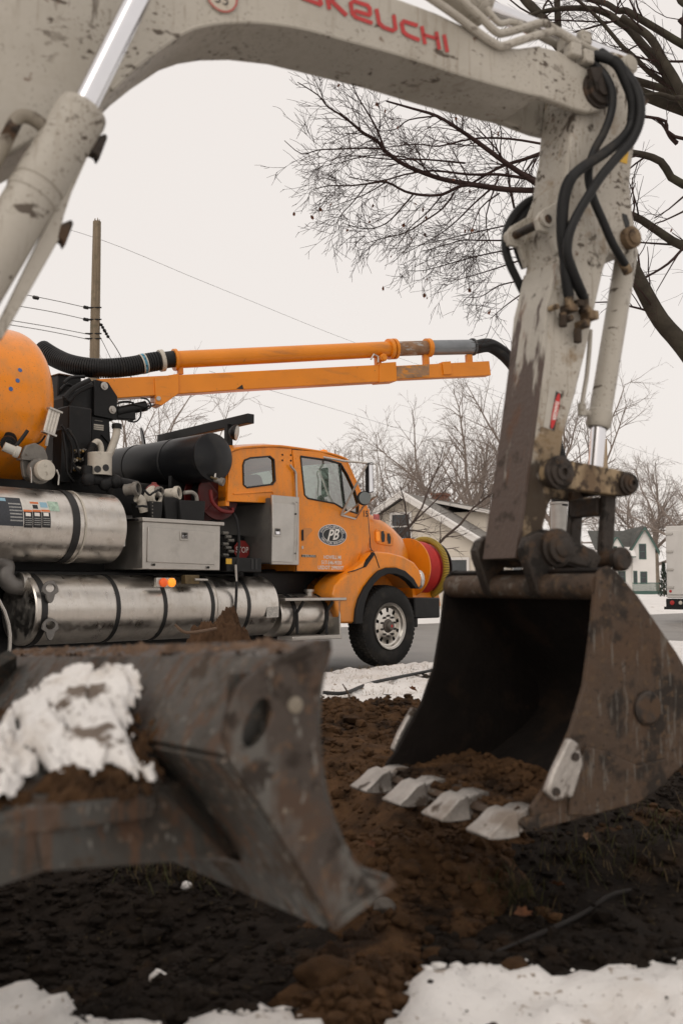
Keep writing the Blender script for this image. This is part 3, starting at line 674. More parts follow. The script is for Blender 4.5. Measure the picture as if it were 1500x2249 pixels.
# front face, right face, left face, and the inner bulk behind
f1, f2, f3, f4, f5, f6 = W(68, 1772, 1.66), W(352, 1728, 1.90), W(500, 1886, 1.94), W(85, 1918, 1.68), W(-90, 1975, 1.56), W(-90, 1812, 1.56)
back_v = Vector((.16, .16, -.02))
a.hexa([f1, f2, f3, f4], [p + back_v for p in (f1, f2, f3, f4)])
a.hexa([f6, f1, f4, f5], [p + back_v for p in (f6, f1, f4, f5)])
a.build('push_arm', bladepaint, bl, bevel=.008)
t = MB(); n = len(top_face)
t.add(top_face + [p + Vector((.0, .0, -.035)) for p in top_face], [tuple(range(n)), tuple(range(2*n-1, n-1, -1))] + [(i, i+n, (i+1) % n + n, (i+1) % n) for i in range(n)])
t.build('arm_top_plate', bladepaint, bl, bevel=.004)
MB().hexa([W(365,1716,1.96), W(300,1618,2.15), W(330,1640,2.22), W(410,1735,2.05)], [W(498,1884,1.93), W(440,1890,2.05), W(470,1890,2.15), W(545,1900,2.05)]).build('gusset', bladepaint, bl, bevel=.004)
MB().hexa([W(-120,1640,1.86), W(60,1570,2.08), W(70,1600,2.10), W(-120,1700,1.88)], [p + Vector((.05, .05, -.05)) for p in (W(-120,1640,1.86), W(60,1570,2.08), W(70,1600,2.10), W(-120,1700,1.88))]).build('side_rail', bladerust, bl, bevel=.003)
MB().hexa([W(-60,1470,3.2), W(20,1425,3.2), W(40,1440,3.2), W(-60,1500,3.2)], [W(-60,1590,3.3), W(0,1570,3.3), W(40,1560,3.4), W(-60,1620,3.4)]).build('stiffener', bladepaint, bl, bevel=.004)
# snow and crumbs lying on it
def patch(name, corners, nx, ny, hf, m, keep=None):
    """a lumpy layer on a bilinear patch; corners in world space; hf(s,t) gives its thickness"""
    A, B, C_, D = [Vector(c) for c in corners]; up = (B - A).cross(D - A).normalized()
    if up.z < 0: up = -up
    vs = []; fs = []; H = {}
    for j in range(ny + 1):
        for i in range(nx + 1):
            s, t_ = i/nx, j/ny; p = A*(1-s)*(1-t_) + B*s*(1-t_) + C_*s*t_ + D*(1-s)*t_
            h = hf(s, t_); H[i, j] = h; vs.append(p + up*max(h, -.012) + Vector((0, 0, .0)))
    for j in range(ny):
        for i in range(nx):
            if max(H[i, j], H[i+1, j], H[i, j+1], H[i+1, j+1]) > -.006: k = j*(nx+1) + i; fs.append((k, k+1, k+nx+2, k+nx+1))
    o = MB().add(vs, fs); me = bpy.data.meshes.new(name); me.from_pydata(o.v, [], o.f); me.shade_smooth(); me.materials.append(m)
    ob = bpy.data.objects.new(name, me); scene.collection.objects.link(ob); return ob
def n2(s, t, k, o=4): return float(fbm(np.array(s*k + 3.3), np.array(t*k + 8.1), o, .55)) - .5
def wl_(p): return Vector(BL_O) + L_.u*p.x + L_.v*p.y + Vector((0, 0, p.z))
cor = [at(-75, 1745, 1.34), at(395, 1755, 1.50), at(318, 1445, 1.80), at(60, 1480, 1.90)]
SN = [(-60, 1625), (40, 1552), (110, 1492), (165, 1447), (205, 1440), (283, 1468), (294, 1520), (288, 1600), (312, 1650), (338, 1700), (322, 1718), (280, 1690), (240, 1676), (205, 1694), (150, 1668), (110, 1700), (60, 1712), (10, 1752), (-60, 1790)]
def inside(poly, x, y):
    """signed distance to a polygon outline, positive inside"""
    c = False; d = 1e9; n = len(poly)
    for i in range(n):
        (x0, y0), (x1, y1) = poly[i], poly[(i+1) % n]
        if (y0 > y) != (y1 > y) and x < (x1 - x0)*(y - y0)/(y1 - y0) + x0: c = not c
        t = max(0, min(1, ((x - x0)*(x1 - x0) + (y - y0)*(y1 - y0))/((x1 - x0)**2 + (y1 - y0)**2))); d = min(d, math.hypot(x - x0 - t*(x1 - x0), y - y0 - t*(y1 - y0)))
    return d if c else -d
def hsn(s, t):
    # corner layout measured off the plate: bilinear in picture units
    x = (-75*(1-s) + 395*s)*(1-t) + (60*(1-s) + 318*s)*t; y = (1745*(1-s) + 1755*s)*(1-t) + (1480*(1-s) + 1445*s)*t
    p_, q_ = s*.75 + t*.5, s*.5 - t*.75
    d = inside(SN, x + 55*n2(p_, q_, 7, 4), y + 45*n2(q_ + 5, p_, 7, 4))
    streak = n2(p_*1.0, q_*.28, 17, 4)
    bare = max(0, streak + .16*(.55 - t) - .045)*.12 + max(0, n2(s + 2, t, 6, 4) - .10)*.09
    return min(.013, .00045*d) - .002 + .010*n2(s, t, 5, 3) + .004*n2(s, t, 22, 3) - bare
sp = patch('snow_clump', cor, 150, 120, hsn, mat('clean_snow', (.76, .735, .71), .65, 0, .04, 8, .5, 120, [((.10, .065, .040), 14, .585, .05, None, .9, .9), ((.12, .08, .05), 70, .60, .05, None, .9, .7), ((.45, .38, .31), 8, .50, .15, None, .9, .6)], spec=.3))
tag(sp, 'melting snow heaped on the sloping blade arm', None, kind='stuff')
cor2 = [at(-75, 1790, 1.32), at(385, 1765, 1.49), at(330, 1530, 1.77), at(0, 1560, 1.74)]
sp = patch('mud_layer', cor2, 90, 60, lambda s, t: -.004 + .04*n2(s, t, 7) + .04*n2(s, t, 22, 3) - .03*max(0, .12 - t)*8 - .05*max(0, s - .85), soil)
tag(sp, 'wet mud smeared over the blade arm', None, kind='stuff')
a0, a1, b1_, b0 = wl_(lean(L_(634,1437) + Vector((0, BW, 0)))), wl_(L_(640,1436)), wl_(L_(724,1407)), wl_(lean(L_(724,1407) + Vector((0, BW, 0))))
sp = patch('soil_crumbs', [a0, a1, b1_, b0], 260, 14, lambda s, t: -.006 + .030*n2(s*14, t*1.4, 3) + .030*n2(s*40, t*4, 3) + .006*math.sin(math.pi*t), mat('dry_soil', (.15, .098, .068), .95, 0, .4, 20, .6, 90, spec=.1))
tag(sp, 'dry soil crumbs strewn along the blade top', None, kind='stuff')

# ---- upper body, tracks and frame of the machine (left of the picture)
bodyc = Vector((-2.55, .375, 0))          # in the machine's own frame
mb = MB()
def track(v0):
    for s, e in ((-4.35, -2.35),):
        pts = []
        r = .27
        for i in range(11): t = R(90) + R(180)*i/10; pts.append(Vector((s + r*math.cos(t), v0, .12 + r + r*math.sin(t))))
        for i in range(11): t = R(-90) + R(180)*i/10; pts.append(Vector((e + r*math.cos(t), v0, .12 + r + r*math.sin(t))))
        tr = MB().ext(pts, (0, .34, 0)).build('rubber_track', blackrub, ex, bevel=.01)
        for i in range(5): MB().cyl((s + i*(e-s)/4, v0 - .02, .12 + r), (s + i*(e-s)/4, v0 + .36, .12 + r), .11 if i % 4 else .19, n=20).build('roller', pinst, tr)
track(-.55); track(.95)
MB().box((-4.0, -.2, .30), (-2.7, .95, .58)).build('undercarriage_frame', bladepaint, ex, bevel=.03)
MB().cyl((-3.35, .375, .55), (-3.35, .375, .72), .42, n=32).build('slew_ring', pinst, ex)
hb = [(-4.0, .76), (-3.8, .72), (-2.0, .72), (-1.75, .80), (-1.75, .98), (-2.05, 1.30), (-2.6, 1.42), (-3.9, 1.52), (-4.05, 1.3)]
MB().ext([Vector((u - .85, -.40, z)) for u, z in hb], (0, 1.5, 0)).build('engine_housing', white, ex, bevel=.06, seg=4)
cabp = [(-3.2, 1.3), (-2.0, 1.3), (-1.85, 1.75), (-2.0, 2.55), (-2.1, 2.62), (-3.2, 2.62), (-3.3, 2.5)]
MB().ext([Vector((u - .85, .52, z)) for u, z in cabp], (0, .9, 0)).build('operator_cab', mat('dark_cab_glass', (.03, .03, .032), .12, 0, .1), ex, bevel=.04, seg=3)
MB().hexa([Vector((-2.7, .1, .66)), Vector((-2.05, .15, .66)), Vector((-2.05, .6, .66)), Vector((-2.7, .65, .66))], [Vector((-2.7, .1, .98)), Vector((-2.1, .15, 1.1)), Vector((-2.1, .6, 1.1)), Vector((-2.7, .65, .98))]).build('swing_bracket', white, ex, bevel=.02)
pa = bl
MB().hexa([Vector((-2.75, .05, .45)), Vector((-2.75, .25, .45)), Vector((-2.75, .25, .60)), Vector((-2.75, .05, .60))], [X_.loc(at(-90, 1985, 1.30)), X_.loc(at(-90, 1985, 1.46)), X_.loc(at(-90, 1815, 1.46)), X_.loc(at(-90, 1815, 1.30))]).build('push_beam', bladepaint, ex, bevel=.01)
# ------------------------------------------------------------------ vacuum truck parked along the road
T_O = (.64, 13.0, 0.0); T_A = 46.0
T = Frame(T_O, T_A)
tk = empty('vacuum_truck', T_O, R(T_A))
tag(tk, 'orange vacuum truck with steel tanks and a long suction boom', 'truck')
z1 = zoom(0, 680, 2.679); z2 = zoom(480, 940, 2.885); z3 = zoom(0, 1140, 1.974); z4 = zoom(200, 700, 1.5625)
def TP(pts, v, z=None): return [T(*(z(*p) if z else p), v) for p in pts]
def V3(u, v, z): return Vector((u, v, z))
orange = mat('orange_truck_paint', (.86, .262, .006), .30, 0, .04, 1.5, .02, 3, [((.5, .20, .05), 3.5, .54, .22, (1, 1, .5), .5, .12), ((.34, .20, .09), 6, .46, .25, (1, 1, .6), .6, .40, (1.30, .65, .22)), ((.16, .10, .055), 60, .62, .04, None, .7, .5), ((.14, .09, .05), 26, .68, .03, (1, 1, .25), .7, .25)], coat=.25, spec=.4)
orangew = mat('weathered_orange_paint', (.78, .245, .006), .42, 0, .08, 2, .05, 30, [((.30, .13, .045), 3, .56, .18, (.4, 2, 2), .6, .6), ((.10, .06, .04), 18, .68, .04, None, .8, .7)], coat=.15)
steel = mat('brushed_stainless', (.64, .605, .56), .30, 1.0, .07, 5, .03, 40, [((.34, .29, .23), 2.2, .52, .25, (.6, 2, 2), .5, .30), ((.30, .24, .17), 9, .52, .2, None, .7, .35, (.65, .45, .2)), ((.22, .18, .14), 60, .63, .04, None, .6, .3)], stretch=(3.5, .8, .8), rvar=.05)
alum = mat('dull_aluminium', (.50, .475, .44), .42, .9, .10, 6, .08, 60, [((.24, .21, .18), 3, .58, .2, None, .7, .5)], rvar=.08)
blkst = mat('black_painted_steel', (.009, .009, .0095), .45, 0, .3, 6, .1, 40, [((.06, .050, .04), 4, .58, .15, None, .8, .4)], spec=.28)
blkgl = mat('black_tank_paint', (.008, .0085, .010), .33, 0, .3, 3, .04, 40, [((.055, .047, .038), 3, .55, .2, (1, .4, 1), .7, .4)], spec=.3)
plast = mat('black_plastic', (.012, .012, .0125), .6, 0, .2, 10, spec=.3)
tyre = mat('tyre_rubber', (.014, .0135, .013), .75, 0, .25, 8, .15, 80, [((.065, .056, .046), 5, .52, .2, None, .9, .5)], spec=.3)
creamp = mat('off_white_plastic', (.52, .48, .41), .5, 0, .1, 14, .05, 40, [((.2, .17, .13), 12, .6, .1, None, .8, .7)])
redp = mat('red_paint', (.42, .02, .018), .4, 0, .1, 8)
glassm = bpy.data.materials.new('tinted_glass'); glassm.use_nodes = True
gn = glassm.node_tree; gn.nodes.clear()
g_o = gn.nodes.new('ShaderNodeOutputMaterial'); g_m = gn.nodes.new('ShaderNodeMixShader'); g_t = gn.nodes.new('ShaderNodeBsdfTransparent'); g_g = gn.nodes.new('ShaderNodeBsdfGlossy'); g_f = gn.nodes.new('ShaderNodeLayerWeight'); g_r = gn.nodes.new('ShaderNodeMapRange')
g_t.inputs[0].default_value = (.52, .60, .55, 1); g_g.inputs['Roughness'].default_value = .01; g_f.inputs[0].default_value = .5; g_r.inputs[3].default_value = .10; g_r.inputs[4].default_value = .85
gn.links.new(g_f.outputs['Facing'], g_r.inputs[0]); gn.links.new(g_r.outputs[0], g_m.inputs[0]); gn.links.new(g_t.outputs[0], g_m.inputs[1]); gn.links.new(g_g.outputs[0], g_m.inputs[2]); gn.links.new(g_m.outputs[0], g_o.inputs[0])

# chassis
MB().box((-8.4, .72, .62), (1.0, .84, .92)).build('chassis_rail', blkst, tk, bevel=.01)
MB().box((-8.4, 1.62, .62), (1.0, 1.74, .92)).build('chassis_rail', blkst, tk, bevel=.01)
MB().box((-6.4, .40, 1.02), (-2.2, 2.1, 1.20)).build('sub_frame', blkst, tk, bevel=.02)
MB().box((-8.2, .78, .95), (-3.6, 1.66, 2.25)).build('body_frame', blkst, tk, bevel=.03)
MB().box((-8.2, .70, .35), (-2.1, .74, 1.6)).build('inner_skirt', blkst, tk)
MB().box((-1.9, .5, .62), (.3, 2.0, 1.25)).build('engine_block', blkst, tk, bevel=.05)

# ---- wheels
def wheel(u, v_out, side, steer, name='wheel'):
    """v_out: outer face; side +1 = outer face towards -v"""
    w = empty(name, (u, v_out, .53), 0, tk)
    if side < 0: w.rotation_euler = (0, 0, math.pi)
    wd = .30
    r = .53; k = -1
    D = Vector((0, 1, 0))
    prof = [(.030, .295), (.012, .330), (.004, .385), (.0, .430), (.012, .480), (.032, .512), (.05, .522), (wd - .05, .522), (wd - .03, .51), (wd - .005, .45), (wd, .38), (wd - .02, .30)]
    MB().lathe((0, 0, 0), D, prof, 72, False).build('tyre', tyre, w, smooth=50)
    tr = MB()
    for i in range(54):
        a = 2*math.pi*i/54
        for row, (va, vb) in enumerate(((.022, .082), (.095, .145), (.155, .205), (.218, .278))):
            aa = a + (row % 2)*math.pi/54; da = math.pi/54*.66
            q = []
            for (rr, e) in ((.515, 1.0), (.533, .86)):
                for (x, vv) in ((-1, va), (1, va), (1, vb), (-1, vb)):
                    rr2 = rr - (.018 if (row == 0 and vv == va) or (row == 3 and vv == vb) else 0)
                    q.append(Vector((rr2*math.cos(aa + x*da*e), vv, rr2*math.sin(aa + x*da*e))))
            tr.hexa(q[:4], q[4:])
    t_ = tr.build('tread', tyre, w, smooth=0); t_['kind'] = 'stuff'
    MB().lathe((0, 0, 0), D, [(.010, .286), (.0, .302), (.006, .304), (.03, .300), (wd - .03, .300), (wd, .302)], 56, False).build('rim_barrel', alum, w)
    # polished disc with hand holes
    rim = mat('polished_alloy', (.66, .63, .58), .28, 1.0, .08, 9, .05, 60, [((.25, .22, .18), 7, .60, .15, None, .7, .5)])
    z0 = .050
    disc = MB(); n = 60
    rings = [(.285, .012), (.268, .020), (.255, .050), (.235, .062), (.180, .058), (.165, .050), (.100, .048), (.09, .048)]
    for j in range(len(rings)):
        for i in range(n):
            a = 2*math.pi*i/n; disc.v.append((rings[j][0]*math.cos(a), rings[j][1] if steer else rings[j][1] + .10, rings[j][0]*math.sin(a)))
    for j in range(len(rings) - 1):
        for i in range(n):
            if j == 3 and i % 6 in (2, 3): continue     # ten hand holes
            disc.f.append((j*n + i, j*n + (i+1) % n, (j+1)*n + (i+1) % n, (j+1)*n + i))
    disc.build('disc', rim, w)
    MB().lathe((0, .09 if steer else .19, 0), D, [(0, .27), (.01, .27)], 40).build('brake_drum', blkst, w)
    hub = MB().lathe((0, .05 if steer else .16, 0), -D, [(0, .088), (.012, .086), (.02, .070), (.055, .062), (.065, .050), (.068, .048)], 28).build('hub', mat('grey_hub', (.13, .115, .10), .5, .5, .2, 12), w)
    MB().lathe((0, -.017 if steer else .1, 0), -D, [(0, .022), (.004, .020)], 6).build('hub_badge', redp, w)
    nut = MB()
    for i in range(10):
        a = 2*math.pi*(i + .5)/10; c = Vector((.132*math.cos(a), .05 if steer else .16, .132*math.sin(a))); nut.cyl(c, c - D*.030, .017, .015, 6)
    n_ = nut.build('wheel_nuts', mat('nut_steel', (.06, .056, .052), .45, .3, .2, 20), w, smooth=0); n_['kind'] = 'stuff'
    return w
wheel(0, .0, 1, True); wheel(0, 2.34, -1, True)
for u in (-5.95, -7.3):
    wheel(u, .05, 1, False); wheel(u, 2.34, -1, False)
mb = MB()
for (a0, a1) in ((20, 175),):
    pts = [V3(-5.95 + .66*math.cos(R(a)), .0, .53 + .66*math.sin(R(a))) for a in range(-15, 181, 10)]
    mb.tube(pts, .018, 8)
mb.build('mudguard_edge', alum, tk)

# ---- cab
DV, FV = .14, 2.16
cab_out = [(504,992), (530,983), (600,979), (650,984), (720,995), (757,1007), (784,1055), (807,1117), (812,1180), (797,1244), (764,1257), (650,1255), (654,1107), (500,1101)]
rear_w = [(155,235), (165,205), (200,190), (325,180), (350,200), (358,335), (342,356), (180,378), (158,360)]
door_w = [(514,180), (700,206), (768,226), (812,300), (858,400), (880,480), (878,543), (800,520), (728,478), (560,446), (540,425)]
cabm = empty('cab', (0, 0, 0), 0, tk)
so = TP(cab_out, DV); hr = TP(rear_w, DV, z2); hd = TP(door_w, DV, z2)
def mirror(pts, v): return [V3(p.x, v, p.z) for p in pts]
MB().ext(so, (0, .05, 0), [hr, hd]).build('side_wall', orange, cabm, bevel=.012, seg=3)
MB().ext(mirror(so, FV), (0, -.05, 0), [mirror(hr, FV), mirror(hd, FV)]).build('side_wall', orange, cabm)
# roof with rounded edges
top = TP([(500,994), (504,990), (530,981), (600,977), (650,982), (720,993), (759,1006), (764,1015)], DV)
secs = []
for p in top:
    s_ = []
    for i in range(13):
        t_ = i/12; v = DV + (FV - DV)*t_; s_.append(V3(p.x + .10*math.sin(math.pi*t_)*(1 if p.x > -1.2 else 0), v, p.z + .07*math.sin(math.pi*t_)**.6))
    secs.append(s_ + [q - Vector((0, 0, .03)) for q in reversed(s_)])
MB().loft(secs).build('roof', orange, cabm)
MB().tube([p + V3(0, -.006, -.012) for p in top], .014, 8, 3).build('drip_rail', orange, cabm)
# back wall, firewall, floor, dash, seats, wheel
ub = top[0].x
CB = so[-1].z; MB().box((ub, DV + .02, CB + .02), (ub + .05, FV - .02, CB + .12)).build('back_wall', orange, cabm)
MB().box((ub, DV + .03, CB + .01), (so[-2].x + .03, FV - .03, CB + .05)).build('cab_underside', plast, cabm)
MB().box((so[-2].x, DV + .03, 1.23), (so[-2].x + .04, FV - .03, CB + .03)).build('lower_back_wall', orange, cabm)
MB().box((ub, DV + .02, 1.95), (ub + .05, DV + .30, 2.56)).build('back_pillar', orange, cabm)
MB().box((ub, FV - .30, 1.95), (ub + .05, FV - .02, 2.56)).build('back_pillar', orange, cabm)
MB().box((ub, DV + .02, 2.46), (ub + .05, FV - .02, 2.60)).build('back_header', orange, cabm)
MB().box((so[-2].x + .04, DV + .04, 1.23), (-.62, FV - .04, 1.30)).build('floor', plast, cabm)
MB().box((-.95, DV + .08, 1.3), (-.60, FV - .08, 1.98)).build('dashboard', plast, cabm, bevel=.05)
intm = mat('grey_upholstery', (.05, .05, .05), .85)
for v in (.30, 1.45):
    MB().box((-1.75, v, 1.35), (-1.25, v + .5, 1.72)).build('seat_base', intm, cabm, bevel=.06)
    MB().hexa([V3(-1.85, v, 1.7), V3(-1.70, v, 1.7), V3(-1.70, v + .5, 1.7), V3(-1.85, v + .5, 1.7)], [V3(-2.02, v + .06, 2.38), V3(-1.92, v + .06, 2.38), V3(-1.92, v + .44, 2.38), V3(-2.02, v + .44, 2.38)]).build('seat_back', intm, cabm, bevel=.04)
st = []
for i in range(25):
    a = 2*math.pi*i/24; st.append(V3(-1.12 + .10*math.sin(a), 1.7 + .22*math.cos(a), 2.02 + .20*math.sin(a)))
MB().tube(st, .016, 8).build('steering_wheel', plast, cabm)
# windscreen
a0, a1 = T(760, 1012, DV), T(806, 1116, DV)
ws = [V3(a0.x, DV + .06, a0.z), V3(a0.x, FV - .06, a0.z), V3(a1.x, FV - .04, a1.z), V3(a1.x, DV + .04, a1.z)]
MB().add([q for q in ws], [(0, 1, 2, 3)]).build('windscreen', glassm, cabm, smooth=0)
for k in (0, 1):
    v = (DV + .03, FV - .03)[k]
    MB().tube([V3(a0.x, v, a0.z + .01), V3((a0.x + a1.x)/2 + .01, v, (a0.z + a1.z)/2), V3(a1.x, v, a1.z)], .035, 10).build('windscreen_pillar', orange, cabm)
rbb = mat('rubber_seal', (.012, .012, .012), .5)
def pane(loop, v, parent, name='window'):
    c = sum(loop, Vector())/len(loop)
    w_ = MB().tube([V3(p.x, v - .004, p.z) for p in loop + loop[:1]], .011, 6).build(name, rbb, parent)
    MB().add([V3(p.x, v + .012, p.z) for p in loop], [tuple(range(len(loop)))]).build('pane', glassm, w_, smooth=0)
    return w_
pane(hr, DV, tk, 'quarter_window'); pane(mirror(hr, FV - .02), FV - .02, tk, 'quarter_window'); pane(mirror(hd, FV - .02), FV - .02, tk, 'far_window')
MB().box((ub + .02, DV + .31, 1.96), (ub + .03, FV - .31, 2.46)).build('rear_window', glassm, cabm)
# door
d_out = [(470,138), (640,150), (772,190), (840,310), (888,420), (908,520), (908,780), (880,850), (820,910), (497,906), (507,480)]
dout = TP(d_out, DV - .014, z2)
dr = MB().ext(dout, (0, .016, 0), [mirror(hd, DV - .014)]).build('door', orange, tk, bevel=.006, seg=3)
MB().ext([V3(p.x, DV - .001, p.z) + (V3(p.x, 0, p.z) - V3(-1.15, 0, 1.75)).normalized()*.010 for p in dout], (0, .002, 0), [mirror(hd, DV - .001)]).build('door_gap', rbb, dr)
pane([V3(p.x, 0, p.z) for p in hd], DV - .012, tk, 'door_window')
MB().tube(TP([(770,232), (786,370), (803,512)], DV - .012, z2), .011, 8).build('vent_bar', rbb, dr)
cv = T(*z2(560, 690), DV)
mb = MB(); q = TP([(524,645), (545,632), (590,636), (596,650), (560,690), (545,716), (526,718)], DV - .020, z2); mb.ext(q, (0, .008, 0)); mb.build('handle_recess', mat('orange_shade_panel', (.58, .21, .025), .35, 0, .05, coat=.4), dr, bevel=.004)
MB().ext(TP([(527,648), (540,642), (541,712), (528,714)], DV - .024, z2), (0, .006, 0)).build('door_handle', plast, dr, bevel=.002)
MB().ext(TP([(528,748), (538,746), (539,765), (529,767)], DV - .018, z2), (0, .004, 0)).build('lock', alum, dr)
# name plate, logo and lettering on the door
lv = DV - .0175
plq = TP([(527,802), (617,806), (617,820), (527,817)], lv, z2)
np_ = MB().ext(plq, (0, .003, 0)).build('name_plate', blkst, tk, smooth=0)
oc = sum(plq, Vector())/4; put_text(MB(), 'STERLING', .040, oc + V3(0, -.001, 0), (1, 0, 0), (0, 0, 1), bold=.001, width=abs(plq[1].x - plq[0].x)*.9).build('plate_lettering', creamp, np_, smooth=0)
wht = mat('white_vinyl', (.74, .71, .67), .4); nav = mat('navy_vinyl', (.014, .024, .045), .4); blk = mat('black_vinyl', (.010, .010, .011), .4)
lc = T(*z2(723, 678), lv); rx = abs(T(*z2(813, 678), lv).x - T(*z2(633, 678), lv).x)/2; rz = abs(T(*z2(723, 611), lv).z - T(*z2(723, 746), lv).z)/2
def oval(kx, kz, dv, m, name, parent): return MB().ext([lc + V3(rx*kx*math.cos(t), dv, rz*kz*math.sin(t)) for t in [2*math.pi*i/48 for i in range(48)]], (0, .0008, 0)).build(name, m, parent, smooth=0)
lg_ = oval(1, 1, 0, wht, 'oval_logo', tk); oval(.955, .94, -.001, nav, 'navy_ring', lg_); oval(.70, .64, -.002, wht, 'inner_line', lg_); oval(.665, .595, -.003, blk, 'inner_field', lg_)
put_text(MB(), 'PB', .185, lc + V3(-.005, -.0042, -.004), (1, 0, .10), (.0, 0, 1), shear=.35, bold=.004).build('logo_initials', wht, lg_, smooth=0)
def arc(s, upper):
    vs_, fs_ = text_mesh(s, 1.0, 0, .02); w_ = max(v[0] for v in vs_) - min(v[0] for v in vs_); xm = (max(v[0] for v in vs_) + min(v[0] for v in vs_))/2
    out = []
    for v in vs_:
        t_ = (v[0] - xm)/w_; a = (R(90) - t_*R(150)) if upper else (R(270) + t_*R(140)); h = v[1]*.20*(1 if upper else -1)
        out.append(lc + V3(rx*(.825 + h)*math.cos(a), -.0028, rz*(.79 + h*1.35)*math.sin(a)))
    return MB().add(out, fs_)
arc('HYDRO-JETTING', True).build('arched_lettering', wht, lg_, smooth=0); arc('VACTOR SERVICES', False).build('arched_lettering', wht, lg_, smooth=0)
for s, (xa, ya, xb) in (('HOWELL MI', (667, 820, 776)), ('517-546-9330', (652, 854, 780)), ('USDOT 2990307', (630, 886, 792))):
    a, b = T(*z2(xa, ya), lv), T(*z2(xb, ya), lv)
    put_text(MB(), s, .064, (a + b)/2, (1, 0, 0), (0, 0, 1), bold=.0012, width=abs(b.x - a.x)).build('door_lettering', wht, dr, smooth=0)
# grab rail, cab cowl with the number
MB().tube(TP([(455,232), (462,246), (488,280), (492,330), (497,450)], DV - .03, z2), .013, 8, 4).build('grab_rail', alum, cabm)
for q_ in ((405,170), (405,205), (458,172), (458,207)):
    c = T(*z2(*q_), DV); MB().cyl(c, c - V3(0, .006, 0), .012, n=8).build('bolt', plast, cabm)
put_text(MB(), '15', .11, T(*z2(930, 545), DV - .003), (1, 0, 0), (0, 0, 1), bold=.002).build('unit_number', blk, cabm, smooth=0)
# marker lamps on the roof
amber = mat('amber_lens', (.75, .22, .015), .25, 0, .1, 20, emit=((1, .35, .03), .35))
for x, y, v in ((666,136, .45), (120,160, .2)):
    c = T(*z2(x, y), v); MB().ball(c + V3(0, 0, -.03), .055, 12, 8, (1, 1, .55)).build('marker_lamp', amber, cabm)
# side storage ridge under the quarter window
MB().tube(TP([(95,418), (340,402), (350,428)], DV - .002, z2), .010, 6).build('press_line', orange, cabm)

# ---- bonnet and fenders
hv_ = .46
hp = TP([(938,505), (955,520), (1000,545), (1060,578), (1120,618), (1190,680), (1228,735), (1240,790)], hv_, z2)
secs = []
for i, p in enumerate(hp):
    t_ = i/(len(hp)-1); inset = .0 if t_ < .5 else .16*(t_ - .5)*2
    s_ = []
    half = 1.15 - hv_ - inset
    zb = 1.05
    for a in [(-1, -9), (-1.0, -.32), (-.975, -.14), (-.90, -.045), (-.75, 0), (-.4, .035), (0, .045), (.4, .035), (.75, 0), (.90, -.045), (.975, -.14), (1.0, -.32), (1, -9)]:
        z = zb if a[1] < -5 else max(zb + .02, p.z + a[1])
        s_.append(V3(p.x + (.05*(1 - a[0]**2) if i > 4 else 0), 1.15 + a[0]*half*1.08, z))
    secs.append(s_)
hood = MB().loft(secs).build('bonnet', orange, tk, smooth=50)
# cowl between cab and bonnet
cw = TP([(940,505), (962,510), (962,760), (985,780), (900,800), (905,520)], .17, z2)
MB().ext(cw, (0, 1.97, 0)).build('cowl', orange, tk, bevel=.03, seg=3)
# air intake: oval surround, two slots and a lamp
iv = hv_ - .065
ii = MB().ext(TP([(995,655), (1005,640), (1060,648), (1095,665), (1112,700), (1108,745), (1085,750), (1010,735), (995,720)], iv, z2), (0, .05, 0)).build('air_intake', orange, tk, bevel=.012, seg=3)
for s_ in ([(1030,655), (1045,652), (1054,680), (1052,720), (1036,724), (1030,700)], [(1068,668), (1082,668), (1092,695), (1090,732), (1076,734), (1068,706)]):
    MB().ext(TP(s_, iv - .003, z2), (0, .004, 0)).build('slot', blk, ii)
MB().ext(TP([(1000,660), (1018,655), (1023,700), (1018,718), (1002,714)], iv - .012, z2), (0, .02, 0)).build('side_lamp', amber, ii, bevel=.006)
MB().ext(TP([(980,545), (1018,548), (1020,583), (983,578)], iv - .004, z2), (0, .003, 0)).build('red_sticker', mat('red_white_decal', (.5, .12, .11), .5, 0, .5, 30), hood, smooth=0)
fo = [(778,1238), (745,1140), (724,1062), (740,1000), (790,945), (850,905), (900,868), (940,835), (968,795), (1010,782), (1090,790), (1180,815), (1240,850), (1275,895), (1288,950), (1282,1012)]
fi = [(1262,1012), (1225,958), (1170,912), (1110,892), (1055,898), (1000,935), (940,1010), (895,1100), (872,1238)]
fp = TP(fo + fi, -.01, z2)
fd = MB().ext(fp, (0, .52, 0)).build('front_fender', orange, tk, bevel=.075, seg=5, smooth=60)
MB().ext([p + V3(0, 1.84, 0) for p in fp], (0, .52, 0)).build('front_fender', orange, tk, bevel=.06, seg=3)
MB().ext(mirror(TP(fo[:9] + [(985,905), (900,1000), (860,1238)], -.01, z2), .35), (0, .3, 0)).build('inner_arch', plast, tk)
ao = [(868,1243), (876,1150), (895,1080), (930,1010), (975,950), (1020,905), (1070,885), (1130,885), (1185,905), (1240,955), (1272,1015)]
ai = [(1250,1018), (1215,975), (1175,945), (1125,925), (1075,925), (1030,945), (990,985), (955,1040), (930,1110), (918,1180), (915,1243)]
MB().ext(TP(ao + ai, -.055, z2), (0, .10, 0)).build('wheel_arch_flare', plast, fd, bevel=.012, seg=3)
MB().ext(TP([(985,785), (992,800), (935,882), (922,880), (930,858)], -.03, z2), (0, .05, 0)).build('hood_latch', plast, fd, bevel=.006)
hl = T(*z2(1283, 960), .02)
MB().ball(hl + V3(.03, .06, .0), .10, 16, 10, (.5, .9, 1.3)).build('headlight', mat('clear_lens', (.6, .58, .55), .12, .5, .05), fd)
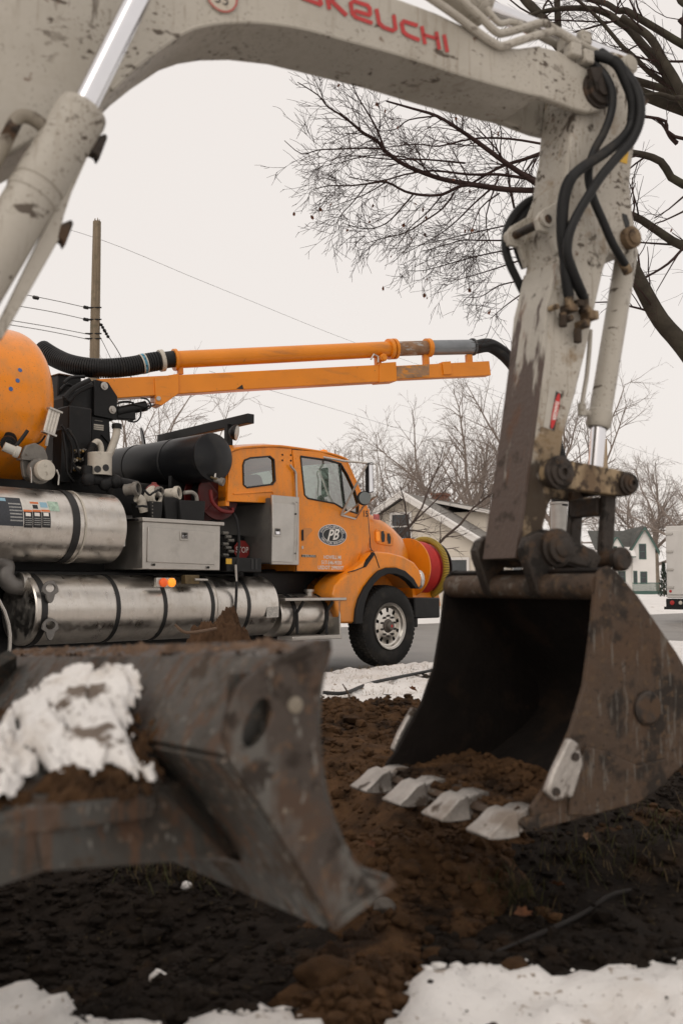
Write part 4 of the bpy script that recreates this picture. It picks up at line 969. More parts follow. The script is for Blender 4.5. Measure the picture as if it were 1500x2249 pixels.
# panel seams
for sm in ([(940,508), (950,600), (958,700), (964,765), (985,785)], [(985,790), (1000,830), (1018,885)], [(820,914), (870,900), (922,880)], [(905,520), (908,650), (908,780)]):
    MB().tube(TP(sm, .155 if sm[0][0] < 950 and sm[0][1] < 600 else -.012, z2), .007, 6, 3).build('panel_seam', rbb, tk)
# ---- mirrors
ms = empty('mirror_assembly', (0, 0, 0), 0, tk)
mv = -.28
def mix(pv): return [T(*z2(x, y), v) for x, y, v in pv]
MB().tube(mix([(660,184, DV), (800,210, -.05), (945,222, mv)]), .014, 8).build('mirror_rod', alum, ms)
MB().tube(mix([(778,548, DV - .02), (850,400, -.08), (940,232, mv)]), .013, 8).build('mirror_rod', alum, ms)
MB().tube(mix([(780,552, DV - .02), (850,510, .0), (905,468, mv + .05), (985,430, mv)]), .013, 8).build('mirror_rod', alum, ms)
MB().tube(mix([(872,570, DV - .02), (915,500, -.05), (985,440, mv)]), .013, 8).build('mirror_rod', alum, ms)
MB().ext([p for p in TP([(776,545), (872,572), (868,580), (778,556)], DV - .03, z2)], (0, .016, 0)).build('mirror_foot', alum, ms)
MB().ext(TP([(950,222), (978,216), (984,405), (952,415)], mv, z2), (0, .06, 0)).build('mirror_head', plast, ms, bevel=.008)
MB().ext([p + V3(-.004, -.002, 0) for p in TP([(954,228), (974,222), (980,400), (956,408)], mv, z2)], (0, .004, 0)).build('mirror_glass', chrome, ms)
MB().tube(mix([(978,228, mv), (1000,235, mv - .1), (1008,300, mv - .1), (1004,420, mv - .1), (985,440, mv)]), .008, 6, 3).build('mirror_guard', alum, ms)
c = T(*z2(922, 445), mv + .04); MB().lathe(c, (.45, .9, 0), [(-.02, .02), (-.01, .085), (.02, .09), (.05, .03)], 20).build('convex_mirror', plast, ms)
MB().lathe(c + V3(-.006, -.02, 0), (.45, .9, 0), [(-.004, .001), (.0, .078)], 20).build('convex_glass', mat('dark_mirror', (.16, .17, .165), .06, 1.0, .05), ms)
# aerial
# ---- bumper and front hose reel
bp0, bp1 = T(*z2(1235, 1075), .25), T(*z2(1410, 1200), .25)
MB().box((bp0.x - .1, .15, bp1.z), (bp1.x - .15, 2.2, bp0.z)).build('bumper', blkst, tk, bevel=.02)
MB().box((bp0.x + .05, .5, bp1.z - .14), (bp0.x + .4, .75, bp1.z)).build('tow_hook', blkst, tk, bevel=.02)
re_c = T(*z2(1300, 885), .45)
rl = empty('front_hose_reel', (re_c.x, .45 + .30, re_c.z), 0, tk)
U = Vector((1, 0, 0)); RR = .43
MB().lathe((-.02, 0, 0), U, [(0, RR - .02), (0, RR), (.02, RR), (.02, RR - .05), (.02, .1)], 48).build('reel_flange', orangew, rl)
MB().lathe((.50, 0, 0), U, [(0, RR - .12), (0, RR - .02), (.02, RR - .02), (.02, .1)], 48).build('reel_flange', blkst, rl)
rd = mat('red_hose', (.50, .022, .018), .45, 0, .12, 12)
for i in range(8):
    ring = [(.05 + .028*i + .024*a/48, (RR - .055)*math.cos(2*math.pi*a/48), (RR - .055)*math.sin(2*math.pi*a/48)) for a in range(49)]
    MB().tube(ring, .0155, 8).build('red_hose_turn', rd, rl)
MB().cyl((.0, 0, 0), (.5, 0, 0), RR - .07, n=40).build('drum', rd, rl)
yb = mat('yellow_hose_spiral', (.55, .38, .04), .5); 
hp_ = []
for a in range(-70, 111, 6): hp_.append(V3(.36, (RR - .01)*-math.cos(R(a)), (RR - .01)*math.sin(R(a))))
hb_ = MB().tube(hp_, .045, 12, 2).build('suction_hose_coil', blackrub, rl)
mb = MB(); S = spline(hp_, 2)
for i in range(1, len(S) - 1):
    d = (S[i+1] - S[i-1]).normalized(); mb.cyl(S[i] - d*.006, S[i] + d*.006, .0475, n=12)
o_ = mb.build('hose_ribs', yb, rl); o_['kind'] = 'stuff'
MB().hexa([V3(-.1, -.2, -.55), V3(.5, -.2, -.55), V3(.5, .2, -.55), V3(-.1, .2, -.55)], [V3(-.05, -.08, 0), V3(.53, -.08, 0), V3(.53, .08, 0), V3(-.05, .08, 0)]).build('reel_stand', orangew, rl)

# ---- lower side tanks
def hor_tank(name, u0, u1, vc, zc, r, m, dome=.05):
    return MB().lathe((u0, vc, zc), (1, 0, 0), [(-dome, .02), (-dome*.8, r*.5), (-dome*.45, r*.8), (-.012, r*.96), (.0, r), (u1-u0, r), (u1-u0+.012, r*.96), (u1-u0+dome*.45, r*.8), (u1-u0+dome*.8, r*.5), (u1-u0+dome, .02)], 64).build(name, m, tk, smooth=30)
def bands(tank, xs_, y, vc, zc, r, w=.035, m=None, seams=False):
    for x in xs_:
        u = T(x, y, .0).x; MB().lathe((u - w/2, vc, zc), (1, 0, 0), [(0, r + .001), (.0, r + .007), (w, r + .007), (w, r + .001)], 64).build('strap', m or rbb, tank)
LZ, LR = .815, .345
uL, uR = T(78, 1330, .05).x, T(606, 1335, .05).x
lt = hor_tank('long_water_tank', uL, uR, LR, LZ, LR, steel, .03)
bands(lt, [262, 365, 469, 548], 1330, LR, LZ, LR, .045)
bands(lt, [98, 480], 1330, LR, LZ, LR, .012, alum)
u = T(100, 1330, 0).x; MB().lathe((u - .03, LR, LZ), (1, 0, 0), [(0, LR + .001), (0, LR + .008), (.06, LR + .008), (.06, LR + .001)], 64).build('strap', rbb, lt)
for y in (1300, 1382):
    c = T(112, y, -.03)
    t_ = MB()
    pts = [V3(c.x + .085*math.cos(a)*(1 if math.sin(a) > -.2 else .55), -.035, c.z + .105*math.sin(a)) for a in [2*math.pi*i/24 for i in range(24)]]
    hol = [V3(c.x + .05*math.cos(a), -.035, c.z + .035 + .04*math.sin(a)) for a in [2*math.pi*i/16 for i in range(16)]]
    MB().ext(pts, (0, .03, 0), [hol]).build('lever_handle', mat('cast_grey', (.17, .16, .15), .5, .3, .2, 10), lt, bevel=.005)
lpq = TP([(1158,383), (1210,378), (1208,425), (1156,428)], -.004, z3)
MB().ext(lpq, (0, .003, 0)).build('data_plate', mat('mottled_plate', (.42, .40, .37), .5, .3, .35, 40), lt, smooth=0)
FZ, FR = .695, .255
u0, u1 = T(640, 1350, .08).x, T(735, 1350, .08).x
ft = hor_tank('fuel_tank', T(622,1350,.1).x, T(738,1350,.1).x, .10 + FR, FZ, FR, steel, .03)
for x in (655, 724): 
    u = T(x, 1350, .05).x; MB().lathe((u - .03, .10 + FR, FZ), (1, 0, 0), [(0, FR + .001), (0, FR + .010), (.06, FR + .010), (.06, FR + .001)], 48).build('strap', rbb, ft)
c = T(*z2(575, 1040), .30); MB().lathe(V3(c.x, .30, FZ + FR - .03), (0, 0, 1), [(0, .05), (.05, .05), (.055, .065), (.085, .065), (.09, .05)], 20).build('filler_cap', alum, ft)
sv = -.02
a, b = T(*z2(425, 1078), sv), T(*z2(812, 1076), sv)
stp = MB().box((a.x, sv, a.z - .035), (b.x, .22, a.z)).build('step_tread', alum, tk, bevel=.006)
a2, b2 = T(*z2(470, 1318), sv), T(*z2(782, 1308), sv)
MB().box((a2.x, sv, b2.z - .05), (b2.x, .25, b2.z)).build('step_tread', alum, tk, bevel=.006)
MB().hexa([V3(b.x - .13, sv + .01, a.z - .03), V3(b.x - .11, sv + .01, a.z - .03), V3(b.x - .11, .22, a.z - .03), V3(b.x - .13, .22, a.z - .03)], [V3(b2.x - .03, sv + .01, b2.z - .01), V3(b2.x - .005, sv + .01, b2.z - .01), V3(b2.x - .005, .24, b2.z - .01), V3(b2.x - .03, .24, b2.z - .01)]).build('step_bracket', alum, tk)
for x in (505, 690):
    p0, p1 = T(*z2(x + 35, 1098), sv + .02), T(*z2(x - 5, 1305), sv + .02)
    MB().tube([p0, p0*.65 + p1*.35 + V3(-.02, .06, 0), p1], .022, 6).build('step_strut', blkst, tk)

# ---- upper tank
UR = .358; UZ = 1.635
u1 = T(272, 1160, .06).x
ut = hor_tank('upper_water_tank', -7.6, u1, UR, UZ, UR, steel, .035)
for x, w, m_ in ((170, .075, rbb), (190, .02, creamp)):
    u = T(x, 1150, .0).x; MB().lathe((u - w/2, UR, UZ), (1, 0, 0), [(0, UR + .001), (0, UR + .010), (w, UR + .010), (w, UR + .001)], 64).build('strap', m_, ut)
u = u1 + .015; MB().ext([V3(u + .01, .12, 1.45), V3(u + .05, .12, 1.45), V3(u + .05, .12, 1.78), V3(u + .01, .12, 1.78)], (0, .02, 0)).build('perforated_strip', alum, ut)
# decals wrapped onto the tank side
def decal(x0, y0, x1, y1, m, name, parent, zf=z1, lift=.002):
    vs_ = []; fs_ = []; n = 10
    ua, ub_ = T(*zf(x0, (y0+y1)/2), .0).x, T(*zf(x1, (y0+y1)/2), .0).x
    za, zb = T(*zf((x0+x1)/2, y0), .02).z, T(*zf((x0+x1)/2, y1), .02).z
    for i in range(n + 1):
        z = za + (zb - za)*i/n; s_ = max(-.999, min(.999, (z - UZ)/UR)); v = UR - (UR + lift)*math.sqrt(1 - s_*s_)
        vs_ += [V3(ua, v, z), V3(ub_, v, z)]
    fs_ = [(2*i, 2*i+1, 2*i+3, 2*i+2) for i in range(n)]
    return MB().add(vs_, fs_).build(name, m, parent, smooth=60)
blu = mat('pale_blue_print', (.25, .42, .52), .5); grn = mat('green_print', (.12, .32, .22), .5); org = mat('orange_print', (.62, .16, .04), .5); grey = mat('grey_print', (.30, .30, .29), .5, 0, .4, 60)
d1 = decal(-60, 1100, 142, 1272, mat('dark_decal', (.03, .034, .042), .45, 0, .3, 60), 'instruction_decal', tk); decal(-60, 1102, 55, 1122, blu, 'decal_heading', d1, lift=.003)
for i in range(6): decal(64, 1138 + 20*i, 136, 1146 + 20*i, grey, 'decal_line', d1, lift=.003)
d2 = decal(142, 1122, 302, 1190, mat('white_decal', (.62, .59, .54), .45, 0, .1, 30), 'warning_decal', tk)
decal(195, 1130, 245, 1142, org, 'decal_heading', d2, lift=.003); decal(252, 1132, 295, 1165, blu, 'decal_heading', d2, lift=.003); decal(206, 1148, 236, 1172, blk, 'pictogram', d2, lift=.003); decal(300, 1128, 362, 1186, mat('faint_green_print', (.34, .46, .37), .5, 0, .35, 30), 'decal_panel', d2, lift=.003)
for i in range(3):
    a = 146 + 53*i; d3 = decal(a, 1184, a + 50, 1284, blk, 'warning_panel', tk); decal(a, 1178, a + 50, 1190, org, 'decal_heading', d3, lift=.003); decal(a + 10, 1196, a + 40, 1216, wht, 'pictogram', d3, lift=.003)
    for j in range(4): decal(a + 6, 1228 + 12*j, a + 44, 1232 + 12*j, grey, 'decal_line', d3, lift=.003)
# downpipe elbow at the left between the tanks
MB().tube([T(*z3(-30, 170), .30), T(*z3(25, 200), .30), T(*z3(25, 250), .28), T(*z3(60, 290), .27), T(*z3(120, 290), .3)], .085, 16, 5).build('drain_elbow', mat('grey_cast_pipe', (.16, .15, .14), .45, .4, .2, 8), tk)
MB().lathe(T(*z3(85, 278), .28), (1, 0, 0), [(0, .105), (.02, .105), (.03, .10), (.05, .10), (.06, .105), (.08, .105)], 24).build('pipe_clamp', alum, tk)

# ---- stainless tool box and the locker behind the cab
a, b = T(*z3(622, 10), .0), T(*z3(948, 222), .0)
tbx = MB().box((a.x, .0, b.z), (b.x + .02, .75, a.z)).build('tool_box', alum, tk, bevel=.006)
tp = T(*z3(640, 30), 0); MB().box((a.x - .02, -.025, a.z), (b.x + .06, .78, a.z + .04)).build('lid', alum, tbx, bevel=.006)
dd_ = MB().ext(TP([(645,34), (935,58), (932,198), (640,186)], -.014, z3), (0, .012, 0)).build('drop_door', alum, tk, bevel=.004)
for q_, r_ in (((668,198), .014), ((903,210), .014)):
    c = T(*z3(*q_), -.01); MB().cyl(c, c - V3(0, .012, 0), r_, n=10).build('bolt', blkst, tbx)
def paddle(x, y, zf, v, parent, s=.055):
    c = T(*zf(x, y), v)
    pl = MB().box((c.x - s, v - .008, c.z - s*.9), (c.x + s, v, c.z + s)).build('paddle_latch', alum, parent, bevel=.006)
    MB().box((c.x - s*.72, v - .010, c.z - s*.5), (c.x + s*.72, v - .004, c.z + s*.7)).build('latch_cup', mat('dark_recess', (.10, .095, .09), .4, .6), parent)
    MB().box((c.x - s*.5, v - .016, c.z - s*.45), (c.x + s*.5, v - .008, c.z + s*.15)).build('latch_paddle', chrome, parent, bevel=.003)
    MB().cyl((c.x, v - .018, c.z + s*.35), (c.x, v - .008, c.z + s*.35), s*.2, n=12).build('keyhole', pinst, parent)
paddle(800, 74, z3, -.014, dd_)
a, b = T(*z2(335, 452), .04), T(*z2(490, 868), .04)
lk_ = MB().box((a.x, .04, b.z + .02), (b.x, 1.2, a.z + .02)).build('side_locker', mat('dull_dark_aluminium', (.13, .122, .112), .5, .35, .2, 3, .05, 40, [((.22, .20, .17), 4, .54, .2, None, .6, .5)]), tk, bevel=.008)
MB().box((a.x - .015, .005, b.z), (b.x + .02, .04, a.z + .05)).build('front_frame', alum, lk_, bevel=.006)
ld_ = MB().ext(TP([(347,474), (484,486), (476,852), (338,846)], -.010, z2), (0, .014, 0)).build('locker_door', mat('pale_aluminium', (.52, .50, .47), .42, .75, .12, 3, .05, 60), tk, bevel=.004)
paddle(372, 660, z2, -.010, ld_, .06)
for y in (545, 795):
    c = T(*z2(488, y), -.012); MB().cyl(c, c - V3(0, .008, 0), .012, n=8).build('bolt', blkst, lk_)
MB().tube(TP([(492,470), (505,475), (502,690), (492,840)], -.03, z2), .009, 6).build('locker_hinge', alum, lk_)
# twin lamps and small bracket under the tool box
a, b = T(*z3(684, 254), -.06), T(*z3(762, 296), -.06)
lb = MB().box((a.x, -.05, b.z), (b.x, .0, a.z)).build('lamp_box', alum, tk, bevel=.006)
for x, e in ((709, None), (745, 3.2)):
    c = T(*z3(x, 275), -.052); MB().lathe(c, (0, -1, 0), [(0, .048), (.015, .046), (.025, .030), (.028, .01)], 20).build('indicator_lens', mat('lit_amber', (.9, .3, .02), .3, emit=((1, .26, .02), .9)) if e else mat('orange_red_lens', (.75, .11, .02), .3, emit=((1, .12, .01), .25)), lb)
a, b = T(*z3(806, 242), -.03), T(*z3(898, 282), -.03)
vb = MB().box((a.x, -.03, b.z), (b.x - .1, .05, a.z)).build('valve_block', mat('brass_dull', (.12, .085, .04), .5, .5, .3, 12), tk, bevel=.006)
MB().cyl(T(*z3(845, 262), -.04), T(*z3(900, 264), -.04), .014, n=10).build('valve_lever', alum, vb)
# ---- hand gun hose dangling from the red reel
MB().tube([T(*z1(1360, 1180), .25), T(*z1(1395, 1240), .15), T(*z1(1408, 1380), .10), T(*z3(1030, 180), .0), T(*z3(1025, 330), -.02), T(*z3(1017, 455), -.05)], .016, 8, 6).build('hanging_hose', blackrub, tk)
a, b = T(*z3(985, 165), -.0), T(*z3(1135, 230), -.0)
br = MB().box((a.x, .0, b.z), (b.x, .5, a.z)).build('step_bracket', blkst, tk, bevel=.01)
for x in (1095, 1112):
    c = T(*z3(x, 195), -.002); MB().box((c.x - .015, -.004, c.z - .06), (c.x + .015, .002, c.z + .06)).build('slot', blk, br)
c = T(*z3(990, 183), -.003); MB().box((c.x - .03, -.006, c.z - .03), (c.x + .05, .0, c.z + .03)).build('yellow_tag', yel, br)
MB().cyl(T(*z3(1022, 198), -.03), T(*z3(1026, 270), -.03), .015, .010, 8).build('spray_lance', alum, br)
# stop paddle seen between box and locker
c = T(*z1(1425, 1385), .40)
redk = mat('dull_red_sign', (.22, .018, .016), .5)
sg = MB().ext([c + V3(.12*math.cos(R(22.5 + 45*i)), 0, .12*math.sin(R(22.5 + 45*i)) - .06) for i in range(8)], (0, .01, 0)).build('stop_paddle', redk, tk, smooth=0)
put_text(MB(), 'STOP', .10, c + V3(0, -.003, -.06), (1, 0, 0), (0, 0, 1), width=.19).build('stop_lettering', wht, sg, smooth=0)
MB().box((-3.0, .5, .95), (-2.05, 1.9, 1.65)).build('pump_housing', blkst, tk, bevel=.03)
for i in range(7):
    c = T(*z3(965 + 12*(i % 3), 60 + 16*i), .22); MB().cyl(c, c + V3(.08, 0, 0), .02, n=8).build('pipe_nipple', mat('grey_fitting', (.2, .19, .17), .5, .4), tk)
# ---- debris tank
DR, DZ, DVc = .86, 2.87, 1.2
uf = T(134, 880, DVc - DR).x
dt = MB().lathe((-8.6, DVc, DZ), (1, 0, 0), [(0, .1), (0, DR)] + [(uf + 8.6 - .22 + .22*math.sin(R(a)), DR - .16*(1 - math.cos(R(a)))) for a in range(0, 91, 15)] + [(uf + 8.6 + .06, DR*.5), (uf + 8.6 + .09, .02)], 72).build('debris_tank', orange, tk, smooth=40)
def on_tank(x, y, zf=z1, lift=.0):
    v = .4
    for _ in range(12):
        p = T(*zf(x, y), v); s_ = max(-.97, min(.97, (p.z - DZ)/DR)); v = DVc - (DR + lift)*math.sqrt(1 - s_*s_)
    return V3(p.x, v, p.z), Vector((0, (v - DVc), p.z - DZ)).normalized()
bluep = mat('blue_print', (.05, .12, .30), .5)
for x, y in ((121,356), (107,418), (67,467)):
    p, n = on_tank(x, y); MB().cyl(p - n*.002, p + n*.003, .022, n=18).build('blue_dot', bluep, dt, smooth=0)
MB().tube([on_tank(150, y, lift=.01)[0] + V3(0, 0, 0) for y in (1000, 900, 830)] + [on_tank(x, y, lift=.02)[0] for x, y in ((190, 800), (240, 780), (270, 740))], .010, 6, 5).build('tank_cable', blkst, dt)
# work light on a stalk
p = T(*z1(310, 650), .28); q_ = T(*z1(290, 735), .28)
wlm = mat('ribbed_lamp_glass', (.62, .58, .52), .3, 0, .1, 30)
wk = empty('work_light', (0, 0, 0), 0, tk)
ax_ = (T(*z1(330, 570), .28) - T(*z1(290, 725), .28)).normalized(); c0 = T(*z1(290, 728), .28); sx = Vector((1, 0, -ax_.x/ax_.z)).normalized()
for i in range(4): MB().cyl(c0 + sx*(.032*(i - 1.5)), c0 + sx*(.032*(i - 1.5)) + ax_*.235, .017, n=10).build('lamp_rib', wlm, wk)
for t_ in (-.012, .235): MB().hexa([c0 + sx*a + V3(0, b, 0) + ax_*t_ for a, b in ((-.075, -.03), (.075, -.03), (.075, .03), (-.075, .03))], [c0 + sx*a + V3(0, b, 0) + ax_*(t_ + .018) for a, b in ((-.075, -.03), (.075, -.03), (.075, .03), (-.075, .03))]).build('lamp_cap', alum, wk)
MB().tube([c0, c0 - ax_*.07, T(*z1(275, 800), .30)], .016, 8).build('lamp_stalk', alum, wk)
# gate valve with round cap
c = T(*z1(270, 945), .12); gv = empty('gate_valve', (0, 0, 0), 0, tk)
castg = mat('cast_valve_grey', (.20, .185, .165), .55, .3, .2, 10, .2, 60, [((.09, .07, .05), 9, .6, .1)])
MB().lathe(c + V3(0, .30, 0), (0, -1, 0), [(0, .09), (.16, .09), (.17, .125), (.20, .125), (.21, .095), (.26, .095)], 28).build('valve_body', castg, gv)
MB().lathe(c + V3(0, .04, 0), (0, -1, 0), [(0, .100), (.05, .102), (.06, .096), (.066, .05), (.07, .02)], 28).build('valve_cap', creamp, gv)
MB().ext([c + V3(a, .20, b) for a, b in [(-.135, .05), (-.14, .16), (-.10, .25), (.0, .29), (.10, .25), (.14, .16), (.135, .05), (.10, -.06), (-.11, -.06)]], (0, .05, 0)).build('valve_bonnet', castg, gv, bevel=.012)
MB().box(c + V3(-.16, .16, .105), c + V3(.16, .27, .125)).build('valve_flange', castg, gv)
for sx_ in (-.13, .15):
    MB().tube([c + V3(sx_, .05, .02), c + V3(sx_*1.05, .02, -.04), c + V3(sx_*1.02, .02, -.13)], .008, 6).build('cam_lever', alum, gv)
# ball valve with clear cup at the far left
p, n = on_tank(55, 770); vq = empty('ball_valve', (0, 0, 0), 0, tk)
q_ = T(*z1(60, 825), .16)
MB().lathe(p - n*.02, (q_ - p).normalized(), [(0, .085), (.04, .085), (.045, .06), (.12, .06), (.125, .075), (.16, .075), (.165, .05), (.20, .05)], 20).build('valve_body', blkst, vq)
MB().lathe(T(*z1(25, 805), .17), (.9, -.3, -.35), [(0, .045), (.10, .045), (.11, .058), (.15, .058), (.155, .04)], 18).build('clear_cup', mat('milky_cup', (.5, .48, .43), .2, 0, .1), vq)
MB().tube([T(*z1(95, 805), .16), T(*z1(135, 755), .14), T(*z1(165, 712), .14)], .018, 8).build('valve_handle', plast, vq)
# ---- boom pedestal and machinery
BF_O = Vector(T_O) + T.u*T(*z1(610, 520), 1.05).x + T.v*1.05; BF_O.z = 0; BF_A = 27.0
BFr = Frame(BF_O, BF_A)
sb = empty('suction_boom', T.loc(BF_O), R(BF_A - T_A), tk)
def BP(pts, v, z=None): return [BFr(*(z(*p) if z else p), v) for p in pts]
HB = .09
bm_ = MB().ext(BP([(20,207), (525,181), (1045,155), (1045,213), (525,243), (90,273), (60,240)], -HB, z4), (0, 2*HB, 0)).build('main_beam', orangew, sb, bevel=.010)
MB().ext(BP([(1040,162), (1366,145), (1372,194), (1040,209)], -HB + .018, z4), (0, 2*HB - .036, 0)).build('telescopic_beam', orangew, sb, bevel=.008)
MB().ext(BP([(1046,164), (1160,156), (1160,199), (1046,206)], -HB + .010, z4), (0, .007, 0)).build('scuffed_patch', mat('grey_scuffed_orange', (.33, .19, .10), .6, 0, .3, 8, 0, 1, [((.62, .24, .03), 6, .52, .1, (1, 1, 3))]), sb)
MB().ext(BP([(990,152), (1047,148), (1050,214), (990,218)], -HB - .012, z4), (0, 2*HB + .024, 0)).build('beam_collar', orangew, sb, bevel=.006)
MB().ext(BP([(1205,148), (1234,146), (1238,190), (1210,192)], -HB - .002, z4), (0, .10, 0)).build('beam_clamp', orangew, sb, bevel=.004)
MB().ext(BP([(220,202), (302,188), (303,256), (262,285), (244,298), (224,292)], -HB - .022, z4), (0, 2*HB + .044, 0)).build('cylinder_bracket', orangew, sb, bevel=.006)
c = BFr(*z4(232, 274), -HB - .022); MB().cyl(c, c - V3(0, .015, 0), .026, n=14).build('bracket_pin', alum, sb)
MB().ext(BP([(500,240), (520,226), (524,242)], -HB - .003, z4), (0, .004, 0)).build('chafe_mark', blk, sb)
t0, t1, t2_, t3, t4_ = [BFr(*z4(*p), .0) for p in ((290,141), (1035,104), (1155,100), (1308,97), (1320,97))]
pt = MB().cyl(t0, t1, .102, n=32).build('suction_tube', orangew, sb)
td = (t1 - t0).normalized()
def ring(p, w, r, m, name='tube_flange'): return MB().lathe(p, td, [(0, r - .02), (0, r), (w, r), (w, r - .02)], 32).build(name, m, sb)
ring(t0 - td*.02, .035, .128, orangew); ring(t1 - td*.07, .05, .135, orangew); ring(t1 - td*.0, .04, .135, orangew)
MB().cyl(t1, t2_, .096, n=32).build('bare_tube', mat('scratched_brown_tube', (.25, .14, .075), .5, .2, .3, 9, 0, 1, [((.40, .38, .36), 5, .55, .1, (1, 3, 3))]), sb)
ring(t2_ - td*.03, .06, .125, orangew)
MB().cyl(t2_, t3, .100, n=32).build('galvanised_tube', mat('grey_blue_tube', (.24, .255, .27), .45, .5, .15, 6), sb)
ring(t3 - td*.01, .025, .118, mat('dark_flange', (.10, .10, .10), .5, .5))
for x in (305, 985, 1150, 1298):
    a = BFr(*z4(x, 150), -.03); MB().ext([BFr(*z4(x - 8, 122), -.03), BFr(*z4(x + 10, 122), -.03), BFr(*z4(x + 14, 190), -.03), BFr(*z4(x - 4, 190), -.03)], (0, .06, 0)).build('tube_saddle', orangew, sb, bevel=.004)
c = BFr(*z4(1006, 132), -.125); MB().lathe(c + V3(0, .06, 0), (0, -1, 0), [(0, .05), (.05, .05), (.055, .035), (.07, .035)], 18).build('swivel_knob', orangew, sb)
MB().tube(BP([(960,140), (970,122), (985,130), (985,150)], -.12, z4), .012, 6).build('swivel_latch', alum, sb)
# corrugated hose from the tank to the tube
hpts = [BFr(*z1(*p), v) for p, v in [((250,235), .55), ((330,285), .35), ((420,322), .2), ((530,342), .08), ((650,345), .02), ((780,332), .0), ((900,308), .0), ((1045,288), .0)]]
ch = MB().tube(hpts, .098, 18, 8).build('corrugated_hose', blackrub, sb)
mb = MB(); S = spline(hpts, 9)
for i in range(1, len(S) - 6, 1):
    d = (S[i+1] - S[i-1]).normalized(); mb.cyl(S[i] - d*.010, S[i] + d*.010, .112, n=18)
o_ = mb.build('hose_ribs', blackrub, sb); o_['kind'] = 'stuff'
def around(i, w, r, m, name, par):
    d = (S[i+1] - S[i-1]).normalized(); return MB().lathe(S[i] - d*w/2, d, [(0, r - .01), (0, r), (w, r), (w, r - .01)], 28).build(name, m, par)
around(int(len(S)*.905), .045, .128, creamp, 'hose_clamp', sb)
lbp = around(int(len(S)*.79), .06, .1165, creamp, 'hose_label', sb)
around(int(len(S)*.79), .03, .1175, mat('teal_print', (.06, .22, .32), .5, 0, .9, 30), 'label_print', sb)
# hose hanging from the tip down to the digging tube
bp_w = [at(1035, 764, BF_O.y + 0) for _ in range(1)]
tipw = BF_O + BFr.u*t4_.x + BFr.v*t4_.y; tipw = Vector((tipw.x, tipw.y, t4_.z))
tY = tipw.y
hp2 = [BFr.loc(p) for p in [tipw - BFr.u*.1, tipw, at(1078, 760, tY + .1), at(1118, 790, tY + .15), at(1160, 850, tY + .2), at(1200, 930, tY + .25), at(1224, 1000, tY + .25), at(1229, 1060, tY + .25), at(1228, 1112, tY + .25)]]
ch2 = MB().tube(hp2, .095, 18, 8).build('drop_hose', blackrub, sb)
mb = MB(); S2 = spline(hp2, 14)
for i in range(len(S2)//2, len(S2) - 1, 1):
    d = (S2[i+1] - S2[i-1]).normalized(); mb.cyl(S2[i] - d*.011, S2[i] + d*.011, .110, n=18)
o_ = mb.build('hose_ribs', blackrub, sb); o_['kind'] = 'stuff'
for k in range(4):
    MB().tube([p + V3(.03, -.09 + .045*k, .035*math.sin(k*2.1)) for p in hp2[:6]], .03, 8, 6).build('hose_strand', blackrub, sb)
dtp = at(1226, 1106, tY + .25); dg = BFr.loc(Vector((dtp.x, dtp.y, .02)))
dtl = BFr.loc(dtp)
MB().lathe(dtl + V3(0, 0, .02), (dg - dtl).normalized(), [(0, .10), (0, .125), (.03, .125), (.035, .112), ((dtl - dg).length, .112)], 28).build('digging_tube', mat('pale_galvanised', (.36, .345, .325), .5, .4, .1, 8), sb)
# pedestal
def tb(name, x0, y0, x1, y1, v0, v1, m=blkst, bev=.01, par=tk, zf=z1):
    a, b = T(*zf(x0, y0), v0), T(*zf(x1, y1), v0)
    return MB().box((min(a.x, b.x), v0, min(a.z, b.z)), (max(a.x, b.x), v1, max(a.z, b.z))).build(name, m, par, bevel=bev)
def tpoly(name, pts, v0, th, m=blkst, bev=.008, par=tk, zf=z1): return MB().ext(TP(pts, v0, zf), (0, th, 0)).build(name, m, par, bevel=bev)
ped = tpoly('boom_pedestal', [(375,520), (440,450), (560,415), (640,430), (692,512), (690,645), (645,660), (655,800), (640,1010), (380,1010)], .95, .5)
tpoly('pedestal_plate', [(560,412), (640,428), (694,512), (692,650), (555,622)], .90, .04, blkst, .006, ped)
for x, y in ((614,450), (662,590)):
    c = T(*z1(x, y), .90); MB().lathe(c, (0, -1, 0), [(0, .045), (.012, .045), (.016, .028), (.03, .026)], 14).build('pedestal_bolt', alum, ped)
tpoly('lower_plate', [(545,628), (645,645), (655,800), (600,735), (575,770), (540,790)], .93, .03, blkst, .004, ped)
vent = tb('print_panel', 555, 672, 612, 712, .928, .932, creamp, 0, ped)
for i in range(2): tb('print_gap', 553, 683 + i*13, 614, 689 + i*13, .924, .930, blk, 0, ped)
tb('print_line', 560, 650, 606, 658, .926, .930, creamp, 0, ped)
for k, pp in enumerate([[(380,520), (440,460), (530,415)], [(400,540), (450,490), (545,440)], [(380,430), (420,400), (500,395)], [(360,470), (400,440), (440,470), (430,540), (400,600)]]):
    MB().tube([T(*z1(*p), .82 + .03*k) for p in pp], .028 if k < 2 else .018, 8, 5).build('pedestal_pipe', blkst, ped)
tb('tank_shroud', 345, 380, 470, 1020, 1.15, 1.9)
tb('control_cabinet', 410, 560, 540, 900, .75, 1.0, blkst, .02)
tb('snow_ledge', 350, 372, 450, 392, 1.1, 1.6, mat('thin_snow', (.7, .68, .66), .7), .01)
tb('valve_bank_cover', 365, 700, 420, 1020, .62, .8)
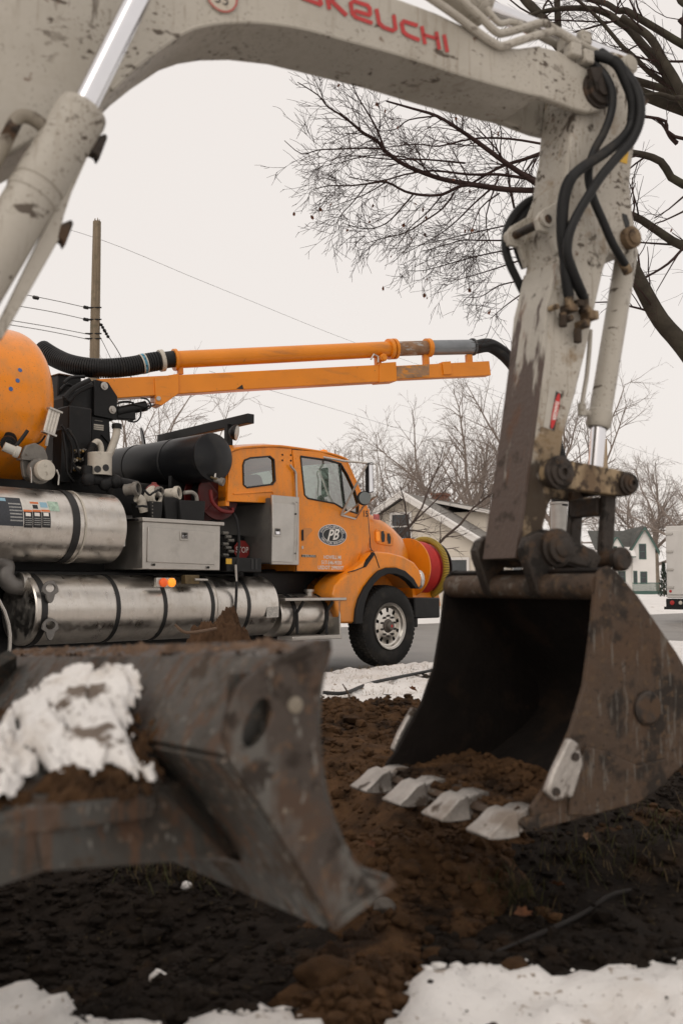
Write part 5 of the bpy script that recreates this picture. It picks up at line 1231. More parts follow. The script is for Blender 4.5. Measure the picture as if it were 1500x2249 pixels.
# valve bank: brass and steel spools in a row
bank = empty('valve_bank', (0, 0, 0), 0, tk)
for i in range(5):
    for j in range(3):
        c = T(*z1(420 + 18*i, 830 + 52*j + 6*(i % 2)), .66); MB().lathe(c, (0, -1, 0), [(0, .022), (.02, .022), (.024, .014), (.06, .013)], 8).build('spool', mat('brass', (.34, .22, .08), .4, .8, .3, 20) if (i + j) % 3 == 0 else (creamp if (i*j) % 3 == 1 else castg), bank)
MB().box(T(*z1(405, 985), .68), T(*z1(505, 815), .72)).build('bank_plate', blkst, bank)
for k, pp in enumerate([[(365,680), (400,740), (430,820), (420,960)], [(400,700), (450,780), (470,870)], [(370,720), (390,850), (400,960), (440,1010)], [(430,900), (470,960), (520,990)]]):
    MB().tube([T(*z1(*p), .58 - .02*k) for p in pp], .014, 8, 5).build('control_hose', blackrub, bank)
# lift cylinder of the boom
cyl_m = [BFr(*z1(690, 603), -.02), BFr(*z1(862, 566), -.02), BFr(*z1(940, 548), -.02)]
lc_ = MB().cyl(cyl_m[0], cyl_m[1], .058, n=20).build('lift_cylinder', blkst, sb); MB().cyl(cyl_m[1], cyl_m[2], .025, n=14).build('rod', chrome, sb)
MB().box(BFr(*z1(690, 640), -.06), BFr(*z1(785, 585), .06)).build('cylinder_mount', blkst, sb, bevel=.01)
for pp in ([(700,545), (760,540), (800,560), (860,575)], [(830,520), (870,530), (890,570), (860,590)], [(830,590), (828,630), (800,660), (755,655)], [(690,555), (730,545), (790,548)]):
    MB().tube([BFr(*z1(*p), -.08) for p in pp], .010, 6, 5).build('thin_hose', blackrub, sb)
# ---- pipes, strainer and fittings on the deck
MB().tube([T(*z1(*p), .62) for p in [(690,690), (685,740), (665,800), (640,860), (622,890)]], .042, 12, 5).build('pale_pipe', creamp, tk)
MB().lathe(T(*z1(690, 690), .62), (0, 0, 1), [(-.02, .055), (.03, .055), (.04, .03)], 16).build('pipe_cap', blkst, tk)
MB().tube([T(*z1(*p), .60) for p in [(590,900), (597,830), (588,790), (570,778), (548,800)]], .034, 12, 6).build('pale_pipe', creamp, tk)
rhp = [T(*z1(*p), .60) for p in [(552,790), (530,840), (518,890), (515,930)]]
rh = MB().tube(rhp, .040, 12, 6).build('ribbed_hose', blackrub, tk)
mb = MB(); S3 = spline(rhp, 6)
for i in range(1, len(S3) - 1): d = (S3[i+1] - S3[i-1]).normalized(); mb.cyl(S3[i] - d*.006, S3[i] + d*.006, .048, n=12)
o_ = mb.build('hose_ribs', blackrub, rh); o_['kind'] = 'stuff'
c = T(*z1(588, 975), .45)
stn = MB().lathe(c, (0, 0, 1), [(0, .125), (.23, .125), (.235, .12), (.20, .115)], 32).build('strainer_can', creamp, tk)
for x, y in ((572,935), (627,930)):
    p = T(*z1(x, y), .32); d = Vector((p.x - c.x, p.y - c.y, 0)).normalized(); p = V3(c.x, c.y, p.z) + d*.1262; MB().cyl(p - d*.02, p + d*.002, .036, n=16).build('can_hole', blk, stn)
dp = MB().tube([T(*z1(*p), .42) for p in [(515,920), (518,985), (560,1000), (640,1005), (720,1020), (800,1035)]], .055, 14, 5).build('deck_pipe', plast, tk)
for x, y in ((620,1025), (680,1012), (520,1000)): c = T(*z1(x, y), .40); MB().ball(c, .075, 14, 10).build('pipe_tee', plast, dp)
def coupling(x, y, v, r, dirn, m=castg):
    c = T(*z1(x, y), v); d = Vector(dirn).normalized()
    cp_ = MB().lathe(c + d*-.14, d, [(0, r*.8), (.10, r*.8), (.105, r), (.15, r), (.15, r*.74), (.08, r*.70)], 22).build('hose_coupling', m, tk)
    MB().cyl(c - d*.02, c - d*.015, r*.7, n=18).build('dark_bore', blk, cp_)
coupling(812, 1052, .12, .075, (.5, -.85, .1)); coupling(945, 1072, .12, .058, (.3, -.9, .0)); coupling(1052, 1078, .12, .075, (.5, -.8, .1), creamp)
MB().tube([T(*z1(*p), .16) for p in [(805,1105), (830,1120), (845,1165), (852,1190)]], .05, 12, 4).build('short_nipple', creamp, tk)
c = T(*z1(905, 1110), .2)
for i, r in enumerate((.115, .095, .075, .055)):
    MB().tube([c + V3(r*.9*math.cos(a), -.02*i, r*math.sin(a)) for a in [2*math.pi*k/24 for k in range(25)]], .020, 8).build('coiled_hose', creamp, tk)
MB().lathe(T(*z1(908, 1050), .25), (0, 0, 1), [(-.03, .09), (.0, .085), (.03, .05), (.04, .03), (.055, .03), (.06, .02)], 20).build('red_cap', mat('dull_red_cap', (.22, .04, .035), .5), tk)
MB().tube([T(*z1(*p), .18) for p in [(1085,1078), (1130,1075), (1155,1095), (1160,1125)]], .022, 8, 5).build('return_hose', mat('grey_hose', (.30, .28, .25), .5), tk)
MB().tube([T(*z1(*p), .05) for p in [(850,1060), (880,1090), (900,1080), (935,1060)]], .012, 6, 4).build('thin_hose', blackrub, tk)
MB().tube([T(*z1(*p), .06) for p in [(800,1160), (840,1155), (870,1160)]], .014, 6).build('lever', plast, tk)
for (x0, x1, y0, y1, v) in ((885,962,1125,1235,.06), (968,1055,1100,1240,.10), (1060,1212,1120,1250,.05)):
    b = tpoly('battery_case', [(x0, y0), (x1, y0 + 6), (x1 - 8, y1), (x0 + 8, y1 - 6)], v, .35, plast, .012)
    if x0 < 900:
        for i in range(5): c = T(*z1(x0 + 14, y0 + 10 + 20*i), v - .001); MB().cyl(c, c - V3(0, .003, 0), .008, n=6).build('rivet', castg, b)
tb('deck_plate', 800, 1240, 1300, 1256, .05, .8, blkst, .004)
tb('dark_deck_bulk', 640, 1000, 1240, 1240, .75, 1.6, blkst, .03)
# red hose reel beside the cab
c = T(*z1(1290, 1090), .30); rr_ = empty('red_hose_reel', (c.x, c.y, c.z), 0, tk)
rdk = mat('deep_red_paint', (.075, .005, .005), .45, 0, .2, 8)
for v in (0, .26):
    MB().lathe((0, v, 0), (0, 1, 0), [(0, .20), (0, .285), (.015, .29), (.02, .28), (.02, .20)], 36).build('reel_rim', rdk, rr_)
    for i in range(4): a = R(45 + 90*i); MB().tube([(0, v + .01, 0), (.27*math.cos(a), v + .01, .27*math.sin(a))], .018, 6).build('reel_spoke', rdk, rr_)
MB().cyl((0, .02, 0), (0, .25, 0), .21, n=30).build('hose_pack', blackrub, rr_)
MB().tube([T(*z1(*p), .20) - c for p in [(1240,1060), (1250,1130), (1300,1180), (1365,1190), (1365,1165)]], .022, 8, 3).build('reel_bracket', mat('mid_red_paint', (.17, .010, .010), .45), rr_)
MB().box(V3(-.3, .28, -.45), V3(.25, .5, -.25)).build('reel_base', blkst, rr_)
# ---- black cross tank in front of the machinery
c = T(*z1(1258, 868), .10); BR_ = .272
bt = MB().lathe((c.x, .10, c.z), (0, 1, 0), [(-.055, .02), (-.045, BR_*.5), (-.02, BR_*.85), (0, BR_*.985), (.012, BR_), (2.2, BR_), (2.25, .1)], 56).build('black_cross_tank', blkgl, tk, smooth=30)
MB().lathe((c.x, .12, c.z), (0, 1, 0), [(0, BR_), (0, BR_ + .003), (.01, BR_ + .003), (.01, BR_)], 56).build('weld_seam', blkgl, bt)
for v in (.75, 1.5): MB().lathe((c.x, v, c.z), (0, 1, 0), [(0, BR_), (0, BR_ + .006), (.035, BR_ + .006), (.035, BR_)], 56).build('strap', blkst, bt)
for v in (.6, 1.5): MB().box((c.x - .2, v, c.z - .62), (c.x + .2, v + .06, c.z - .15)).build('tank_cradle', blkst, bt)
MB().lathe(T(*z1(1265, 1000), .06), (.5, -.8, -.3), [(0, .03), (.06, .03), (.065, .045), (.11, .045)], 12).build('drain_valve', castg, bt)
MB().tube([T(*z1(1268, 960), .08), T(*z1(1265, 1000), .05)], .012, 6).build('valve_stem', alum, bt)
MB().tube([T(*z1(1240, 985), .04), T(*z1(1285, 1000), .02)], .012, 6).build('brass_lever', mat('brass_dull'  , (.12, .085, .04), .5), bt)
uB = T(*z1(1478, 640), .08).x
n0, f0 = V3(uB, .08, T.atu(*z1(1480, 640), uB).z), T.atu(*z1(945, 765), uB)
lgb = MB().hexa([n0 + V3(-.05, 0, -.055), n0 + V3(.05, 0, -.055), n0 + V3(.05, 0, .055), n0 + V3(-.05, 0, .055)], [f0 + V3(-.05, 0, -.055), f0 + V3(.05, 0, -.055), f0 + V3(.05, 0, .055), f0 + V3(-.05, 0, .055)]).build('mast_beam', blkst, tk, bevel=.006)
MB().box((uB - .10, n0.y + .30, n0.z - .42), (uB - .02, n0.y + .36, n0.z - .04)).build('beam_post', blkst, lgb)
c = T(*z1(1385, 722), .25)
fl = MB().lathe(c, (.55, -.8, -.15), [(-.07, .03), (-.04, .07), (.0, .095), (.02, .095)], 24).build('flood_lamp', blkst, tk); MB().lathe(c + Vector((.55, -.8, -.15))*.022, (.55, -.8, -.15), [(0, .088), (.006, .06)], 24).build('lamp_glass', mat('frosted_glass', (.45, .42, .36), .15, 0, .1), fl)
c = T.atu(*z1(840, 765), uB - .3); MB().lathe(c, (.85, -.5, .2), [(0, .15), (.015, .155), (.02, .14)], 28).build('hatch_lid', blkst, tk)
# ------------------------------------------------------------------ houses
def lap_boards(name, poly_w, z0, z1_, step, place, m, parent):
    """overlapping boards on an upright wall; poly_w(z) -> (left, right) along the wall; place(s, out, z) -> point"""
    mb = MB(); z = z0
    while z < z1_ - .01:
        zt = min(z + step, z1_); a0, a1 = poly_w(z); b0, b1 = poly_w(zt)
        if a1 - a0 > .05:
            mb.add([place(a0, .022, z), place(a1, .022, z), place(b1, .004, zt), place(b0, .004, zt), place(a0, 0, z), place(a1, 0, z)], [(0, 1, 2, 3), (4, 5, 1, 0)])
        z += step
    o = mb.build(name, m, parent, smooth=0); o['kind'] = 'stuff'; return o
shing = mat('grey_shingles', (.21, .195, .178), .9, 0, .25, 2, .5, 12, [((.62, .60, .58), 1.2, .66, .1, None, None, .6)], stretch=(1, 1, 3))
H1o = at(890, 1290, 42); H1o.z = 0
H1 = Frame(H1o, 62.0)
h1 = empty('cream_house', H1o, R(62)); tag(h1, 'cream clapboard house with grey roof and shed dormer behind the truck nose', 'house')
W1_, E1, A1z, LEN = 3.59, 2.75, 4.90, 7.6
cream = mat('cream_siding', (.62, .56, .48), .7, 0, .06, .6); trimw = mat('white_trim', (.66, .63, .60), .6, 0, .05, 2)
MB().ext([V3(.05, -W1_, -.1), V3(.05, W1_, -.1), V3(.05, W1_, E1), V3(.05, 0, A1z - .1), V3(.05, -W1_, E1)], (LEN, 0, 0)).build('wall', cream, h1)
lap_boards('gable_siding', lambda z: (-W1_, W1_) if z < E1 else (-W1_*(A1z - .1 - z)/(A1z - .1 - E1), W1_*(A1z - .1 - z)/(A1z - .1 - E1)), .1, A1z - .2, .105, lambda s, o, z: V3(.05 - o - .002, s, z), cream, h1)
lap_boards('side_siding', lambda z: (.1, LEN), .1, E1, .105, lambda s, o, z: V3(s, -W1_ - o - .002, z), cream, h1)
for sgn in (-1, 1):
    n = Vector((0, sgn*(A1z - E1), W1_)).normalized()
    e = V3(0, sgn*(W1_ + .45), E1 - .45*(A1z - E1)/W1_); a = V3(0, 0, A1z)
    rf = MB().hexa([e + V3(-.45, 0, 0), e + V3(LEN + .4, 0, 0), e + V3(LEN + .4, 0, 0) + n*.12, e + V3(-.45, 0, 0) + n*.12], [a + V3(-.45, 0, 0), a + V3(LEN + .4, 0, 0), a + V3(LEN + .4, 0, 0) + n*.12, a + V3(-.45, 0, 0) + n*.12]).build('roof', shing, h1)
    MB().hexa([e + V3(-.47, 0, -.12), e + V3(-.44, 0, -.12), e + V3(-.44, 0, .12), e + V3(-.47, 0, .12)], [a + V3(-.47, 0, -.12), a + V3(-.44, 0, -.12), a + V3(-.44, 0, .12), a + V3(-.47, 0, .12)]).build('rake_board', trimw, rf)
    MB().hexa([e + V3(-.50, 0, .125), e + V3(-.10, 0, .125), e + V3(-.10, 0, .19), e + V3(-.50, 0, .19)], [a + V3(-.50, 0, .125), a + V3(-.20, 0, .125), a + V3(-.20, 0, .18), a + V3(-.50, 0, .18)]).build('snow_strip', farsnow, rf)
# shed dormer on the visible slope
dz0, dz1 = 3.35, 4.55
dm = MB().box((2.4, -2.7, 2.9), (6.6, -.4, 4.30)).build('dormer', cream, h1)
MB().hexa([V3(2.0, -3.15, 4.14), V3(7.0, -3.15, 4.14), V3(7.0, -3.15, 4.30), V3(2.0, -3.15, 4.30)], [V3(2.0, -.2, 4.80), V3(7.0, -.2, 4.80), V3(7.0, -.2, 4.93), V3(2.0, -.2, 4.93)]).build('dormer_roof', trimw, dm)
MB().hexa([V3(1.98, -3.17, 4.305), V3(7.02, -3.17, 4.305), V3(7.02, -3.17, 4.34), V3(1.98, -3.17, 4.34)], [V3(1.98, -.2, 4.935), V3(7.02, -.2, 4.935), V3(7.02, -.2, 4.97), V3(1.98, -.2, 4.97)]).build('dormer_shingles', shing, dm)
dglass = mat('dark_window', (.05, .055, .06), .1, 0, .2, 3)
def window(par, ctr, along, up, out, w, h, trim=trimw, name='window', muntin=True):
    """framed sash window: frame, pane, muntins, proud of the wall"""
    ctr, along, up, out = [Vector(q) for q in (ctr, along, up, out)]
    fr_ = MB()
    def bar(a0, a1, b0, b1, d0, d1): fr_.hexa([ctr + along*a + up*b + out*d0 for a, b in ((a0, b0), (a1, b0), (a1, b1), (a0, b1))], [ctr + along*a + up*b + out*d1 for a, b in ((a0, b0), (a1, b0), (a1, b1), (a0, b1))])
    t = .11
    bar(-w/2 - t, -w/2, -h/2, h/2, .0, .06); bar(w/2, w/2 + t, -h/2, h/2, 0, .06); bar(-w/2 - t, w/2 + t, h/2, h/2 + t, 0, .062); bar(-w/2 - t, w/2 + t, -h/2 - t, -h/2, 0, .064)
    if muntin: bar(-w/2, w/2, -.03, .03, 0, .05)
    f = fr_.build(name, trim, par, smooth=0)
    MB().hexa([ctr + along*a + up*b + out*.015 for a, b in ((-w/2, -h/2), (w/2, -h/2), (w/2, h/2), (-w/2, h/2))], [ctr + along*a + up*b + out*.03 for a, b in ((-w/2, -h/2), (w/2, -h/2), (w/2, h/2), (-w/2, h/2))]).build('pane', dglass, f, smooth=0)
    return f
for u in (3.6, 5.4): window(h1, (u, -2.7, 3.75), (1, 0, 0), (0, 0, 1), (0, -1, 0), .8, .6)
for u, w in ((1.4, 1.0), (3.8, 1.2), (6.2, 1.0)): window(h1, (u, -W1_ - .02, 1.55), (1, 0, 0), (0, 0, 1), (0, -1, 0), w, 1.4)
window(h1, (.03, -2.3, 1.5), (0, 1, 0), (0, 0, 1), (-1, 0, 0), .9, 1.3); window(h1, (.03, 1.6, 1.5), (0, 1, 0), (0, 0, 1), (-1, 0, 0), .9, 1.3); window(h1, (.03, .2, 3.6), (0, 1, 0), (0, 0, 1), (-1, 0, 0), .8, 1.0)
MB().box((-.02, -W1_ - .03, 0), (.12, -W1_ + .12, E1)).build('corner_board', trimw, h1)
brick = mat('chimney_brick', (.20, .09, .06), .9, 0, .3, 8, .4, 20)
ch_ = MB().box((4.0, -.15, 4.4), (4.6, .45, 5.25)).build('chimney', brick, h1); MB().box((3.94, -.21, 5.25), (4.66, .51, 5.36)).build('chimney_cap', brick, ch_)

# white house with green trim, far off
wsc = 140/2186
H2o = at(1413, 1290, 140); H2o.z = 0
h2 = empty('white_house', H2o, 0); tag(h2, 'white two storey house with green trimmed gables far across the street', 'house')
def HW(zx, zy): x, y = zK(zx, zy); p = at(x, y, 140); return V3(p.x - H2o.x, 0, p.z)
wsd = mat('white_siding', (.80, .77, .74), .7, 0, .04, .5); green = mat('green_trim', (.06, .12, .10), .6, 0, .1, 3)
ap, el_, er_ = HW(1210, 690), HW(1112, 850), HW(1308, 862)
def slab(a, b, dep, th, m, name, par, over=.4):
    """roof plane from eave a to ridge b (in the wall plane), running back by dep"""
    d = (b - a).normalized(); n = Vector((-d.z, 0, d.x)); n = n if n.z > 0 else -n
    a = a - d*over
    return MB().hexa([a + V3(0, -over, 0), b + V3(0, -over, 0), b + V3(0, -over, 0) + n*th, a + V3(0, -over, 0) + n*th], [a + V3(0, dep, 0), b + V3(0, dep, 0), b + V3(0, dep, 0) + n*th, a + V3(0, dep, 0) + n*th]).build(name, m, par)
MB().ext([V3(el_.x + .3, 0, 0), V3(er_.x - .3, 0, 0), V3(er_.x - .3, 0, er_.z), ap, V3(el_.x + .3, 0, el_.z)], (0, 9, 0)).build('gable_wing', wsd, h2)
slope = lambda z, a, b: a.x + (b.x - a.x)*(z - a.z)/(b.z - a.z)
lap_boards('gable_siding', lambda z: (el_.x + .3, er_.x - .3) if z < el_.z else (slope(z, el_, ap), slope(z, er_, ap)), .5, ap.z - .1, .16, lambda s, o, z: V3(s, -o - .003, z), wsd, h2)
dshing = mat('dark_shingles', (.085, .085, .078), .9, 0, .2, 2)
for a in (el_, er_):
    r_ = slab(a, ap, 9, .18, dshing, 'roof', h2); d = (ap - a).normalized()
    q = [a - d*.4, ap, ap - V3(0, 0, .42), a - d*.4 - V3(0, 0, .42)]
    MB().ext([p + V3(0, -.46, 0) for p in q], (0, .08, 0)).build('rake_board', green, r_)
# left wing, ridge across
lw0, lw1 = HW(880, 850), HW(1112, 850)
rg = HW(960, 698)
MB().box((lw0.x, .8, 0), (lw1.x + .3, 8, lw0.z)).build('left_wing', wsd, h2)
MB().hexa([V3(lw0.x - .4, .3, lw0.z - .2), V3(lw1.x + 3, .3, lw0.z - .2), V3(lw1.x + 3, .3, lw0.z), V3(lw0.x - .4, .3, lw0.z)], [V3(lw0.x - .4, 4.5, ap.z - .5), V3(ap.x, 4.5, ap.z - .5), V3(ap.x, 4.5, ap.z - .3), V3(lw0.x - .4, 4.5, ap.z - .3)]).build('left_roof', dshing, h2)
ga, gl, gr = HW(1015, 768), HW(975, 830), HW(1062, 850)
MB().ext([V3(gl.x, .2, lw0.z - 3), V3(gr.x, .2, lw0.z - 3), V3(gr.x, .2, gr.z), V3(ga.x, .2, ga.z), V3(gl.x, .2, gl.z)], (0, 3, 0)).build('small_gable', wsd, h2)
for a in (gl, gr):
    slab(a + V3(0, .2, 0), ga + V3(0, .2, 0), 3, .12, green, 'small_gable_roof', h2, .3)
def hw_win(x0, y0, x1, y1, name='window', trim=green, dy=0.0):
    a, b = HW(x0, y0), HW(x1, y1); return window(h2, ((a.x + b.x)/2, -.01 + dy, (a.z + b.z)/2), (1, 0, 0), (0, 0, 1), (0, -1, 0), b.x - a.x - .3, a.z - b.z - .3, trim, name)
hw_win(1170, 812, 1230, 930); hw_win(1180, 1015, 1237, 1110); hw_win(985, 830, 1018, 950, dy=.2); hw_win(1030, 1012, 1090, 1095, dy=.78)
hw_win(1130, 1010, 1165, 1112, 'door')
a, b = HW(1035, 870), HW(1135, 915)
pr = MB().hexa([V3(a.x, -1.2, b.z), V3(b.x, -1.2, b.z), V3(b.x, -1.2, b.z + .12), V3(a.x, -1.2, b.z + .12)], [V3(a.x, .1, a.z + .4), V3(b.x, .1, a.z + .4), V3(b.x, .1, a.z + .52), V3(a.x, .1, a.z + .52)]).build('porch_roof', green, h2)
MB().hexa([V3(a.x, -1.22, b.z + .13), V3(b.x, -1.22, b.z + .13), V3(b.x, -1.22, b.z + .25), V3(a.x, -1.22, b.z + .25)], [V3(a.x, .1, a.z + .53), V3(b.x, .1, a.z + .53), V3(b.x, .1, a.z + .62), V3(a.x, .1, a.z + .62)]).build('roof_snow', farsnow, pr)
# green deck with railing in front of it
d0, d1 = at(zK(1130, 1200)[0], 1300, 132), at(zK(1382, 1200)[0], 1300, 132)
dk_ = empty('green_deck', (d0.x, d0.y, 0)); tag(dk_, 'green wooden deck with railing before the white house', 'deck')
L_d = d1.x - d0.x
MB().box((0, 0, 0), (L_d, 2.5, .55)).build('deck_floor', green, dk_)
MB().box((-.05, -.06, 1.55), (L_d*.75, .02, 1.66)).build('top_rail', green, dk_)
MB().hexa([V3(L_d*.75, -.06, 1.55), V3(L_d*.75, .02, 1.55), V3(L_d*.75, .02, 1.66), V3(L_d*.75, -.06, 1.66)], [V3(L_d*1.05, -.06, .7), V3(L_d*1.05, .02, .7), V3(L_d*1.05, .02, .8), V3(L_d*1.05, -.06, .8)]).build('stair_rail', green, dk_)
for i in range(26): MB().box((i*L_d*.75/25 - .03, -.05, .5), (i*L_d*.75/25 + .03, .01, 1.56)).build('baluster', green, dk_)
for i in range(4): MB().box((L_d*.75 + i*.9, -.2, 0), (L_d*.75 + i*.9 + .9, 2, .45 - .11*i)).build('stair', green, dk_)
# grey-roofed neighbour glimpsed between the links
H3o = at(1268, 1290, 150); H3o.z = 0
h3 = empty('grey_house', H3o, R(20)); tag(h3, 'small pale house with snowy grey roof left of the white house', 'house')
MB().ext([V3(-5, 0, 0), V3(4, 0, 0), V3(4, 0, 5.2), V3(-.5, 0, 8.0), V3(-5, 0, 5.2)], (0, 9, 0)).build('wall', wsd, h3)
for s_ in (-5, 4): 
    r_ = MB().hexa([V3(s_*1.08, -.4, 5.0), V3(-.5, -.4, 8.1), V3(-.5, -.4, 8.3), V3(s_*1.08, -.4, 5.2)], [V3(s_*1.08, 9.4, 5.0), V3(-.5, 9.4, 8.1), V3(-.5, 9.4, 8.3), V3(s_*1.08, 9.4, 5.2)]).build('roof', shing, h3)
window(h3, (1.2, -.02, 3.8), (1, 0, 0), (0, 0, 1), (0, -1, 0), 1.2, 1.6, green); window(h3, (-2, -.02, 3.8), (1, 0, 0), (0, 0, 1), (0, -1, 0), 1.2, 1.6, green)

# ------------------------------------------------------------------ box truck parked up the street
BXo = at(1463, 1290, 30); BXo.z = 0
bx = empty('box_truck', BXo, R(46)); tag(bx, 'white box truck parked up the street, rear doors toward us', 'truck')
wbox = mat('white_box_panel', (.60, .575, .545), .5, 0, .06, 2, .05, 20, [((.25, .2, .15), 14, .7, .05, None, .8, .5)])
zt, zb_ = 1.03 + (1290 - 1156)/2186*30, 1.03 - (1313 - 1290)/2186*30
MB().box((0, -2.4, zb_), (5.5, 0, zt)).build('cargo_box', wbox, bx, bevel=.02)
for k in range(2):
    dv = MB().box((-.03, -1.17 - 1.16*k, zb_ + .10), (-.004, -.06 - 1.16*k, zt - .14)).build('rear_door', wbox, bx, bevel=.006)
    for i in range(4):
        z = zb_ + .28 + i*(zt - zb_ - .55)/3; s_ = -.06 if k == 0 else -2.33
        MB().box((-.055, s_ - .18 if k == 0 else s_, z), (-.03, s_ + .04 if k == 0 else s_ + .22, z + .07)).build('hinge', alum, dv, bevel=.006)
    MB().cyl((-.05, -.80 - .7*k, zb_ + .15), (-.05, -.80 - .7*k, zt - .2), .018, n=8).build('lock_bar', alum, dv)
MB().box((-.12, -2.35, zb_ - .30), (.3, -.02, zb_ - .02)).build('rear_bumper', blkst, bx, bevel=.02)
MB().box((-.16, -2.38, zb_ - .34), (-.02, .02, zb_ - .26)).build('bumper_step', blkst, bx)
for s_ in (-.22, -2.15): MB().lathe((-.12, s_, zb_ - .14), (-1, 0, 0), [(0, .07), (.015, .065), (.02, .03)], 16).build('tail_lamp', redp, bx)
MB().lathe((-.12, -.48, zb_ - .14), (-1, 0, 0), [(0, .06), (.015, .055), (.02, .03)], 16).build('reverse_lamp', creamp, bx)
MB().lathe((-.03, -.13, zb_ + .20), (-1, 0, 0), [(0, .045), (.012, .04), (.015, .02)], 14).build('red_reflector', redp, bx)
MB().box((5.7, -2.2, .7), (7.6, -.2, 2.3)).build('cab', wbox, bx, bevel=.15, seg=3)
for u in (1.3, 6.9):
    for v in (-.35, -2.35): MB().lathe((u, v, .45), (0, 1, 0), [(0, .3), (.02, .42), (.05, .45), (.22, .45), (.25, .42), (.27, .3)], 32).build('wheel', tyre, bx)

# ------------------------------------------------------------------ poles and wires
polem = mat('weathered_pole_wood', (.20, .155, .105), .85, 0, .25, 4, .4, 30, [((.09, .085, .05), 5, .52, .2, None, None, .7), ((.05, .04, .03), 60, .70, .03)], stretch=(6, 6, .4))
wirem = mat('grey_wire', (.10, .095, .09), .6)
PY = 24.0
pb_, pt_ = at(203, 1290, PY), at(214, 487, PY)
up_ = empty('utility_pole', (pb_.x, PY, 0)); tag(up_, 'tall weathered wooden utility pole rising behind the orange tank', 'utility pole')
rel = pt_ - Vector((pb_.x, PY, 0)); pm = MB()
pm.tube([V3(0, 0, -.2), rel*.35 + V3(.01, 0, 0), rel*.7 + V3(-.012, 0, 0), rel], [.15, .135, .12, .098], 14).build('pole', polem, up_)
mb = MB()
for i in range(5): a = i*1.3; mb.cyl(rel + V3(.06*math.cos(a), .06*math.sin(a), -.02), rel + V3(.065*math.cos(a), .065*math.sin(a), .06 + .02*(i % 3)), .018, .006, 5)
mb.build('splintered_top', polem, up_)
for y in (678, 704, 735, 746): c = at(201, y, PY) - Vector((pb_.x, PY, 0)); MB().cyl(c + V3(-.12, -.1, 0), c + V3(.28, -.1, .0), .018, n=6).build('bolt', blkst, up_)
ins = MB
def wire(pts, r=.009, label=None, insul=()):
    P = spline([at(*p) for p in pts], 6); o = P[0].copy()
    w_ = MB().tube([p - o for p in P], r, 5).build('overhead_wire', wirem); w_.location = o
    for (x, y, Y) in insul:
        c = at(x, y, Y) - o; d = (P[-1] - P[0]).normalized(); MB().lathe(c - d*.12, d, [(0, .02), (.04, .045), (.07, .02), (.11, .045), (.15, .02), (.19, .045), (.23, .02)], 10).build('insulator', blkst, w_)
    tag(w_, label, 'wire', 'overhead wires'); return w_
wire([(60, 648, 21), (130, 662, 22.5), (200, 678, PY)], label='topmost of the wires running left from the wooden pole', insul=[(80, 654, 21.5), (190, 675.5, PY - .2)])
wire([(40, 672, 21), (120, 686, 22.5), (199, 704, PY)], label='second wire from the top running left from the wooden pole', insul=[(190, 702, PY - .2)])
wire([(20, 703, 21), (110, 718, 22.5), (198, 735, PY)], label='third wire from the top running left from the wooden pole')
wire([(20, 713, 21), (110, 728, 22.5), (197, 746, PY)], label='lowest of the four wires running left from the wooden pole')
wire([(218, 706, PY), (236, 735, PY), (262, 775, PY), (300, 850, PY)], .012, 'guy wire with insulators slanting right from the wooden pole', [(227, 720, PY), (235, 734, PY)])
wire([(218, 735, PY), (232, 762, PY), (250, 800, PY)], .008, 'short guy wire just below the insulated one at the pole')
wire([(-120, 470, 28), (165, 508, 31), (470, 628, 38), (775, 751, 48), (1000, 828, 60), (1180, 890, 72)], .007, 'long wire sloping across the open sky above the truck boom')
wire([(460, 815, 42), (580, 853, 47), (776, 911, 58), (1000, 980, 75)], .009, 'thin wire just below the truck boom, sloping right')
wire([(1000, 835, 60), (1180, 905, 70), (1390, 985, 85), (1600, 1050, 100)], .009, 'thin wire crossing the sky right of the arm')
P2 = 34.0; p2b, p2t = at(1333, 1290, P2), at(1326, 965, P2)
u2 = empty('utility_pole', (p2b.x, P2, 0)); tag(u2, 'slim pale wooden pole glimpsed behind the excavator links', 'utility pole')
MB().tube([V3(0, 0, -.2), p2t - Vector((p2b.x, P2, 0))], [.125, .095], 12).build('pole', mat('pale_pole_wood', (.33, .25, .165), .85, 0, .15, 3, .3, 30, stretch=(6, 6, .4)), u2)

# ------------------------------------------------------------------ trees
def skeleton_mesh(lines, name, m, parent, sides=None):
    V_ = []; F_ = []
    for P, rs, n in lines:
        k = len(P); o = len(V_); x = None
        for i in range(k):
            t = P[min(i+1, k-1)] - P[max(i-1, 0)]
            t = t.normalized() if t.length > 1e-9 else Vector((0, 0, 1))
            if x is None: x = frame_of(t)[0]
            else:
                x = x - t*x.dot(t); x = x.normalized() if x.length > 1e-6 else frame_of(t)[0]
            y = t.cross(x); r = rs[0] + (rs[1] - rs[0])*i/(k-1)
            for j in range(n):
                a = 2*math.pi*j/n; q = P[i] + x*(r*math.cos(a)) + y*(r*math.sin(a)); V_.append((q.x, q.y, q.z))
        for i in range(k - 1):
            for j in range(n): F_.append((o + i*n + j, o + i*n + (j+1) % n, o + (i+1)*n + (j+1) % n, o + (i+1)*n + j))
    me = bpy.data.meshes.new(name); me.from_pydata(V_, [], F_); me.shade_smooth(); me.materials.append(m)
    ob = bpy.data.objects.new(name, me); scene.collection.objects.link(ob); ob.parent = parent; return ob
def rv(rnd): return Vector((rnd.uniform(-1, 1), rnd.uniform(-1, 1), rnd.uniform(-1, 1)))
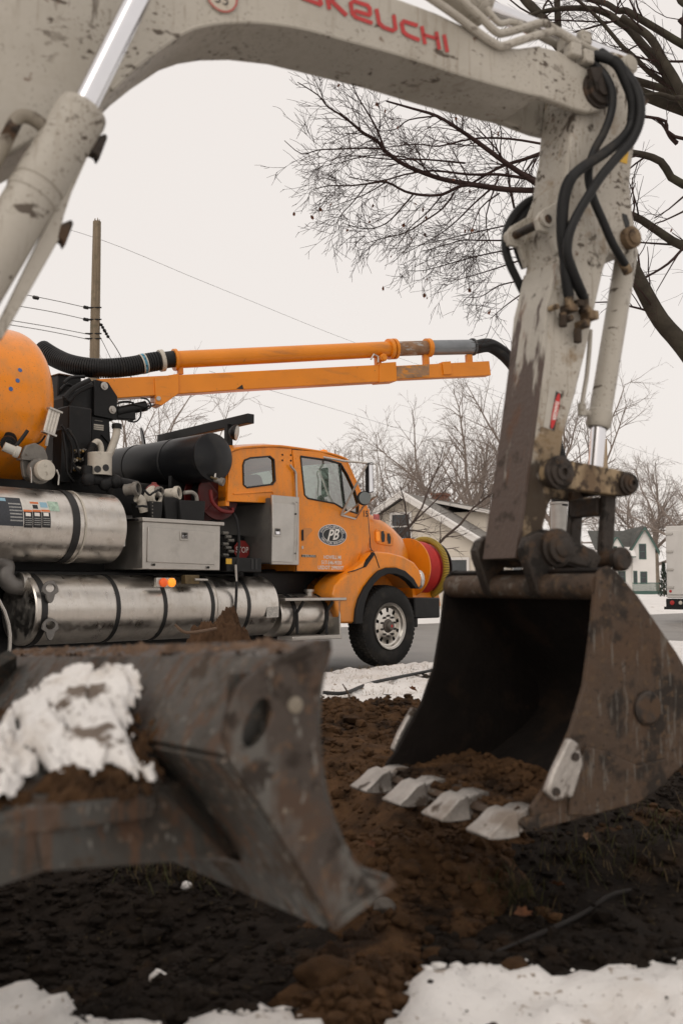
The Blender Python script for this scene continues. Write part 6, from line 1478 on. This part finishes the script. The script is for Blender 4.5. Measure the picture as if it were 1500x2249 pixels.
def sprout(rnd, P, r, lev, out, spec, tips):
    """side shoots along the polyline P"""
    n, ln, ang, grav, seg = spec[lev]
    tot = sum((P[i+1] - P[i]).length for i in range(len(P) - 1))
    for q in range(max(1, int(n*tot + rnd.random()))):
        t = rnd.uniform(.12, 1.0); f = t*(len(P) - 1); i = min(int(f), len(P) - 2); p = P[i].lerp(P[i+1], f - i)
        d = (P[i+1] - P[i]).normalized(); s = rv(rnd); s = (s - d*s.dot(d))
        if s.length < .05: continue
        d2 = (d*math.cos(ang) + s.normalized()*math.sin(ang)).normalized()
        L = ln*rnd.uniform(.45, 1.25)*(1.15 - spec.get('taper', .55)*t); rr = max(spec['rmin'], min(r*.55, r*(1.15 - .8*t)*.55, spec.get('cap', 9)))
        Q = [p.copy()]; k = max(2, int(L/seg)); dd = d2.copy()
        for _ in range(k):
            dd = (dd + rv(rnd)*.22 + Vector((0, 0, grav))).normalized(); Q.append(Q[-1] + dd*(L/k))
        out.append((Q, (rr, max(spec['rmin']*.7, rr*.35)), 4 if rr > .012 else 3))
        if lev + 1 in spec: sprout(rnd, Q, rr, lev + 1, out, spec, tips)
        else: tips.append(Q[-1])
bark = mat('dark_bark', (.050, .042, .032), .9, 0, .3, 8, .5, 30, [((.075, .078, .045), 3, .55, .15, None, None, .6)], spec=.2)
twigm = mat('purple_brown_twigs', (.046, .029, .026), .9, 0, .25, 4, spec=.1)
palebark = mat('haze_pale_bark', (.24, .20, .16), .9, 0, .25, 3, spec=.15)  # far trees: distance haze is put into this pale bark colour
paletwig = mat('haze_pale_twigs', (.23, .19, .165), .9, 0, .2, 2, spec=.1)  # twigs paled for the haze in the same way
# large tree to the right: limbs reach over from beyond the frame
rnd = random.Random(11)
TY = 9.6
zT = zoom(600, 160, 2.4194)
trunk_b = Vector((4.75, TY + .3, 0))
bt_ = empty('bare_maple_tree', trunk_b); tag(bt_, 'dark bare maple with a few russet leaves reaching in from the right', 'tree')
def TL(pts, y0, y1, w0, w1, zf=None):
    n = len(pts); P = []
    for i, p in enumerate(pts):
        a = zf(*p) if zf else p; P.append(at(a[0], a[1], y0 + (y1 - y0)*i/(n-1)) - trunk_b)
    k = (y0 + y1)/2/2186/2
    return spline(P, 3), (w0*k, w1*k)
limbs = []
def limb(*a): limbs.append(TL(*a))
limb([(1600,950), (1560,850), (1500,762), (1450,704), (1412,637), (1383,579), (1355,520), (1310,455), (1250,420), (1179,404)], 9.8, 9.4, 52, 20)
limb([(1400,590), (1250,490), (1100,380), (1000,310), (870,230), (740,190), (600,150)], 9.4, 9.0, 14, 4, zT)
limb([(1480,625), (1250,620), (1100,600), (950,575), (850,550), (700,490), (600,420), (550,360), (480,320), (420,270), (370,230), (290,180), (240,120), (130,50)], 9.5, 8.6, 15, 2, zT)
limb([(1100,600), (1000,600), (900,645), (800,650), (700,630), (600,580), (500,590), (400,600), (300,600), (210,620)], 9.3, 8.9, 9, 2, zT)
limb([(1500,400), (1440,420), (1330,460), (1230,490), (1150,530), (1050,590)], 9.9, 9.7, 11, 5, zT)
limb([(1400,570), (1200,540), (1040,540), (850,520), (700,540), (560,575), (400,555)], 9.6, 9.9, 8, 2, zT)
limb([(590,405), (550,300), (500,210), (450,130), (420, 60)], 9.0, 8.8, 6, 2, zT); limb([(590,405), (480,400), (350,405), (240,410), (150,430), (60,360)], 9.0, 8.8, 5, 1.5, zT)
limb([(960,640), (900,720), (800,790), (700,850), (580,880), (480,910)], 9.3, 9.1, 5, 1.5, zT); limb([(740,650), (680,720), (600,800), (500,830), (400,810)], 9.2, 9.0, 4.5, 1.5, zT)
limb([(1150,620), (1060,700), (980,780), (880,860), (700,960)], 9.5, 9.7, 5, 1.5, zT); limb([(1300,880), (1230,890), (1100,890), (1000,890), (900,920), (780,950)], 9.8, 9.6, 5, 1.5, zT)
limb([(1300,930), (1100,970), (950,1010), (800,1050), (710,1050)], 9.8, 9.8, 4, 1.2, zT); limb([(1340,1100), (1200,1130), (1100,1190), (1000,1190)], 9.8, 9.6, 4, 1.2, zT); limb([(1340,1160), (1230,1240), (1150,1310)], 9.8, 9.6, 4, 1.2, zT)
limb([(1280,720), (1255,600), (1240,500), (1180,400), (1080,290)], 9.7, 9.6, 6, 3, zT); limb([(1200,540), (1130,760), (1150,900)], 9.6, 9.4, 4, 2, zT); limb([(1440,380), (1250,350), (1060,350), (880,390), (760,380), (560,400)], 9.8, 10.2, 6, 2, zT)
limb([(1020,480), (800,460), (620,460), (400,440), (300, 470)], 9.8, 10.0, 5, 1.5, zT); limb([(860,230), (720,250), (650,300), (560,310)], 9.1, 9.2, 4, 1.5, zT)
limb([(1290,800), (1150,830), (1020,860), (850,900), (700,930)], 9.7, 9.5, 4, 1.3, zT); limb([(1300,1000), (1180,1040), (1050,1080), (930,1110)], 9.7, 9.7, 4, 1.3, zT); limb([(1200,640), (1100,720), (1050,850), (1000,980)], 9.6, 9.4, 4, 1.3, zT)
limb([(900,645), (820,740), (720,830), (640,960)], 9.3, 9.2, 4, 1.3, zT); limb([(600,580), (500,640), (400,680), (280,720)], 9.1, 9.0, 3.5, 1.2, zT); limb([(500,590), (430,680), (350,770), (330,850)], 9.1, 8.9, 3.5, 1.2, zT); limb([(850,550), (760,470), (640,440), (500,440), (380,470), (250,500)], 9.2, 9.3, 4, 1.2, zT)
# upper right part
limb([(1720,540), (1600,560), (1500,541), (1440,505), (1389,474), (1300,450)], 10.2, 10.0, 26, 16)
limb([(1700,430), (1500,406), (1450,355), (1389,336), (1300,330)], 10.0, 9.8, 22, 14); limb([(1640,330), (1480,300), (1460,266), (1415,256)], 9.8, 9.6, 9, 7)
limb([(700,480), (500,220), (480,150), (400,60), (340,0), (250,-120)], 10.4, 10.6, 26, 18, zU); limb([(600,420), (585,220), (575,0), (570,-150)], 10.8, 10.8, 17, 13, zU)
limb([(1700,1000), (1500,740), (1400,590), (1330,480), (1200,330), (1100,210), (1010,150), (960,110), (850,70), (700,60), (560,70), (420,100), (320,130), (200,95), (60,80)], 10.0, 10.6, 24, 6, zU)
limb([(1800,480), (1500,330), (1350,240), (1200,150), (1080,80), (1020,80), (940,30), (830,0), (700,-60)], 10.2, 10.6, 18, 12, zU)
limb([(1700,800), (1500,700), (1350,600), (1250,530), (1130,410), (1050,340), (950,220), (850,110), (760,30), (650,-60)], 10.1, 10.3, 16, 6, zU)
limb([(1650,900), (1500,700), (1430,570), (1350,440), (1280,310), (1200,230), (1040,130)], 9.9, 10.0, 24, 16, zU); limb([(1700,780), (1500,720), (1420,720), (1320,690), (1210,700)], 9.9, 9.7, 16, 9, zU)
limb([(1450,1050), (1400,1000), (1360,930), (1300,870), (1210,860)], 9.8, 9.6, 12, 4, zU); limb([(1010,150), (900,180), (760,220), (660,250)], 10.2, 10.4, 5, 4, zU); limb([(1010,160), (860,160), (620,150), (500,145)], 10.3, 10.5, 4, 3, zU); limb([(1180,320), (1060,390), (920,500)], 10, 10, 4, 3, zU); limb([(1500,450), (1400,450), (1250,440), (1100,400), (900,360)], 10, 10, 6, 4, zU)
limb([(1700,120), (1500,30), (1460,-20)], 9.8, 10, 16, 12, zU); limb([(1600,240), (1500,170), (1470,140)], 9.8, 9.8, 14, 12, zU)
limb([(1406,1450), (1300,1560), (1150,1650), (1060,1680)], 9.7, 9.6, 7, 4, zA); limb([(1406,1440), (1330,1560), (1220,1750)], 9.7, 9.6, 4, 2, zA)
trl = [(spline([Vector((0, 0, -.2)), Vector((-.05, 0, 1.5)), Vector((-.35, -.05, 2.6))], 4), (.34, .27), 12)]
TRK = [Vector((0, 0, -.2)), Vector((.02, 0, 1.6)), Vector((.12, .1, 3.2)), Vector((.25, .2, 5.0)), Vector((.3, .3, 7.0)), Vector((.2, .3, 9.0))]
skeleton_mesh([(spline(TRK, 4), (.36, .14), 14)], 'trunk', bark, bt_)
for P, rs in limbs:
    if rs[0] > .035:      # join the heavy limbs to the trunk beyond the frame
        j = min(spline(TRK, 6), key=lambda q: (q - (P[0] - Vector((0, 0, .9)))).length)
        P2_ = spline([j, j.lerp(P[0], .5) + Vector((0, 0, -.1)), P[0]], 4)[:-1] + P
        skeleton_mesh([(P2_, (rs[0]*1.15, rs[1]), 8)], 'limb', bark, bt_)
lines = []; tips = []
spec = {0: (10.0, .62, .72, -.03, .12), 1: (10.0, .36, .7, -.03, .09), 2: (9.0, .20, .6, -.03, .07), 'rmin': .0023, 'cap': .009, 'taper': .82}
spec2 = {0: (2.6, .95, .75, .0, .14), 1: (4.2, .50, .7, -.01, .11), 2: (4.5, .26, .6, -.02, .08), 'rmin': .0020, 'cap': .013}
for P, rs in limbs:
    if rs[0] <= .035: lines.append((P, rs, 5))
    sprout(rnd, P, (rs[0]*.55 + rs[1]*.45)*.8, 0, lines, spec2 if (P[0] + trunk_b).x > 3.0 or rs[0] > .035 else spec, tips)
skeleton_mesh(lines, 'crown', twigm, bt_)
leafm = mat('russet_leaf', (.13, .045, .020), .8, 0, .35, 30, spec=.2)
def leaf_mesh(name, s, m=leafm):
    pts = [(0, -.5), (.10, -.26), (.30, -.30), (.27, -.05), (.38, .12), (.24, .22), (.05, .55), (-.10, .30), (-.34, .20), (-.22, -.02), (-.30, -.24), (-.08, -.26)]
    me = bpy.data.meshes.new(name); vs = [(x*s, y*s, .55*s*abs(x) + .35*s*y*y) for x, y in pts] + [(0, 0, -.03*s)]
    me.from_pydata(vs, [], [(i, (i+1) % 12, 12) for i in range(12)]); me.materials.append(m); return me
lm_ = leaf_mesh('dead_leaf', .050)
front_tips = [t for t in tips if True]
for i in range(48):
    t = rnd.choice(front_tips); o = bpy.data.objects.new('dead_leaf', lm_); scene.collection.objects.link(o); o.parent = bt_
    o.location = t + Vector((0, 0, -.02)); o.rotation_euler = (rnd.uniform(.8, 2.3), rnd.uniform(-.6, .6), rnd.uniform(0, 6.3)); k = rnd.uniform(.6, 1.3); o.scale = (k, k, k)
print('TREE', len(lines), sum(len(l[0])*l[2] for l in lines))
# trees further off
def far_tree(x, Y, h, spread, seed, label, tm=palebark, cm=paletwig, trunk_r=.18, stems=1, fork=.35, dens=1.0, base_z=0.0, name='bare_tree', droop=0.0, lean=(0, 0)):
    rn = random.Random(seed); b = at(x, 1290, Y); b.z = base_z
    t = empty(name, b); tag(t, label, 'tree', 'bare trees behind the street')
    tl_ = []; big = []
    for s in range(stems):
        a = rn.uniform(0, 6.3); off = Vector((math.cos(a), math.sin(a), 0))*(.0 if stems == 1 else .25)
        top = Vector((lean[0]*h + rn.uniform(-.1, .1)*h, lean[1]*h, h*fork)) if stems == 1 else Vector((math.cos(a)*spread*.35, math.sin(a)*spread*.35, h*fork))
        P = spline([off + Vector((0, 0, -.3)), off.lerp(top, .5) + rv(rn)*.06*h*fork, top], 4); tr = trunk_r/(stems**.5)
        tl_.append((P, (tr, tr*.72), 8))
        nb = max(3, int(6/stems + rn.random()*2))
        for k in range(nb):
            az = 6.28*k/nb + rn.uniform(-.5, .5); up = rn.uniform(.35, 1.25); L = h*(1 - fork)*rn.uniform(.75, 1.08)
            st = P[-1] if k < nb - 1 else P[len(P)//2 + 1]
            d = Vector((math.cos(az)*math.cos(up), math.sin(az)*math.cos(up), math.sin(up))); d.x *= spread/(h*.45); d.y *= spread/(h*.45); d.normalize()
            Q = [st.copy()]; n = 7
            for _ in range(n): d = (d + rv(rn)*.2 + Vector((0, 0, .05 - droop))).normalized(); Q.append(Q[-1] + d*L/n)
            big.append((Q, (tr*.52, .014*Y/60 + .006), 5))
    out = list(big); tp = []
    rm = .0050*Y/50 + .002
    sp_ = {0: (1.55*dens, h*.21, .72, .02 - droop, h*.05), 1: (1.9*dens, h*.115, .7, .0 - droop, h*.035), 2: (2.4*dens, h*.065, .65, -.01, h*.03), 'rmin': rm}
    for Q, rs, n in big: sprout(rn, Q, rs[0]*.7, 0, out, sp_, tp)
    skeleton_mesh(tl_, 'trunk', tm, t); skeleton_mesh(out, 'crown', cm, t)
    return len(out)
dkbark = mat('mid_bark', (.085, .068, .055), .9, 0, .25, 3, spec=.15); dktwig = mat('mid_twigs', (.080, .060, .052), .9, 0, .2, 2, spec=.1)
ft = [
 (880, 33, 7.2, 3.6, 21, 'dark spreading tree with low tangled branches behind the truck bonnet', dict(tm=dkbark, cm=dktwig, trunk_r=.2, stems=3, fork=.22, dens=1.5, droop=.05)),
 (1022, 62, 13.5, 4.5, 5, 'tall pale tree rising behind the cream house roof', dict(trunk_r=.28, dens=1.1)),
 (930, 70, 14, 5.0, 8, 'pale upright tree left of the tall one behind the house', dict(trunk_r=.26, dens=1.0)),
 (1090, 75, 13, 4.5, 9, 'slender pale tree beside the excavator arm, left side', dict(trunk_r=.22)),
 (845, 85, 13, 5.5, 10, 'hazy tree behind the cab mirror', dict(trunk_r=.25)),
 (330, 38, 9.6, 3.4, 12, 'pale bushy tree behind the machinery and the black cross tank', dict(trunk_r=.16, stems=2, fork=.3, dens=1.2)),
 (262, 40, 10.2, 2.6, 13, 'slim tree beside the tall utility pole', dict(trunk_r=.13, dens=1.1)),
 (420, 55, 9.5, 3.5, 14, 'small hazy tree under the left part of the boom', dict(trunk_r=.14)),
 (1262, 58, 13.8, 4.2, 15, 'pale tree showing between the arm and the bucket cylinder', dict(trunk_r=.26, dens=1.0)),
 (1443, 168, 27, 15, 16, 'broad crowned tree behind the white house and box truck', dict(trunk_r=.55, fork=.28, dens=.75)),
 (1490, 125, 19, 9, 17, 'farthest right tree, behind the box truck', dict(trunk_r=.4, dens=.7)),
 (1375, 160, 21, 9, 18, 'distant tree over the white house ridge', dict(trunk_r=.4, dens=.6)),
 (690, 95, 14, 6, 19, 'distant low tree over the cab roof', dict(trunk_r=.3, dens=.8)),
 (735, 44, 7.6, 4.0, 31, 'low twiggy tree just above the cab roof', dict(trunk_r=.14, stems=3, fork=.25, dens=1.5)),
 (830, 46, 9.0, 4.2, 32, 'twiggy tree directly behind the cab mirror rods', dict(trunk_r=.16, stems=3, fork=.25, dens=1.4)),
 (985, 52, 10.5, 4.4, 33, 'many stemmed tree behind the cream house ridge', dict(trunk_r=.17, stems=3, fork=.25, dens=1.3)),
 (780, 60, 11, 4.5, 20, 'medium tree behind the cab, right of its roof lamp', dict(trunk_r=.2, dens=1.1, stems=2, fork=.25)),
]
tot = 0
for x, Y, h, sp_, sd, lb_, kw in ft: tot += far_tree(x, Y, h, sp_, sd, lb_, **kw)
print('FAR', tot)
# dark evergreen by the box truck
ev = at(1457, 1290, 100); e_ = empty('evergreen_shrub', (ev.x, ev.y, 0)); tag(e_, 'dark narrow evergreen beside the box truck', 'shrub')
rn = random.Random(4); mb = MB()
for i in range(420):
    z = rn.uniform(.1, 3.4); r = .75*(1 - z/3.6)*rn.uniform(.5, 1); a = rn.uniform(0, 6.3); c = V3(r*math.cos(a), r*math.sin(a), z); d = V3(math.cos(a)*.5, math.sin(a)*.5, .9)
    x_, y_, d = frame_of(d); mb.add([c - x_*.07, c + x_*.07, c + d*.32], [(0, 1, 2)])
mb.build('crown', mat('evergreen', (.018, .028, .018), .9, 0, .4, 3), e_, smooth=0); MB().cyl((0, 0, -.1), (0, 0, 2.6), .08, .03, 8).build('trunk', dkbark, e_)
# ------------------------------------------------------------------ soil clods, grass, leaves, sticks, cable
rn = random.Random(23)
def top_z(x, y): return soil_z(x, y) + np.clip(spoil_t(x, y), 0, .3)*smooth(.2, .7, dug(x, y))
def sz(x, y): return float(top_z(np.array(float(x)), np.array(float(y))))
def dg_(x, y): return float(dug(np.array(float(x)), np.array(float(y))))
ico = bmesh.new(); bmesh.ops.create_icosphere(ico, subdivisions=1, radius=1); IV = [v.co.copy() for v in ico.verts]; IF = [tuple(v.index for v in f.verts) for f in ico.faces]; ico.free()
V_ = []; F_ = []
def clod(c, r, sq):
    o = len(V_); ax = rv(rn)
    for v in IV:
        k = r*(1 + .55*(mnoise.noise(v*1.6 + ax*9)) + rn.uniform(-.22, .22)); V_.append((c.x + v.x*k*sq[0], c.y + v.y*k*sq[1], c.z + v.z*k*sq[2]))
    F_.extend(tuple(i + o for i in f) for f in IF)
n = 0
XS = np.random.RandomState(5)
cx = XS.uniform(-3.0, 3.0, 90000); cyy = 2.0 + (XS.rand(90000)**1.3)*4.9
dd_ = dug(cx, cyy); zz_ = top_z(cx, cyy); cl_ = fbm(cx*2.2, cyy*2.2, 3); sp_t = spoil_t(cx, cyy)
dark = []
for i in range(90000):
    if abs(cx[i]) > .36*cyy[i] + .3 or dd_[i] < .35 or n > 20000: continue
    if cl_[i] < .40 and rn.random() < .6: continue
    r = .003 + .019*rn.random()**3.2 + (.022*rn.random() if rn.random() < .022 else 0)
    if sp_t[i] < .0: dark.append((i, r)); n += 1; continue
    clod(Vector((cx[i], cyy[i], zz_[i] + r*.3)), r*1.15, (rn.uniform(.8, 1.3), rn.uniform(.8, 1.3), rn.uniform(.6, 1.0))); n += 1
me = bpy.data.meshes.new('soil_clods'); me.from_pydata(V_, [], F_); me.materials.append(soil)
so_ = bpy.data.objects.new('soil_clods', me); scene.collection.objects.link(so_); tag(so_, 'crumbly brown soil clods over the dug mound', None, kind='stuff')
V_.clear(); F_.clear()
for i, r in dark: clod(Vector((cx[i], cyy[i], zz_[i] + r*.25)), r, (rn.uniform(.8, 1.4), rn.uniform(.8, 1.4), rn.uniform(.5, .9)))
# dark crumbs thrown onto the snow
cx = XS.uniform(-2.5, 3.2, 3000); cyy = XS.uniform(1.9, 8.5, 3000); dd_ = dug(cx, cyy); zz_ = soil_z(cx, cyy) + np.clip(snow_t(cx, cyy), -.02, .07)
for i in range(3000):
    if dd_[i] > .3 or (rn.random() > .55): continue
    r = .003 + .008*rn.random()**2.5; clod(Vector((cx[i], cyy[i], zz_[i] + r*.3)), r, (1, 1, .7))
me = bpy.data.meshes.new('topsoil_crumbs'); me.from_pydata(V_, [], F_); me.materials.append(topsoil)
so_ = bpy.data.objects.new('topsoil_crumbs', me); scene.collection.objects.link(so_); tag(so_, 'shade-dark topsoil crumbs in the hollows and on the snow', None, kind='stuff')
# crumbled snow along the melting edges
V_.clear(); F_.clear()
cx = XS.uniform(-1.6, 2.2, 9000); cyy = np.concatenate([XS.uniform(1.9, 3.0, 6000), XS.uniform(5.4, 7.4, 3000)]); dd_ = dug(cx, cyy); zz_ = soil_z(cx, cyy) + np.clip(snow_t(cx, cyy), 0, .07)
for i in range(9000):
    if not (.04 < dd_[i] < .96): continue
    r = .004 + .016*rn.random()**2.6; clod(Vector((cx[i], cyy[i], zz_[i] + r*.2)), r, (rn.uniform(.9, 1.7), rn.uniform(.8, 1.4), rn.uniform(.3, .6)))
me = bpy.data.meshes.new('snow_crumbs'); me.from_pydata(V_, [], F_); me.shade_smooth(); me.materials.append(snowm)
so_ = bpy.data.objects.new('snow_crumbs', me); scene.collection.objects.link(so_); tag(so_, 'crumbled snow along the edge of the dug soil', None, kind='stuff')
# bigger lumps one can pick out
clodm = mat('lump_soil', (.055, .030, .015), .95, 0, .4, 14, .6, 60, spec=.12); stonem = mat('muddy_stone', (.10, .085, .07), .7, 0, .25, 9, .3, 40, [(MUD, 8, .5, .15)])
def lump(x, y, r, m, name, label, cat, flat=.75, seed=1, on=0.0):
    bm = bmesh.new(); bmesh.ops.create_icosphere(bm, subdivisions=3, radius=1)
    for v in bm.verts:
        p = v.co.copy(); k = 1 + .30*mnoise.noise(p*1.3 + Vector((seed*3.1, seed, 0))) + .16*mnoise.noise(p*4 + Vector((seed, 0, 0))) + .09*mnoise.noise(p*11); v.co = Vector((p.x*r*k*1.15, p.y*r*k, p.z*r*k*flat))
    me = bpy.data.meshes.new(name); bm.to_mesh(me); bm.free(); me.shade_smooth(); me.materials.append(m)
    o = bpy.data.objects.new(name, me); scene.collection.objects.link(o); o.location = (x, y, sz(x, y) + r*flat*.45 + on); o.rotation_euler = (0, 0, seed*1.7); return tag(o, label, cat, 'loose lumps on the ground')
def gnd(px, py, z=.1): p = on_ground(px, py, z); return on_ground(px, py, sz(p.x, p.y))
for i, (px, py, r, m, nm, lb_, ct) in enumerate([(845, 1955, .030, stonem, 'muddy_stone', 'round grey stone half sunk below the blade tip', 'stone'), (720, 2160, .062, clodm, 'soil_lump', 'large brown soil lump at the edge of the front snow', 'soil lump'),
        (790, 2175, .040, clodm, 'soil_lump', 'smaller soil lump right of the largest one', 'soil lump'), (950, 2110, .026, clodm, 'soil_lump', 'small soil lump at the tip of the front snow', 'soil lump'), (880, 2040, .026, clodm, 'soil_lump', 'soil lump just right of the grey stone', 'soil lump'), (1130, 2140, .034, clodm, 'soil_lump', 'flat lump behind the right snow bank', 'soil lump'), (900, 1900, .035, clodm, 'soil_lump', 'lump in front of the bucket teeth', 'soil lump')]):
    p = gnd(px, py); lump(p.x, p.y, r, m, nm, lb_, ct, seed=i + 1)
p = gnd(348, 2115); lump(p.x, p.y, .022, mat('clean_snow', (.8, .775, .75), .65), 'snow_chunk', 'single white snow chunk on the dark soil', 'snow chunk', .8, 11)
p = gnd(410, 2008); lump(p.x, p.y, .018, MATS['clean_snow'], 'snow_chunk', 'small snow chunk below the blade arm', 'snow chunk', .7, 12)
# heap on the ground behind the blade, seen above its top rail
hb_ = at(488, 1400, 6.6)
bm = bmesh.new(); bmesh.ops.create_icosphere(bm, subdivisions=6, radius=1)
for v in bm.verts:
    p = v.co.copy(); k = 1 + .10*mnoise.noise(p*2 + Vector((4, 1, 0))) + .07*mnoise.noise(p*5) + .06*mnoise.noise(p*12) + .04*mnoise.noise(p*27); t = max(0, p.z)
    v.co = Vector((p.x*.55*k*(1 - .50*t), p.y*.55*k*(1 - .50*t), p.z*.80*k))
me = bpy.data.meshes.new('soil_heap'); bm.to_mesh(me); bm.free(); me.materials.append(mat('dry_heap_soil', (.075, .042, .024), .95, 0, .45, 12, .8, 50, spec=.1)); me.shade_smooth()
o = bpy.data.objects.new('soil_heap', me); scene.collection.objects.link(o); o.location = (hb_.x, hb_.y, .04); tag(o, 'pointed heap of dug soil showing above the blade top', 'soil heap')
mb = MB(); a = at(470, 1385, 6.2); rt_ = MB().tube([at(385, 1372, 6.1) - a, at(405, 1388, 6.1) - a, at(435, 1388, 6.15) - a, at(475, 1380, 6.35) - a], [.008, .010, .011, .009], 6, 4).build('root', mat('root_bark', (.13, .08, .05), .9), None); rt_.location = a; tag(rt_, 'thin root poking left out of the soil heap', 'root')
# soil inside the bucket
cor = [Vector(E_O) + X_.u*p.x + X_.v*v + Vector((0, 0, p.z)) for p, v in ((lo + ld*.05 + ln*.016, .03), (lo + ld*.05 + ln*.016, W1 - .03), (lo - ld*.27 + ln*.012, W1 - .03), (lo - ld*.27 + ln*.012, .03))]
sp = patch('bucket_soil', cor, 90, 60, lambda s, t: .000 + .03*n2(s, t, 4) + .03*n2(s, t, 13, 3) + .012*n2(s, t, 34, 2) + .010*t, soil); tag(sp, 'brown soil left on the bucket floor', None, kind='stuff')
V_.clear(); F_.clear()
for _ in range(420):
    s, t = rn.random(), rn.random()**1.5; p = cor[0]*(1-s)*(1-t) + cor[1]*s*(1-t) + cor[2]*s*t + cor[3]*(1-s)*t; r = .003 + .016*rn.random()**3; clod(p + Vector((0, 0, .006 + .010*t)), r, (1.1, 1, .8))
me = bpy.data.meshes.new('bucket_crumbs'); me.from_pydata(V_, [], F_); me.materials.append(soil); so_ = bpy.data.objects.new('bucket_crumbs', me); scene.collection.objects.link(so_); tag(so_, 'soil crumbs scattered on the bucket floor and lip', None, kind='stuff')
# stick lying across the teeth
a, b = X_(*zD(440, 1128), .36), X_(*zD(600, 1208), .22)
wd = lambda p: Vector(E_O) + X_.u*p.x + X_.v*p.y + Vector((0, 0, p.z))
a, b = wd(a), wd(b); st_ = MB().tube([Vector(), (b - a)*.5 + V3(0, 0, .006), b - a], .017, 9).build('broken_stick', mat('stick_bark', (.075, .046, .028), .9, 0, .3, 20, .5, 60)); st_.location = a; tag(st_, 'broken stick with a pale cut end lying among the bucket teeth', 'stick')
MB().cyl(Vector(), -(b - a).normalized()*.003, .0155, n=9).build('cut_end', mat('fresh_wood', (.42, .24, .12), .8), st_)
# black cable on the snowy lawn, twigs standing in the heap edge
zG = zoom(690, 1380, 4.8387)
cp_ = []
for x, y in [(1400, 470), (1250, 492), (1050, 535), (880, 570), (720, 605), (600, 635), (500, 672), (400, 718), (330, 742), (240, 750), (100, 740)]:
    p = gnd(*zG(x, y)); cp_.append(p + Vector((0, 0, .045)))
o = cp_[0].copy(); cb = MB().tube([p - o for p in cp_], .016, 8, 4).build('black_cable', blackrub); cb.location = o; tag(cb, 'black cable lying across the patchy snow', 'cable')
for k, (pts, lb_) in enumerate([([(300, 590), (345, 660), (380, 740), (395, 800)], 'upright dead twig at the snow edge'), ([(395, 790), (460, 850), (540, 905)], 'dead twig leaning right at the snow edge')]):
    Yd = 6.3; P = [at(*zG(*p), Yd) for p in pts]; o = P[0].copy(); t = MB().tube([p - o for p in P], [.004, .006, .008], 6, 4).build('dead_twig', mat('stick_bark', (.075, .046, .028), .9)); t.location = o; tag(t, lb_, 'twig', 'twigs in the soil')
# long root along the dark soil at right
P = [gnd(*p) + Vector((0, 0, .012)) for p in [(1460, 1945), (1400, 1960), (1340, 1975), (1290, 2010), (1220, 2045), (1150, 2075), (1090, 2100)]]; o = P[0].copy()
t = MB().tube([p - o for p in P], [.005, .007, .007, .004], 7, 5).build('root', mat('dark_root', (.014, .010, .008), .9)); t.location = o; tag(t, 'long dark root snaking over soil at lower right', 'root')
# fallen leaves
lf = leaf_mesh('fallen_leaf', .062, mat('brown_leaf', (.10, .042, .020), .8, 0, .35, 30, spec=.2)); lf2 = leaf_mesh('fallen_leaf', .062, mat('tan_leaf', (.17, .095, .05), .8, 0, .3, 30, spec=.2))
for i, (px, py, k, mm, lb_) in enumerate([(1150, 2050, 1.0, lf, 'curled red brown leaf in the grass tuft at lower right'), (1440, 1925, .9, lf2, 'tan leaf tip near the right edge'), (813, 1890, .7, lf, 'small russet leaf right of the blade tip'), (865, 1563, 1.7, lf2, 'tan leaf on the snow left of the bucket'), (1290, 1870, .7, lf2, 'pale leaf in the grass under the bucket'), (1225, 1980, .9, lf, 'brown leaf lying flat in the dark soil'), (905, 1525, 1.3, lf, 'brown leaf on snow near the cable')]):
    p = gnd(px, py, .15); o = bpy.data.objects.new('fallen_leaf', mm); scene.collection.objects.link(o); o.location = p + Vector((0, 0, .05 if py > 1600 else .045)); o.rotation_euler = (rn.uniform(-.7, .7) - .5, rn.uniform(-.5, .5), rn.uniform(0, 6)); o.scale = (k, k, k); tag(o, lb_, 'leaf', 'fallen leaves')
# grass
def grass(name, n, region, m, hmin, hmax, label):
    mb = MB(); k = 0; tries = 0
    while k < n and tries < n*20:
        tries += 1; x, y = region()
        h = rn.uniform(hmin, hmax); a = rn.uniform(0, 6.3); ln_ = rn.uniform(.2, 1.1)*h; w = rn.uniform(.0012, .0026)
        p = Vector((x, y, sz(x, y))); t = Vector((math.cos(a)*ln_, math.sin(a)*ln_, h*.9)); s = Vector((-math.sin(a), math.cos(a), 0))*w
        mb.add([p - s, p + s, p + t*.55 + Vector((0, 0, h*.12)) + s*.8, p + t*.55 + Vector((0, 0, h*.12)) - s*.8, p + t], [(0, 1, 2, 3), (3, 2, 4)]); k += 1
    o = mb.build(name, m, None, smooth=0); return tag(o, label, None, kind='stuff')
gm = mat('dry_green_grass', (.050, .048, .018), .8, 0, .5, 9, spec=.2); gd = mat('straw_grass', (.20, .14, .07), .8, 0, .4, 9, spec=.2)
def tuft(cs):
    def f():
        c = rn.choice(cs); return rn.gauss(c[0], c[2]), rn.gauss(c[1], c[2])
    return f
cs = [(*gnd(px, py, .1)[:2], s) for px, py, s in ((1150, 2000, .07), (1130, 1960, .05), (1440, 1830, .10), (1500, 1790, .12), (1380, 1860, .09), (330, 1975, .06), (560, 1960, .07), (420, 1990, .05), (760, 1600, .06), (1260, 1900, .08))]
grass('grass_tufts', 420, tuft(cs), gm, .02, .09, 'sparse green grass tufts left in the dug soil')
grass('dry_grass', 420, tuft(cs), mat('dull_straw', (.10, .07, .035), .8, 0, .4, 9, spec=.2), .012, .06, 'dry straw coloured grass blades in the soil')
def lawnr():
    while True:
        x, y = rn.uniform(-1.0, 3.2), rn.uniform(6.2, 12)
        if road_q(x, y) < -.2: return x, y
grass('lawn_grass', 2600, lawnr, gd, .03, .075, 'dry grass poking through the snow on the lawn')
print('done')
